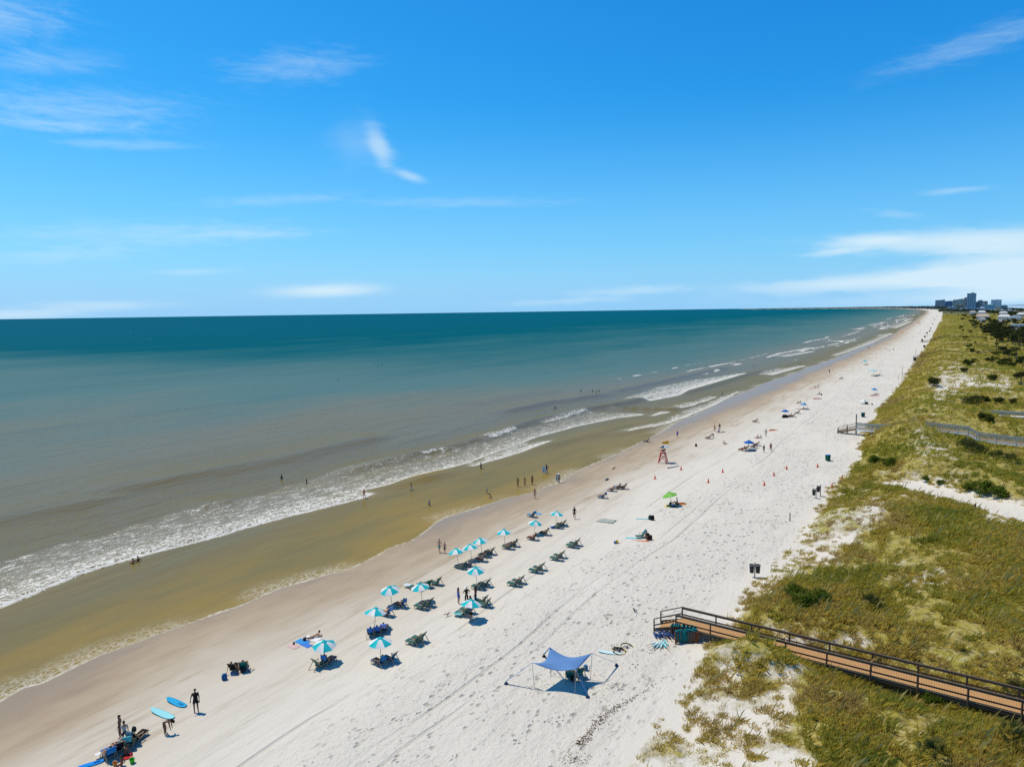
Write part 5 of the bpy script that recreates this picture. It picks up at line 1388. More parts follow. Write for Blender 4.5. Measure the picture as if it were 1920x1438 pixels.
def pose_mesh(pose, what):
    if (pose, what) in _PM: return _PM[pose, what]
    d, r = joints(pose); R_ = lambda j: r.get(j) or rad(j)
    if what == 'body':
        names = sorted({j for e in BODY_E for j in e}); V = [d[n] for n in names]; E = [(names.index(a), names.index(b)) for a, b in BODY_E]; rr = [R_(n) for n in names]
        for s in 'LR':                                   # palm, four unequal bent fingers and a thumb from the side of the palm
            wr, ha = Vector(d['wr' + s]), Vector(d['ha' + s]); f = (ha - wr).normalized(); sd = f.cross(Vector((0, 0, 1)) if abs(f.z) < .8 else Vector((0, 1, 0))).normalized(); cu = sd.cross(f)
            hi = names.index('ha' + s)
            for k, (o_, l_) in enumerate(((-.028, .072), (-.010, .082), (.010, .078), (.027, .060))):
                p = ha + f * .022 + sd * o_; q = p + f * l_ * .55 + cu * .004; t = q + f * l_ * .40 - cu * .02
                b0 = len(V); V += [tuple(p), tuple(q), tuple(t)]; rr += [(.010, .010), (.009, .009), (.0075, .0075)]; E += [(hi, b0), (b0, b0 + 1), (b0 + 1, b0 + 2)]
            p = ha - f * .035 + sd * .04; q = p + f * .035 + sd * .02; b0 = len(V); V += [tuple(p), tuple(q)]; rr += [(.011, .011), (.009, .009)]; E += [(names.index('wr' + s), b0), (b0, b0 + 1)]
        m_ = skin_mesh('person_body', V, E, rr, names.index('pel'))
    elif what in GARM:
        ed, gr = GARM[what]; names = sorted({j for e in ed for j in e}); V = [d[n] for n in names]; E = [(names.index(a), names.index(b)) for a, b in ed]
        m_ = skin_mesh(what, V, E, [tuple(x + gr for x in R_(n)) for n in names], names.index('pel') if 'pel' in names else 0)
    else:
        hb, ht = Vector(d['hb']), Vector(d['ht']); up = (ht - hb).normalized(); fr = (Vector(d['ns']) - hb); fr = (fr - up * fr.dot(up)).normalized(); sd = fr.cross(up)
        c = hb * .35 + ht * .65; b = MB()
        if what.startswith('hair'):
            n = 12; rows = []
            for i in range(7):
                a = math.pi * .62 * i / 6
                rows.append([c + up * (.112 * math.cos(a) + .01) + (sd * math.cos(2 * math.pi * q / n) * .096 + fr * (math.sin(2 * math.pi * q / n) * .108 - .018 - .02 * i / 6)) * math.sin(a) for q in range(n)])
            vs_ = [p for r_ in rows for p in r_]; b.add(vs_, [(i * n + q, i * n + (q + 1) % n, (i + 1) * n + (q + 1) % n, (i + 1) * n + q) for i in range(6) for q in range(n) if not (i > 3 and 1 <= q <= 4)], 0, True)
            if what == 'hair_long': b.tube(c - fr * .06 + up * .02, c - fr * .10 - up * .24, .085, .055, 10)
            if what == 'hair_bun': b.lathe([(0, -.05), (.05, -.03), (.055, .02), (0, .055)], c - fr * .09 + up * .09, 8)
        elif what == 'hat':
            n = 16
            def ringp(r, h): return [c + up * h + sd * math.cos(2 * math.pi * q / n) * r + fr * math.sin(2 * math.pi * q / n) * r for q in range(n)]
            rows = [ringp(.21, .02), ringp(.205, .03), ringp(.105, .05), ringp(.09, .13), ringp(.01, .15)]
            b.add([p for r_ in rows for p in r_], [(i * n + q, i * n + (q + 1) % n, (i + 1) * n + (q + 1) % n, (i + 1) * n + q) for i in range(4) for q in range(n)], 0, True)
        m_ = b.data(what, [])
    m_.materials.clear(); m_.materials.append(None); _PM[pose, what] = m_; return m_
SK = dict(fair=(.52, .27, .18), tan=(.36, .175, .10), red=(.50, .19, .12), brown=(.15, .07, .04), dark=(.06, .03, .02))
SKM = {k: pmat('skin_' + k, v, .55, .3, .08, 12) for k, v in SK.items()}
HAIR = dict(black=(.012, .010, .009), brown=(.05, .028, .016), blond=(.30, .19, .075), grey=(.35, .34, .32), white=(.7, .7, .68))
def part(root, pose, what, mat_, name):
    o = link(name, pose_mesh(pose, what), root); o.material_slots[0].link = 'OBJECT'; o.material_slots[0].material = mat_; return o
PART_N = dict(trunks='shorts', briefs='swim_briefs', bra='swim_top', suit='swimsuit', shirt='shirt', wrap='towel_wrap', pants='trousers', dress='dress')
def person(pose, px, py, yaw, skin, hair, clothes, label, h=1.72, dz=0.0, loc=None, hairkind='hair', group=None):
    root = empty('person', (loc if loc is not None else at(px, py)) + Vector((0, 0, dz)), R(yaw), label, 'person', group, h / 1.72)
    part(root, pose, 'body', SKM[skin], 'body')
    for k, col in clothes: part(root, pose, k, cmat(col), PART_N[k])
    if hair and hair.startswith('hat_'): part(root, pose, 'hat', cmat({'hat_white': (.75, .74, .7), 'hat_black': (.02, .02, .02)}[hair]), 'sun_hat'); part(root, pose, 'hair', pmat('hair_brown', HAIR['brown'], .8), 'hair')
    else: part(root, pose, hairkind, pmat('hair_' + hair, HAIR[hair], .8), 'hair')
    return root
BLK, WHT, NVY, RD, TL, PNK, LBL, BL, GRY, ORG, YLW, GRN, KHK, PUR = (.015, .016, .018), (.75, .75, .73), (.015, .03, .09), (.45, .03, .03), (.02, .30, .33), (.60, .25, .25), (.16, .38, .62), (.04, .15, .48), (.25, .26, .27), (.70, .22, .03), (.65, .45, .04), (.08, .35, .06), (.35, .28, .18), (.10, .04, .16)
# ------------------------------------------------------------------ who and what is where
CG = 'wooden sling chairs of the rental rows'
# the three chairs above the lower umbrellas
c = chair('green', 779, 1105, SEA, 'teal wooden chair with a pale towel over its foot end, leftmost of three', CG)
towel(765, 1101, SEA, .62, 1.0, (.55, .66, .68), 'pale towel hanging off the foot of the leftmost of three chairs', .02, .30)
chair('green', 801, 1100, SEA - 22, 'empty teal wooden chair in the middle of the row of three by the waterline side', CG)
chair('green', 817, 1096, SEA, 'empty teal wooden chair, rightmost of the row of three', CG)
# umbrella with the blue towel chair and the lounger beside it
c = chair('blue', 750, 1138, SEA, 'chair under the umbrella next to the lounging sunbather, blue towel on its back', CG)
drape(c, (.05, .17, .40), 'blue towel over the chair under the umbrella beside the sunbather', False)
person('recline', 0, 0, SEA, 'brown', 'black', [('trunks', BLK)], 'person in dark shorts reclining under the umbrella beside the sunbather', loc=c.location + Vector((0, 0, .0)))
c = chair('blue', 724, 1154, SEA, 'chair in full sun between two umbrellas, blue towel hanging on its back', CG)
drape(c, (.16, .30, .58), 'light blue towel on the sunny chair between two umbrellas')
person('recline', 0, 0, SEA, 'red', 'brown', [('trunks', ORG)], 'sunburnt person reclining in the sun between two umbrellas', loc=c.location)
chair('green', 789, 1141, SEA, 'teal chair under the umbrella below the row of three, seaward one', CG)
chair('green', 801, 1136, SEA, 'teal chair under the umbrella below the row of three, landward one', CG)
# three wrapped in towels
for px, py, col, lab in ((697, 1191, NVY, 'person wrapped in a navy towel, leftmost of three under one umbrella'), (709, 1188, BL, 'person wrapped in a blue towel, middle of three under one umbrella'), (721, 1183, (.28, .34, .68), 'person wrapped in a lilac blue towel, rightmost of three under one umbrella')):
    c = chair('blue' if px > 700 else 'green', px, py, SEA - 70 + px * .02, 'chair under the ' + lab.split(',')[1].strip().split(' of')[0] + ' of three towel-wrapped people', CG)
    drape(c, (.04, .13, .42) if px < 715 else (.24, .32, .66), 'towel hanging behind the ' + lab.split(',')[1].strip().split(' of')[0] + ' of three towel-wrapped people', False)
    person('recline', 0, 0, SEA - 70 + px * .02, 'tan', 'black', [('wrap', col)], lab, loc=c.location + Vector((0, 0, .03)))
# green and blue chairs seen from behind
chair('green', 600, 1250, UP - 5, 'empty green chair seen from behind beside a blue one under the umbrella', CG)
c = chair('blue', 617, 1243, UP + 8, 'blue towel chair seen from behind, beside the empty green one', CG)
drape(c, (.08, .24, .56), 'bright blue towel over the back of the chair beside the empty green one', False)
person('recline', 0, 0, UP + 8, 'tan', 'black', [('trunks', BLK)], 'dark-haired person seated in the blue towel chair beside the empty green one', loc=c.location)
# the lowest umbrella
c = chair('blue', 710, 1246, SEA - 8, 'blue-backed chair under the lowest umbrella, seaward one', CG)
drape(c, (.03, .16, .38), 'blue towel on the seaward chair under the lowest umbrella', False)
person('recline', 0, 0, SEA - 8, 'dark', 'black', [('shirt', (.03, .05, .10)), ('trunks', BLK)], 'person in dark clothes stretched out under the lowest umbrella', loc=c.location)
chair('blue', 731, 1240, SEA, 'blue-backed empty chair under the lowest umbrella, landward one', CG)
chair('green', 775, 1208, SEA, 'empty teal chair of the lone pair in open sand, front one', CG)
chair('green', 786, 1202, SEA, 'empty teal chair of the lone pair in open sand, rear one', CG)
# the standing group and the man with the umbrella
c = chair('teal', 867, 1154, SEA, 'bright teal chair with its foot end out in the sun beside the umbrella man', CG)
towel(859, 1155, SEA, .6, .9, (.20, .50, .52), 'mint towel over the foot end of the bright teal chair', .02, .28)
chair('green', 875, 1148, SEA, 'dark teal chair half hidden behind the umbrella man', CG)
chair('green', 903, 1131, SEA, 'tall-backed teal chair just beyond the umbrella man', CG)
chair('green', 908, 1137, SEA, 'teal chair casting a shadow right of the umbrella man', CG)
person('reach', 883, 1165, 150, 'tan', 'black', [('shirt', (.05, .13, .30)), ('trunks', BLK)], 'man in a blue shirt and black shorts holding up a beach umbrella', 1.8)
person('stand', 882, 1149, 60, 'brown', 'black', [('shirt', BLK), ('trunks', BLK)], 'person in black hidden behind the held umbrella, head showing above it', 1.75)
person('stand', 860, 1132, -60, 'tan', 'brown', [('dress', BL)], 'woman in a bright blue cover-up, left of the three standing together', 1.70, hairkind='hair_long')
person('hips', 875, 1131, 20, 'tan', 'hat_white', [('shirt', BLK), ('pants', BLK)], 'man in black with a white hat, middle of the three standing together', 1.75)
person('stand', 892, 1130, 70, 'brown', 'black', [('shirt', (.14, .03, .03)), ('pants', NVY)], 'person in a dark red top and navy trousers, right of the three standing', 1.70, hairkind='hair_long')
# the upper umbrellas
chair('green', 896, 1104, SEA, 'teal chair under the umbrella above the standing group, seaward one', CG)
chair('green', 909, 1099, SEA, 'teal chair under the umbrella above the standing group, landward one', CG)
chair('green', 865, 1066, SEA, 'teal chair in the shade of the first of three close umbrellas, seaward one', CG)
chair('blue', 879, 1062, SEA, 'blue chair in the shade of the first of three close umbrellas, landward one', CG)
c = chair('blue', 901, 1052, SEA, 'blue chair in the shade of the middle of three close umbrellas', CG)
person('recline', 0, 0, SEA, 'tan', 'brown', [('trunks', RD)], 'person in red shorts reclining under the middle of three close umbrellas', loc=c.location)
c = chair('green', 908, 1044, SEA, 'teal chair under the farthest of three close umbrellas, seaward one', CG)
person('recline', 0, 0, SEA, 'dark', 'black', [('shirt', BLK), ('trunks', NVY)], 'person in black reclining under the farthest of three close umbrellas', loc=c.location)
chair('green', 918, 1039, SEA, 'teal chair under the farthest of three close umbrellas, landward one', CG)
for px, py, sk, cl, lab, lb2 in ((952, 1029, 'tan', [('suit', (.10, .02, .03))], 'person in a dark red swimsuit under the umbrella that stands alone', 'seaward'), (962, 1024, 'dark', [('trunks', BLK)], 'person in black trunks under the umbrella that stands alone', 'landward')):
    c = chair('green', px, py, SEA, 'teal chair under the umbrella that stands alone, %s one' % lb2, CG); person('recline', 0, 0, SEA, sk, 'black', cl, lab, loc=c.location)
c = chair('black', 998, 1012, SEA - 4, 'low lounger in the sun in front of the umbrella with two sunbathers', CG)
person('recline', 0, 0, SEA - 4, 'red', 'brown', [('briefs', ORG)], 'red-skinned sunbather on a lounger partly out of the umbrella shade', loc=c.location)
c = chair('green', 1021, 1003, SEA + 6, 'teal chair with a dark-haired sitter behind the red-skinned sunbather', CG)
person('recline', 0, 0, SEA + 6, 'brown', 'black', [('shirt', BLK), ('pants', BLK)], 'dark-haired person in black leaning back behind the red-skinned sunbather', loc=c.location)
chair('green', 1044, 990, SEA, 'teal chair beside the blue cooler under the farthest rental umbrella', CG)
chair('green', 1053, 986, SEA, 'teal chair behind the blue cooler chair under the farthest rental umbrella', CG)
cooler(1037, 990, BL, 'blue cooler with a white lid under the farthest rental umbrella')
for (a, b_, lab) in (((1072, 1026), (1078, 1022), 'farthest pair of the landward row'), ((1042, 1050), (1049, 1045), 'second-farthest pair of the landward row'), ((1003, 1073), (1011, 1068), 'third-farthest pair of the landward row'), ((963, 1098), (972, 1093), 'nearest pair of the landward row')):
    chair('green', *a, SEA, 'empty dark teal chair, front one of the ' + lab, CG); chair('green', *b_, SEA, 'empty dark teal chair, rear one of the ' + lab, CG)
c = chair('blue', 997, 969, SEA - 15, 'blue towel chair alone just seaward of the last two rental umbrellas', CG)
drape(c, (.05, .28, .50), 'turquoise blue towel on the lone chair seaward of the last umbrellas')
towel(1010, 963, 20, .6, 1.3, (.12, .34, .55), 'blue towel lying on sand beside the lone towel chair')
# people round the rental rows
person('walk', 824, 1036, 160, 'fair', 'brown', [('trunks', TL)], 'bare-chested man in teal shorts walking beside a child at the water side', 1.75)
person('walk', 834, 1037, 165, 'tan', 'brown', [('shirt', PNK), ('trunks', NVY)], 'child in a pink top walking beside the man in teal shorts', 1.42)
person('walk', 1077, 973, 170, 'tan', 'brown', [('shirt', BLK), ('trunks', BLK)], 'woman in black walking alone above the last rental umbrella', 1.78, hairkind='hair_long')
# towels and sunbathers at the left
towel(586, 1197, 62, .8, 1.75, WHT, 'white towel under the sunbather lying near the lower umbrellas')
person('prone', 587, 1196, 125, 'tan', 'black', [('briefs', BLK), ('bra', BLK)], 'sunbather in a black bikini lying on a white towel', 1.68, .04, hairkind='hair_bun')
towel(567, 1203, 55, .8, 1.4, (.05, .28, .62), 'bright blue towel spread with dark clothes on it, left of the sunbather')
towel(574, 1209, 50, .6, 1.3, (.06, .20, .60), 'royal blue towel lying closest to the camera among the three spread towels')
towel(550, 1212, 48, .6, 1.1, (.62, .42, .40), 'pale pink towel lying by itself at the left of the spread towels')
bag(571, 1201, (.02, .03, .06), 'dark bag dropped on the bright blue towel', 'bag', .7)
bag(551, 1208, (.02, .02, .025), 'small black bag standing at the end of the pale pink towel', 'bag', .5)
# the two chairs further left
for px, py, yw, sk, cl, fb, lab in ((440, 1257, SEA - 60, 'dark', [('shirt', BLK), ('pants', BLK)], 'black', 'person all in black in the left of two chairs near the backpack'), (457, 1254, SEA - 40, 'tan', [('trunks', NVY)], 'green', 'tanned person in navy shorts in the right of two chairs near the backpack')):
    c = chair(fb, px, py, yw, 'chair of the lone couple near the blue backpack, %s one' % ('left' if px < 450 else 'right')); person('recline', 0, 0, yw, sk, 'brown', cl, lab, loc=c.location)
towel(438, 1262, 20, .5, .7, (.5, .55, .62), 'crumpled pale towel in front of the lone couple', .1)
towel(466, 1256, 75, .5, .9, (.42, .38, .34), 'beige towel dropped right of the lone couple', .06)
bag(455, 1260, (.03, .03, .035), 'black beach bag between the two chairs of the lone couple', 'bag', 1.0)
bag(421, 1274, (.02, .12, .32), 'blue backpack standing alone on the sand, shadow beside it', 'backpack', 1.15, yaw=30)
# boards and the family at the bottom left
board(331, 1318, 58, 2.45, .62, (.03, .36, .62), 'deep sky blue surfboard lying on the sand, farther of two', deck=(.02, .2, .4), dz=.02)
board(305, 1339, 60, 2.75, .66, (.30, .66, .70), 'pale turquoise surfboard lying on the sand, nearer of two', dz=.02)
person('carry', 368, 1335, -165, 'dark', 'black', [('dress', BLK), ('shirt', BLK)], 'man dressed all in black standing beside the surfboards', 1.82)
person('bend', 311, 1377, -80, 'brown', 'black', [('briefs', BLK), ('bra', BLK)], 'woman in a black bikini bending forward behind the nearer surfboard', 1.72, hairkind='hair_long')
person('stand', 226, 1383, 100, 'brown', 'brown', [('briefs', (.10, .04, .03))], 'tanned bare-chested person standing behind the row of blue chairs', 1.68)
person('stand', 235, 1393, 40, 'tan', 'black', [('shirt', (.5, .5, .48)), ('trunks', NVY)], 'person in a pale shirt standing half hidden by the row of chairs', 1.62)
c = chair('black', 259, 1386, -15, 'black and blue-grey chair with a dark bag on top, farthest of the family row')
drape(c, (.08, .17, .24), 'blue-grey striped towel on the farthest chair of the family row', False)
bag(0, 0, (.03, .03, .03), 'black bag perched on the back of the farthest family chair', 'bag', .8, loc=c.location + Vector((.1, -.55, .95)))
c = chair('teal', 243, 1396, 20, 'teal chair in the family row with a turquoise towel')
drape(c, (.10, .42, .48), 'turquoise towel on the second family chair from the far end')
c = chair('navy', 222, 1408, 40, 'navy chair in the family row with a grey-haired sitter')
person('recline', 0, 0, 40, 'red', 'grey', [('trunks', (.03, .06, .14))], 'grey-haired sunburnt person in the navy family chair', loc=c.location)
c = chair('blue', 204, 1420, 48, 'bright blue chair, nearest of the family row')
drape(c, (.02, .18, .48), 'royal blue towel on the nearest family chair')
person('recline', 0, 0, 48, 'tan', 'black', [('trunks', BLK)], 'dark-haired person in the nearest family chair', loc=c.location)
towel(192, 1417, -30, .35, .9, WHT, 'white towel over the foot end of the nearest family chair', .04, .3)
towel(233, 1402, -25, .3, .8, (.66, .60, .58), 'pale towel across the sand between two family chairs', .05, .3)
board(171, 1433, 118, 1.55, .52, (.015, .25, .68), 'bright blue foam bodyboard lying at the bottom of the family row', 'bodyboard', dz=.0, cat='board', deck=(.01, .08, .35))
towel(240, 1418, 30, .55, .7, RD, 'red cloth under the child kneeling beside the chairs', .08)
person('kneel', 237, 1415, -50, 'brown', 'brown', [('suit', RD)], 'child in a red swimsuit kneeling on a red cloth beside the chairs', 1.25)
person('sit', 227, 1436, 165, 'brown', 'brown', [('suit', (.35, .06, .03))], 'child in a rust swimsuit sitting at the bottom edge', 1.35, hairkind='hair_long')
bucket(248, 1430, (.05, .42, .03), 'lime green sand bucket beside the two children', 1.2)
bucket(216, 1435, (.60, .25, .04), 'orange sand bucket beside the sitting child', 1.0)
# bathers
def bather(px, py, pose, yaw, skin, hair, cl, lab, deep, h=1.7, hk='hair'):
    g = flat(px, py, 0); return person(pose, 0, 0, yaw, skin, hair, cl, lab, h, -deep, loc=Vector((g[0], g[1], 0)), hairkind=hk)
bather(528, 898, 'stand', 60, 'dark', 'black', [('suit', BLK)], 'bather in black waist deep beyond the foam, left of two', .85)
bather(575, 907, 'stand', 90, 'dark', 'black', [('trunks', BLK)], 'bather waist deep beyond the foam, right of two', .85)
bather(683, 934, 'walk', 40, 'red', 'brown', [('suit', (.40, .15, .08))], 'bather in an orange-brown suit stepping into the edge of the white foam', .12)
bather(771, 919, 'walk', 70, 'tan', 'black', [('trunks', WHT)], 'bather in white trunks knee deep behind the small wave', .38)
bather(805, 948, 'stand', 20, 'tan', 'brown', [('shirt', (.40, .48, .58)), ('trunks', NVY)], 'child in a pale blue shirt standing in the shallows alone', .32, 1.25)
bather(902, 879, 'stand', 60, 'brown', 'black', [('trunks', (.05, .04, .03))], 'bather standing in front of the short bright wave', .42)
bather(913, 926, 'walk', 100, 'tan', 'blond', [('shirt', (.42, .46, .52)), ('trunks', GRY)], 'child in a pale top wading beside a seated bather', .10, 1.3)
bather(920, 934, 'kneel', 80, 'tan', 'brown', [('suit', (.08, .03, .03))], 'bather sitting in the shallows next to the child in a pale top', .10, 1.6)
bather(971, 913, 'hips', 150, 'brown', 'black', [('briefs', BLK), ('bra', BLK)], 'woman with hands on hips in the shallows, leftmost of three', .05)
bather(984, 912, 'hips', 140, 'tan', 'brown', [('briefs', NVY), ('bra', NVY)], 'woman in a navy bikini in the shallows, middle of three', .05)
bather(998, 909, 'stand', 130, 'brown', 'black', [('trunks', (.14, .04, .02))], 'man in rust trunks in the shallows, right of three', .05, 1.8)
bather(1025, 887, 'carry', -20, 'dark', 'black', [('shirt', BLK), ('trunks', BLK)], 'person in black carrying two pale boards through the shallows', .12, 1.75)
person('walk', 1003, 935, 150, 'tan', 'brown', [('suit', BLK)], 'person in a black swimsuit walking on the wet sand alone', 1.7)
bather(1048, 905, 'carry', 150, 'dark', 'hat_white', [('shirt', (.2, .22, .25)), ('trunks', BLK)], 'person in a white hat with a pale board at the water edge', .02)
for px, py, col, lab, yw in ((1019, 887, (.45, .55, .66), 'pale blue bodyboard carried by the person in black, seaward one', 30), (1023, 888, (.55, .62, .70), 'whitish bodyboard carried by the person in black, landward one', 50), (1044, 903, (.5, .56, .6), 'pale bodyboard held by the person in the white hat', 40)):
    g = flat(px, py, 0); o = board(0, 0, yw, 1.25, .52, col, lab, 'bodyboard', loc=Vector((g[0], g[1], .62)), cat='board'); o.rotation_euler = (R(80), R(10), R(yw))
bather(249, 1056, 'sit', 60, 'tan', 'black', [('trunks', BLK)], 'bather sitting in the foam edge at far left, left of two', .22)
bather(258, 1052, 'sit', 75, 'brown', 'black', [('suit', (.20, .03, .03))], 'bather sitting in the foam edge at far left, right of two', .22)
g = flat(1041, 766, 0)
board(0, 0, -40, 2.3, .6, (.6, .6, .58), 'white surfboard under the surfer paddling in the swell', loc=Vector((g[0], g[1], .12)))
person('prone', 0, 0, -40, 'brown', 'black', [('trunks', NVY)], 'surfer lying on a white board in the swell beyond the breakers', 1.72, .0, loc=Vector((g[0], g[1], .24)))
for px, py, lab in ((1089, 733.5, 'swimmer in open water left of the little group of three'), (1111, 734, 'swimmer at the left of the little group of three beyond the breakers'), (1118, 737, 'biggest swimmer in the little group of three beyond the breakers'), (1123, 734.5, 'swimmer at the right of the little group of three beyond the breakers'), (634, 713, 'lone swimmer far out left of the beach walkers'), (703, 686, 'far swimmer, left of a spread-out trio'), (708, 688, 'far swimmer, middle of a spread-out trio'), (716, 684, 'far swimmer, right of a spread-out trio'), (363 + 1233, 639, 'dark swimmer among the whitecaps far down the coast')):
    bather(px, py, 'stand', rnd.uniform(0, 360), 'dark', 'black', [('suit', BLK)], lab, 1.02 if px != 1118 else .85)
bather(1413, 688, 'stand', 60, 'dark', 'black', [('trunks', BLK)], 'wader in the white water down the coast, left of two', .5)
bather(1354, 741, 'stand', 60, 'dark', 'black', [('trunks', NVY)], 'wader at the end of the long foam line', .4)
bather(1500, 684, 'stand', 60, 'dark', 'black', [('trunks', BLK)], 'wader near the waterline down the coast, right of two', .3)
# the middle of the beach
person('walk', 1270, 821, 170, 'tan', 'brown', [('shirt', BL), ('trunks', BL)], 'person in bright blue walking on wet sand above the lifeguard stand', 1.7)
chair('blue', 1212, 829, SEA, 'dark blue chair on wet sand above and left of the lifeguard stand')
person('recline', 1212, 829, SEA, 'tan', 'blond', [('trunks', YLW)], 'person in yellow shorts in the chair on wet sand')
board(1262, 876, -62, 3.0, .45, (.05, .09, .16), 'dark rescue board lying beside the lifeguard stand', 'rescue_board', dz=.0, cat='board')
person('recline', 1243, 868, SEA + 10, 'tan', 'brown', [('shirt', RD), ('trunks', RD)], 'lifeguard in red seated high on the stand', 1.7, 2.05)
bag(1305, 837, (.20, .03, .03), 'small dark red bag alone in mid beach right of the lifeguard stand', 'bag', 1.3)
towel(1138, 899, -20, .5, 1.6, (.03, .04, .06), 'dark cloth strip lying on pale sand above the blue chair', .08)
towel(1151, 878, -20, .35, 1.9, (.14, .11, .09), 'brown strip of driftwood-like cloth on the damp sand', .08)
c = chair('blue', 1129, 934, SEA, 'bright blue towel chair below the pair of sunbathers')
drape(c, (.03, .20, .42), 'blue towel over the chair below the pair of sunbathers'); person('recline', 0, 0, SEA, 'tan', 'black', [('trunks', BL)], 'person in blue trunks in the bright blue towel chair', loc=c.location)
c = chair('black', 1146, 921, SEA, 'dark chair with a pale towel, left of the sunbather row'); drape(c, (.6, .6, .6), 'white towel on the dark chair left of the sunbather row'); person('recline', 0, 0, SEA, 'red', 'brown', [('trunks', NVY)], 'sunbather in navy on the chair with the white towel', loc=c.location)
for px, py, sk, cl, lab in ((1157, 917, 'tan', TL, 'sunbather in teal, left one of the close pair of dark chairs'), (1168, 917, 'brown', BLK, 'sunbather in black, right one of the close pair of dark chairs')):
    c = chair('black', px, py, SEA, 'dark low chair carrying the ' + lab.split(',')[0]); person('recline', 0, 0, SEA, sk, 'brown', [('trunks', cl)], lab, loc=c.location)
# lime umbrella
towel(1259, 949, 75, .9, 1.9, YLW, 'yellow and orange towel under the lime umbrella, front one', .03, .012, ORG)
towel(1274, 945, 75, .8, 1.9, ORG, 'orange towel under the lime umbrella, rear one')
person('sit', 1268, 944, 80, 'brown', 'black', [('suit', (.16, .02, .04))], 'person in dark red sitting under the lime umbrella', 1.7)
person('lie', 1276, 945, -100, 'tan', 'brown', [('trunks', ORG)], 'person in orange lying on the rear orange towel', 1.7, .04)
bag(1257, 946, BLK, 'black bag at the pole of the lime umbrella', 'bag', .9); cooler(1263, 950, NVY, 'navy cooler on the yellow towel under the lime umbrella')
# loose piles of gear
bag(1219, 974, (.03, .10, .10), 'dark green gear bag in the pile on open sand, left one', 'bag', 1.4); bag(1223, 975, BLK, 'black gear bag in the pile on open sand, right one', 'bag', 1.5); cooler(1221, 971, (.08, .16, .14), 'grey-green cooler behind the gear bags on open sand')
towel(1204, 973, 80, .4, 1.7, (.22, .50, .55), 'thin mint towel lying left of the gear bags')
towel(1137, 977, 60, 1.6, 2.4, (.36, .40, .36), 'heap of grey-green netting cloth on bare sand', .16)
c = chair('teal', 1202, 1008, SEA + 40, 'teal chair with a triangular dark back among the bright towels'); drape(c, (.01, .14, .16), 'dark teal towel over the chair among the bright towels', False)
bag(1214, 1009, BLK, 'black bag right of the teal chair, rear one of two', 'bag', 1.5); bag(1219, 1012, (.05, .02, .02), 'dark red bag right of the teal chair, front one of two', 'bag', 1.4)
person('sit', 1213, 1012, -60, 'brown', 'black', [('suit', BLK)], 'person in black sitting among dark bags beside the teal chair', 1.65)
towel(1188, 1009, 70, .45, 2.0, (.15, .58, .66), 'turquoise towel stretched left of the teal chair'); towel(1205, 1014, 70, .45, 1.6, (.72, .22, .08), 'orange-red towel in front of the teal chair'); towel(1194, 1013, 60, .35, 1.2, (.7, .52, .45), 'peach towel between the turquoise and orange-red ones')
bucket(1157, 1018, (.7, .45, .03), 'yellow toy bucket alone on open sand, right of a blue one', 1.3); bucket(1153, 1019, (.03, .12, .4), 'blue toy bucket alone on open sand beside a yellow one', 1.1)
# groups further along
c = chair('navy', 1328, 823, SEA, 'navy chair at the left of the standing group above the cones'); person('recline', 0, 0, SEA, 'tan', 'brown', [('shirt', (.10, .16, .22))], 'person in grey-blue in the chair left of the standing group', loc=c.location)
person('bend', 1337, 821, 130, 'brown', 'black', [('trunks', BLK)], 'man in black shorts stooping beside the navy chair', 1.75)
person('stand', 1340, 809, 150, 'red', 'brown', [('trunks', RD)], 'person in red shorts standing, left of two upright at the back', 1.7)
person('stand', 1349, 807, 170, 'brown', 'black', [('shirt', (.12, .05, .03))], 'person in a brown top standing, right of two upright at the back', 1.75)
person('sit', 1347, 811, 120, 'tan', 'brown', [('shirt', BL)], 'person in blue sitting at the feet of the two standing at the back', 1.65); person('lie', 1354, 811, -80, 'tan', 'brown', [('trunks', KHK)], 'person lying on sand beside the seated one in blue', 1.7)
person('sit', 1358, 833, -110, 'tan', 'brown', [('suit', RD)], 'person in red sitting alone below the standing group', 1.65)
for px, py, p_, sk, cl, lab in ((1391, 845, 'recline', 'red', RD, 'sunburnt sitter at the left end of the group by the blue umbrella'), (1398, 843, 'recline', 'tan', PNK, 'sitter in pink, second from the left by the blue umbrella'), (1413, 840, 'recline', 'dark', NVY, 'sitter in navy in the umbrella shade'), (1418, 836, 'recline', 'tan', BLK, 'sitter in black at the right end of the group by the blue umbrella')):
    c = chair('black' if px > 1400 else 'navy', px, py, SEA, 'dark chair under the ' + lab.split(' at the')[0].split(',')[0]); person(p_, 0, 0, SEA, sk, 'brown', [('trunks', cl)], lab, loc=c.location)
towel(1407, 846, 80, 1.2, 2.2, (.02, .03, .06), 'dark ground cloth in front of the blue umbrella group')
person('walk', 1432, 849, 170, 'brown', 'black', [('shirt', BLK)], 'person in black walking left of one in dark red', 1.62); person('walk', 1445, 847, 175, 'tan', 'brown', [('shirt', (.25, .03, .04)), ('trunks', BLK)], 'walker in a dark red shirt carrying a bag', 1.82)
person('sit', 1420, 822, 100, 'red', 'brown', [('trunks', RD)], 'person in red sitting, left of two beside a standing one in white', 1.65); person('sit', 1426, 822, 80, 'brown', 'black', [('suit', BLK)], 'person in black sitting, right of two beside a standing one in white', 1.65)
person('stand', 1436, 819, 180, 'tan', 'blond', [('shirt', (.62, .45, .22)), ('trunks', WHT)], 'person in a straw-coloured top standing beside two sitters', 1.7)
towel(1449, 807, -72, .8, 2.6, ORG, 'orange towel under a person lying flat in mid beach'); person('lie', 1448, 807, 105, 'red', 'black', [('trunks', ORG)], 'person lying flat on the orange towel', 1.7, .04)
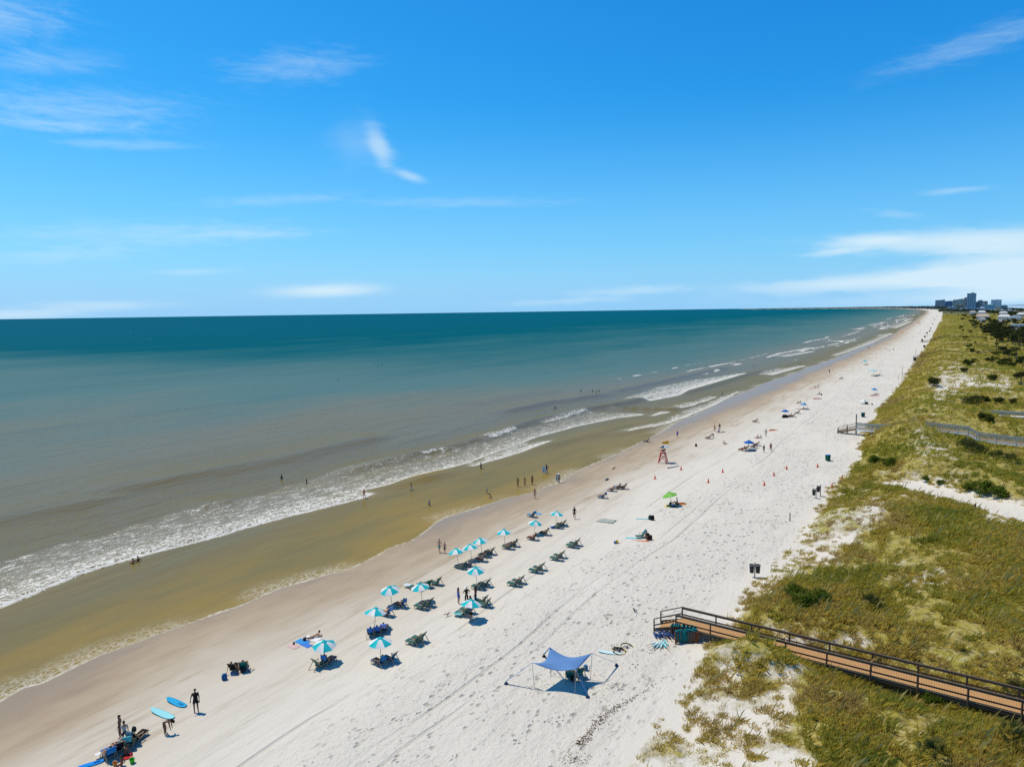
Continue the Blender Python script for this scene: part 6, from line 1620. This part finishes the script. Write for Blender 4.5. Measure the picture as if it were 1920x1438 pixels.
c = chair('black', 1416, 792, SEA, 'dark red chair alone between the wet sand and the blue umbrella'); person('recline', 0, 0, SEA, 'brown', 'black', [('shirt', (.18, .02, .03))], 'person in dark red in the lone chair near the wet sand', loc=c.location)
towel(1460, 792, 85, .5, 2.2, (.35, .52, .52), 'thin pale green towel lying alone below the blue umbrella with the tent')
for px, py, lab in ((1480, 782, 'person in a chair right of the black tent, left one'), (1486, 782, 'person in a chair right of the black tent, right one')):
    c = chair('black', px, py, SEA, 'dark chair under the %s sitter right of the black tent' % ('left' if px < 1483 else 'right')); person('recline', 0, 0, SEA, 'tan', 'brown', [('trunks', BLK)], lab, loc=c.location)
b = MB(); b.hexa([(-.7, -.6, 0), (.7, -.6, 0), (.7, .6, 0), (-.7, .6, 0)], [(-.45, -.4, .75), (.45, -.4, .75), (.45, .4, .75), (-.45, .4, .75)]); o = b.build('shade_tent', FAB['black']); o.location = at(1472, 783); tag(o, 'low black shade tent under a royal blue umbrella', 'tent')
chair('green', 1495, 776, SEA, 'dark green chair facing the sea between two umbrellas'); person('recline', 1495, 776, SEA, 'dark', 'black', [('shirt', BLK)], 'person in black in the dark green chair between two umbrellas')
chair('green', 1511, 768, SEA, 'green chair behind the people under the pale blue umbrella'); person('sit', 1506, 768, SEA, 'tan', 'brown', [('suit', PUR)], 'person sitting under the pale blue umbrella', 1.65); person('lie', 1500, 768, -100, 'red', 'brown', [('trunks', RD)], 'person in red lying in front of the pale blue umbrella', 1.7)
person('sit', 1496, 757, SEA, 'tan', 'brown', [('trunks', NVY)], 'sitter behind the pale blue umbrella, left one', 1.65); person('sit', 1500, 756, SEA, 'dark', 'black', [('shirt', BLK)], 'sitter behind the pale blue umbrella, right one', 1.7)
person('lie', 1529, 748, 100, 'tan', 'black', [('trunks', RD)], 'person lying on a red towel up the beach, left one', 1.7, .04); person('lie', 1536, 748, 80, 'red', 'black', [('trunks', PNK)], 'person lying on a red towel up the beach, right one', 1.7, .04); towel(1532, 748, 75, .9, 2.4, (.5, .05, .08), 'red towel under two people lying up the beach')
person('sit', 1536, 740, 60, 'dark', 'black', [('shirt', BLK)], 'dark figure sitting upright above the red towel', 1.8); bag(1540, 741, BLK, 'dark bag beside the figure sitting above the red towel', 'bag', 1.2)
person('sit', 1528, 727, 60, 'red', 'brown', [('trunks', RD)], 'person in red sitting near the wet sand, left of two', 1.65); person('sit', 1534, 726, 60, 'brown', 'brown', [('suit', BLK)], 'person in black sitting near the wet sand, right of two', 1.75); towel(1526, 728, 85, .8, 2.6, (.5, .08, .08), 'red towel under the two sitting near the wet sand')
person('stand', 1555, 700, 150, 'dark', 'black', [('shirt', BLK), ('pants', BLK)], 'lone black-clad walker at the edge of the wet sand', 1.8)
chair('black', 1577, 711, SEA, 'dark chair alone on dry sand above the walker'); person('recline', 1577, 711, SEA, 'tan', 'black', [('shirt', NVY)], 'person in navy in the dark chair alone on dry sand')
chair('black', 1622, 685, SEA, 'dark chair under the small turquoise umbrella, left one'); chair('black', 1625, 685, SEA, 'dark chair under the small turquoise umbrella, right one')
# pale blue shelter, white tent
root = empty('shade_shelter', at(1640, 704), R(20), 'pale blue flat-topped shelter with people lying beneath, far up the beach', 'shelter')
pts = [[(-2.2 + 4.4 * i / 6, -1.4 + 2.8 * j / 4, 2.0 + .25 * math.sin(math.pi * i / 6)) for j in range(5)] for i in range(7)]
MB().slab(pts, .02).build('roof', pmat('ice_blue_cloth', (.22, .58, .66), .8), root)
for x in (-2.1, 2.1):
    for y in (-1.3, 1.3): MB().tube((x, y, -.2), (x, y, 2.02), .03).build('pole', METAL, root)
for i, px in enumerate((1636, 1641, 1646)): chair('black', px, 705 + (i % 2), SEA + 10 * i, ['leftmost', 'middle', 'rightmost'][i] + ' dark chair under the pale blue shelter')
person('lie', 1643, 706, 60, 'dark', 'black', [('trunks', BLK)], 'person lying under the pale blue shelter', 1.7)
towel(1653, 705, 60, .9, 1.8, (.2, .58, .62), 'ice blue towel beside the pale blue shelter')
root = empty('pop_up_tent', at(1620, 757), R(25), 'small white peaked tent beside the tyre tracks near the dunes', 'tent')
b = MB(); n = 10; vs_ = [(0, 0, 1.45)] + [(1.35 * math.cos(2 * math.pi * i / n), 1.1 * math.sin(2 * math.pi * i / n), .85 - .35 * (i % 2)) for i in range(n)]
b.add(vs_, [(0, 1 + i, 1 + (i + 1) % n) for i in range(n)], 0, False); b.add([(x, y, z - .02) for x, y, z in vs_], [(0, 1 + (i + 1) % n, 1 + i) for i in range(n)], 0); b.build('canopy', WHITE, root)
for i in (1, 3, 6, 8): MB().tube((vs_[i][0], vs_[i][1], -.1), (vs_[i][0], vs_[i][1], vs_[i][2]), .02).build('pole', METAL, root)
bag(1623, 758, BLK, 'black bag in the shade of the white tent, left one', 'bag', 1.5); bag(1626, 758, BLK, 'black bag in the shade of the white tent, right one', 'bag', 1.3); bag(1635, 759, BLK, 'black bag out in the sun right of the white tent', 'bag', 1.0)
person('lie', 1637, 742, 80, 'red', 'black', [('trunks', RD)], 'person in red lying under the bright blue umbrella, left one', 1.7, .03); person('sit', 1643, 741, 60, 'tan', 'black', [('suit', (.5, .06, .06))], 'person in red sitting under the bright blue umbrella, right one', 1.6); towel(1640, 742, 70, 1.0, 2.8, (.55, .10, .10), 'red towel under the bright blue umbrella')
# under the blue canopy
c = chair('green', 1070, 1272, SEA - 70, 'dark teal chair in the shade of the blue canopy, left one'); c = chair('green', 1084, 1266, SEA - 40, 'dark teal chair tilted up under the blue canopy, right one')
bag(1098, 1256, (.04, .22, .42), 'blue bag at the back edge of the canopy shade', 'bag', 1.0); bag(1075, 1276, BLK, 'black bag in the canopy shade', 'bag', 1.1)
person('recline', 1070, 1272, SEA - 70, 'dark', 'black', [('shirt', BLK), ('trunks', BLK)], 'person in dark clothes seated in the shade of the blue canopy')
# gulls standing on the sand
def gull(px, py, yaw, lab):
    root = empty('gull', at(px, py), R(yaw), lab, 'bird', sc_=.85)
    GB = pmat('gull_grey', (.10, .10, .11))
    d = skin_mesh('gull_body', [(0, -.20, .17), (0, -.08, .19), (0, .06, .20), (0, .13, .27), (0, .20, .28), (-.02, 0, .12), (-.02, .01, .01), (.02, 0, .12), (.02, .01, .01)], [(0, 1), (1, 2), (2, 3), (3, 4), (1, 5), (5, 6), (1, 7), (7, 8)], [(.02, .01), (.06, .055), (.065, .06), (.035, .035), (.012, .01), (.008, .008), (.006, .006), (.008, .008), (.006, .006)], 1)
    d.materials.clear(); d.materials.append(GB); link('body', d, root)
    for s in (-1, 1): MB().slab([[(s * .05, .06, .22), (s * .05, -.10, .21)], [(s * .25, .10, .34), (s * .25, -.05, .33)], [(s * .50, -.02, .30), (s * .48, -.06, .30)]], .012).build('wing', pmat('gull_dark', (.04, .04, .045)), root)
gull(839, 1155, 40, 'dark gull with raised wings on the sand left of the umbrella man'); gull(1190, 1147, 110, 'dark gull with raised wings on the sand left of the boardwalk steps')
# small figures far down the beach
def far(px, py, kind, label=None, h=1.75):
    col = rnd.choice([BLK, NVY, RD, BLK, GRY]); return person(kind, px, py, rnd.uniform(0, 360), rnd.choice(['tan', 'brown', 'dark']), 'black', [('trunks', col)], label, h, group=None if label else 'tiny figures far down the beach')
for px, py, kd, lab in ((1616, 661, 'stand', 'tall dark walker on the blue wet sand far along'), (1627, 655, 'stand', 'dark figure crouching at the wet sand edge, left of two'), (1630, 655, 'hips', 'dark figure standing at the wet sand edge, right of two'), (1643, 646, 'stand', 'dark walker nearest the foam far along the wet sand'), (1668, 659, 'sit', 'figure sitting on dry sand far along, left of two in line'), (1675, 658, 'stand', 'figure standing on dry sand far along, right of two in line'), (1661, 654, 'sit', 'figure lying low on dry sand far along, apart from the standing one')):
    far(px, py, kd, lab)
for i in range(46):
    py = rnd.choice([rnd.uniform(586, 600), rnd.uniform(596, 634)])
    a_, b_ = np.interp(py, [584, 594, 606, 625, 636], [1738, 1722, 1706, 1684, 1668]), np.interp(py, [584, 594, 606, 625, 636], [1764, 1760, 1757, 1748, 1742])
    far(rnd.uniform(a_, b_), py, rnd.choice(['stand', 'sit', 'walk']))
for o in sc.objects:
    if o.get('group') == 'tiny figures far down the beach' and not o.get('label'): o['label'] = 'tiny dark figure on the distant beach between the surf and the far dune foot'
FU2 = [None]
for i, (px, py, c_) in enumerate([(1690, 627, ORG), (1747, 587.5, TL), (1722, 606, RD), (1724, 610, RD), (1740, 590, BL), (1733, 592, RD)]):
    o = make_umbrella('beach_umbrella', [cmat(c_)], 1.3, 1.7, 2.2); o.location = at(px, py); o.scale = (1.5 if py > 600 else 2.0,) * 3
    tag(o, ['orange canopy over the far lifeguard post', 'turquoise umbrella near the pier end of the beach', 'red umbrella near the surf on the distant beach, farther one', 'red umbrella near the surf on the distant beach, nearer one', 'blue umbrella on the distant beach beside the turquoise one', 'red umbrella on the distant beach nearest the pier surf'][i], 'umbrella')
for i, (px, py) in enumerate([(1752, 600), (1756, 594), (1749, 609), (1745, 617), (1743, 622), (1738, 626), (1734, 633), (1729, 640), (1733, 652), (1715, 677)]):
    o = wheel_bin(px, py, ['tiny dark bin at the distant dune foot'] and 'small dark bin standing at the foot of the distant dunes', BLK, (.02, .03, .03)); o['group'] = 'dark bins along the distant dune foot'; o.scale = (1.5,) * 3
for o in sc.objects:
    lb = o.get('label')
    if lb and len(lb.split()) > 16: print('LONG', o.name, len(lb.split()), lb)
for k, p in list(CHP.items()):
    if k not in CH_USED:
        for ch in list(p.children): bpy.data.objects.remove(ch)
        bpy.data.objects.remove(p)
# ------------------------------------------------------------------ houses behind the dunes, towers down the coast, pier
WIN = pmat('window_glass', (.03, .04, .05), .15, .6, .1)
def facade(root, w_, d_, h_, floors, cols, gx=.62, gy=.55, depth=.25, win=WIN, z0=0.0, sides=True, name='window', max_w=96):
    """windows recessed look: dark panes in frames on the side seen from the beach and the two ends"""
    n = 0
    for fl in range(floors):
        for c_ in range(cols):
            if n >= max_w: return
            x = -w_ / 2 + w_ * (c_ + .5) / cols; z = z0 + h_ * (fl + .5) / floors
            MB().box((x, -d_ / 2, z), (w_ / cols * gx, depth, h_ / floors * gy)).build(name, win, root); n += 1
def tower(px0, px1, ytop, ybase, wall, label, floors=12, cols=6, depth=None, roofc=None, z=3.0, bal=None, stripes=None, name='apartment_tower'):
    g0, g1 = flat(px0, ybase, z), flat(px1, ybase, z)
    c = Vector(flat((px0 + px1) / 2, ybase, z)); dist = math.hypot(c.x, c.y); w_ = (px1 - px0) / FPX * float(np.dot(np.array(c) - np.array([0, 0, CAMH]), cF)) * math.cos(math.atan2(c.x, c.y))
    dd = ray((px0 + px1) / 2, ytop); h_ = CAMH + dd[2] / math.hypot(dd[0], dd[1]) * dist - z
    d_ = depth or w_ * .6; yaw = math.atan2(-c.x, c.y)
    root = empty(name, c + Vector((math.sin(-yaw), math.cos(yaw), 0)) * d_ / 2, yaw, label, 'building'); root.location.z = z
    MB().box((0, 0, h_ / 2 - 2), (w_, d_, h_ + 4)).build('wall', wall, root)
    MB().box((0, 0, h_ + .5), (w_ + 1, d_ + 1, 1.4)).build('roof', roofc or wall, root)
    MB().box((w_ * .1, 0, h_ + 3), (w_ * .3, d_ * .4, 4)).build('plant_room', wall, root)
    if stripes:
        for k in range(stripes):
            x = -w_ / 2 + w_ * (k + .5) / stripes
            MB().box((x, -d_ / 2, h_ * .5), (w_ / stripes * .42, 1.2, h_ * .93)).build('window_bay', WIN if bal is None else bal, root)
            s_ = MB()
            for f in range(floors): s_.box((x, -d_ / 2 - .35, h_ * (f + .5) / floors + 1), (w_ / stripes * .44, 1.2, h_ / floors * .28))
            s_.build('balcony', wall, root)
    else: facade(root, w_, d_, h_, floors, cols, depth=1.0)
    return root
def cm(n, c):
    c = tuple(min(.8, x * 1.9 + .07) for x in c)  # building colours lifted, standing in for distance haze on the shaded fronts
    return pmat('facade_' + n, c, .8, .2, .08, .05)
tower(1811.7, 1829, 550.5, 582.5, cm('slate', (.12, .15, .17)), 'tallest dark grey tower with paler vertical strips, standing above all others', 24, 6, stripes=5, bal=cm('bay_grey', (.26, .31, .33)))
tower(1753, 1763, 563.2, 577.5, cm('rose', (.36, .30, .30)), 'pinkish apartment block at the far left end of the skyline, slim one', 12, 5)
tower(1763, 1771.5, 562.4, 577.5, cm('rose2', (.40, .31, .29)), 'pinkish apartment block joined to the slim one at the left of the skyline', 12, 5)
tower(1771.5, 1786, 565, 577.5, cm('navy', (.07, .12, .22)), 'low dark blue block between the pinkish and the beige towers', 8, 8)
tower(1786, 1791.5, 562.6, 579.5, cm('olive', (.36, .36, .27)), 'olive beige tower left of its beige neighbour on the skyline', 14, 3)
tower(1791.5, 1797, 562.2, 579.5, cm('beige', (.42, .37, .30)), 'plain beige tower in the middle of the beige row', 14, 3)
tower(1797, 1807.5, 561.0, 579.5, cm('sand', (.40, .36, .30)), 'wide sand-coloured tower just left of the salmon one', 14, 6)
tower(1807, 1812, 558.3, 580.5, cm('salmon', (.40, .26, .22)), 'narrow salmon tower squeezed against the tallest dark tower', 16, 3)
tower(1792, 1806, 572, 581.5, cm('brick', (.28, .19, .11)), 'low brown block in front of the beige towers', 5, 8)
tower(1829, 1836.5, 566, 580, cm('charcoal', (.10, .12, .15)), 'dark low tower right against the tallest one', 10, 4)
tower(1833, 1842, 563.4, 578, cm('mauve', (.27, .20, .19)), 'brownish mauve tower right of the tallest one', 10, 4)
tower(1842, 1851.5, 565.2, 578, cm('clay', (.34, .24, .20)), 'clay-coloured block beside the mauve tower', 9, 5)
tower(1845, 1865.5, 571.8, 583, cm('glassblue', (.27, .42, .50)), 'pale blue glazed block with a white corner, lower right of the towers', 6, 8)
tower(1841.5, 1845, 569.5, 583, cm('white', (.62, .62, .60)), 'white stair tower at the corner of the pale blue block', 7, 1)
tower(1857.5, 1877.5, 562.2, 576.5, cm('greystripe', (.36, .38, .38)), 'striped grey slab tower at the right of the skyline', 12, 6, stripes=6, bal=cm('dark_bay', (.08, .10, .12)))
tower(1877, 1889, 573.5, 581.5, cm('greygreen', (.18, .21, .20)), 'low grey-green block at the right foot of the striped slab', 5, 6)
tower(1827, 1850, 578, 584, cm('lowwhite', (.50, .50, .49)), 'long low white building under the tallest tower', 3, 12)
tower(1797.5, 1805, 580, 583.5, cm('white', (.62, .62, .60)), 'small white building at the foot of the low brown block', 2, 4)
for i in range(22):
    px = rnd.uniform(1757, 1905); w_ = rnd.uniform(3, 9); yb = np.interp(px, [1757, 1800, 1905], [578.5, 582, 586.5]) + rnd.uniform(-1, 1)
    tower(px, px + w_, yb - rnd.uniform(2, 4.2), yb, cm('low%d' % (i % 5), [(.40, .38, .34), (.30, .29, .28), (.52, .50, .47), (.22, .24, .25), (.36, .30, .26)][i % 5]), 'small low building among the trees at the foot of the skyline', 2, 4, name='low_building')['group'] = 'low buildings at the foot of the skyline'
def house(px0, px1, ytop, ybase, wall, roofc, label, flat_roof=False, floors=2, z=5.0):
    g0, g1 = flat(px0, ybase, z), flat(px1, ybase, z); c = Vector(flat((px0 + px1) / 2, ybase, z)); dist = math.hypot(c.x, c.y); w_ = (px1 - px0) / FPX * float(np.dot(np.array(c) - np.array([0, 0, CAMH]), cF)) * math.cos(math.atan2(c.x, c.y))
    dd = ray((px0 + px1) / 2, ytop); h_ = max(4.5, CAMH + dd[2] / math.hypot(dd[0], dd[1]) * dist - z); yaw = math.atan2(-c.x, c.y); d_ = w_ * .7
    root = empty('house', c, yaw, label, 'house'); root.location.z = z - 1
    hw = h_ * (.86 if flat_roof else .68)
    MB().box((0, d_ / 2, hw / 2), (w_ * .9, d_ * .9, hw)).build('wall', wall, root)
    r = MB()
    if flat_roof: r.box((0, d_ / 2, hw + .3), (w_, d_, .6))
    else:
        x, y0, y1, z0, z1 = w_ / 2, -.02 * d_, 1.02 * d_, hw, h_ + 1
        r.add([(-x, y0, z0), (x, y0, z0), (x, y1, z0), (-x, y1, z0), (-x * .55, d_ / 2, z1), (x * .55, d_ / 2, z1)], [(0, 1, 5, 4), (1, 2, 5), (2, 3, 4, 5), (3, 0, 4), (3, 2, 1, 0)])
    r.build('roof', roofc, root)
    n = max(3, int(w_ / 3.2))
    for f in range(floors):
        for k in range(n): MB().box((-w_ * .45 + w_ * .9 * (k + .5) / n, d_ * .05, hw * (f + .5) / floors), (w_ / n * .5, .3, hw / floors * .5)).build('window', WIN, root)
    b = MB(); b.box((0, -.8, hw / 2), (w_ * .8, 1.7, .25)); b.build('balcony', WHITE, root); return root
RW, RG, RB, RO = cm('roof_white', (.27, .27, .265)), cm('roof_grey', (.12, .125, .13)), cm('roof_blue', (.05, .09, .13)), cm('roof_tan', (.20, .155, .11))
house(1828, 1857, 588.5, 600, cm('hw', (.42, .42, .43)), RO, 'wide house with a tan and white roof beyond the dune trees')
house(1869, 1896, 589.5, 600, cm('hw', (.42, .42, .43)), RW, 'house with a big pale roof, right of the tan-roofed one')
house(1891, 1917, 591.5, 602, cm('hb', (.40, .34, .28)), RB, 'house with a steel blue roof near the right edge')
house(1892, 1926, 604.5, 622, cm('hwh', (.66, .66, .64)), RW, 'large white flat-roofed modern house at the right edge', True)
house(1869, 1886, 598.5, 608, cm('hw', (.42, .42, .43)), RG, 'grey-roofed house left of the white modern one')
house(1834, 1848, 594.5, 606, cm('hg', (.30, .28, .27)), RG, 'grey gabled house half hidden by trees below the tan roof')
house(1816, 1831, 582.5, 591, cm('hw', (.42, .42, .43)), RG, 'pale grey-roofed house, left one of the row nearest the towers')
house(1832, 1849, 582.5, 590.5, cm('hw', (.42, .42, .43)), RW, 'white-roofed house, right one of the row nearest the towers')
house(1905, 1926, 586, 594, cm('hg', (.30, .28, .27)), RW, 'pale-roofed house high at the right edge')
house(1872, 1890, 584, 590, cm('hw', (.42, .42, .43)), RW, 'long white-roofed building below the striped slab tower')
root = empty('pavilion', at(1875, 634), 0, 'small green-roofed pavilion among the dark trees', 'pavilion')
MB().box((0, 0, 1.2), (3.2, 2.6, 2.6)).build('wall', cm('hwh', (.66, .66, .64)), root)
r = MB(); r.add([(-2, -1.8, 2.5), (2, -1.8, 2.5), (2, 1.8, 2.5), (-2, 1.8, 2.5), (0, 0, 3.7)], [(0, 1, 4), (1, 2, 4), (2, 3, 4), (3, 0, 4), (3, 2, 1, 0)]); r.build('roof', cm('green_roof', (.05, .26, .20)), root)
# the pier
A, B = flat(1592, 580.6, 0), flat(1757, 580.2, 0); A = Vector((*A[:2], 0)); B = Vector((*B[:2], 0))
root = empty('pier', A, 0, 'long fishing pier on tall piles reaching out over the sea', 'pier'); D = B - A; PT = wood('pier_timber', (.07, .08, .09), (.12, .13, .14))
b = MB(); b.bar((0, 0, 7.6), D + Vector((0, 0, 7.6)), 8, 1.0); b.build('deck', PT, root)
b = MB(); b.bar((0, -3.9, 9.0), D + Vector((0, -3.9, 9.0)), .3, .5); b.build('rail', PT, root)
for k in range(38):
    p = D * (k / 37); MB().bar(p + Vector((0, 0, -2)), p + Vector((0, 0, 7.2)), 2.2 if k % 2 else 3.2, 2.0, up=(0, 1, 0)).build('pile', PT, root)
MB().box((6, 0, 9.8), (14, 10, 3.6)).build('pier_head', PT, root)
# wooded land far off: one mass
for nm, pts, hgt, lab in (('woodland', [(1768, 583.5), (1790, 584), (1820, 584.5), (1870, 588), (1930, 593)], 9, 'dark band of trees between the houses and the towers'), ('far_woodland', [(1600, 576.3), (1655, 576.0), (1690, 577.0), (1722, 578.2), (1752, 579.2), (1800, 579)], 24, 'thin blue-green line of trees along the far curve of the coast'), ('inland_woodland', [(1885, 580), (1905, 582), (1935, 583)], 9, 'low dark trees at the right edge below the pale hazy band')):
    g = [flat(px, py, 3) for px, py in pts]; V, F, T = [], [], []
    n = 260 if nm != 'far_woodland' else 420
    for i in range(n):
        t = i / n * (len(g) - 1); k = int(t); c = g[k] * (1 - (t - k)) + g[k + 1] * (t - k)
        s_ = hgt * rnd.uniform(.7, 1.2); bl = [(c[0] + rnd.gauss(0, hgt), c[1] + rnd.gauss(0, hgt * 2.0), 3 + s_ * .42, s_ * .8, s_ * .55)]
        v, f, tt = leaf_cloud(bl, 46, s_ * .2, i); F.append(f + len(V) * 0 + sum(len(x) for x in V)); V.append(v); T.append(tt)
    me = npmesh(nm, np.concatenate(V), np.concatenate(F), [M_TREE if nm != 'far_woodland' else leafmat('hazed_far_leaves', [(.1, (.06, .10, .11)), (.9, (.10, .15, .15))], .2)]); fattr(me, 'tint', np.concatenate(T)); tag(link(nm, me), lab, None, None, 'stuff')  # far trees get the blue of distance haze in their leaf colour
# pale sheet added in place of hazy flat land behind the town
g = [flat(px, py, 3.4) for px, py in [(1884, 580.3), (1990, 585), (1990, 574.0), (1884, 572.3)]]
b = MB(); b.add([(p[0], p[1], 5.2) for p in g], [(0, 1, 2, 3)]); t = NT('hazy_land_pale'); o = b.build('hazy_land_sheet', t.out(t.bsdf(Base_Color=(.42, .50, .52), Roughness=.25, Specular_IOR_Level=.5))); tag(o, 'pale sheet standing in for hazy far land behind the town', None, None, 'structure')
# dry weed washed into a thin line on the sand
V, F = [], []
WL = [(1252, 1266), (1232, 1280), (1205, 1298), (1184, 1310), (1165, 1322), (1148, 1330), (1130, 1345), (1118, 1358), (1108, 1372), (1098, 1384), (1088, 1394)]
dens_ = [1, 2, 4, 6, 7, 11, 12, 7, 9, 11, 6]
for i, (px, py) in enumerate(WL):
    c = at(px, py)
    c2 = at(*WL[min(i + 1, len(WL) - 1)])
    for k in range(dens_[i] * 7):
        q = c.lerp(c2, rnd.random()); sp_ = .05 + .016 * dens_[i]
        x, y = q.x + rnd.gauss(0, sp_), q.y + rnd.gauss(0, sp_); z = th(x, y); a = rnd.random() * 6.28; l_ = rnd.uniform(.03, .11); w2 = rnd.uniform(.01, .03); n0 = len(V)
        V += [(x - l_ * math.cos(a), y - l_ * math.sin(a), z + .005), (x - w2 * math.sin(a), y + w2 * math.cos(a), z + rnd.uniform(.02, .06)), (x + l_ * math.cos(a), y + l_ * math.sin(a), z + .01), (x + w2 * math.sin(a), y - w2 * math.cos(a), z + .015)]; F.append((n0, n0 + 1, n0 + 2, n0 + 3))
for px, py, n in ((1152, 1291, 40), (1160, 1285, 30), (1068, 1420, 60), (1092, 1425, 40), (1215, 1275, 20), (1130, 1310, 16), (1003, 1290, 30)):
    c = at(px, py)
    for k in range(n):
        x, y = c.x + rnd.gauss(0, .35), c.y + rnd.gauss(0, .35); z = th(x, y); a = rnd.random() * 6.28; l_ = rnd.uniform(.03, .1); n0 = len(V)
        V += [(x - l_ * math.cos(a), y - l_ * math.sin(a), z + .005), (x - .02 * math.sin(a), y + .02 * math.cos(a), z + .03), (x + l_ * math.cos(a), y + l_ * math.sin(a), z + .01), (x + .02 * math.sin(a), y - .02 * math.cos(a), z + .012)]; F.append((n0, n0 + 1, n0 + 2, n0 + 3))
me = npmesh('seaweed', V, F, [pmat('dry_weed', (.12, .09, .058), .9, .1, .4, 3)]); tag(link('seaweed', me), 'brown dry weed strewn in a thin line over the sand', None, None, 'stuff')

for px, py, lab in ((245, 625.5, 'tiny white boat far out, left of three'), (280, 636.5, 'tiny white boat far out, nearest of three'), (363, 615, 'tiny white boat far out, right of three and farthest')):
    g = flat(px, py, 0); root = empty('motor_boat', Vector((g[0], g[1], 0)), rnd.random() * 6, lab, 'boat', sc_=.55)
    b = MB(); b.add([(-.9, -3, .9), (.9, -3, .9), (1.1, 1, 1.0), (0, 3.6, 1.3), (-1.1, 1, 1.0), (-.6, -3, -.3), (.6, -3, -.3), (.6, 1, -.3), (0, 2.9, -.2), (-.6, 1, -.3)], [(0, 1, 2, 3, 4), (5, 9, 8, 7, 6), (0, 5, 6, 1), (1, 6, 7, 2), (2, 7, 8, 3), (3, 8, 9, 4), (4, 9, 5, 0)]); b.build('hull', WHITE, root)
    MB().box((0, -.2, 1.5), (1.3, 1.8, 1.2), taper=.8).build('cabin', WHITE, root)
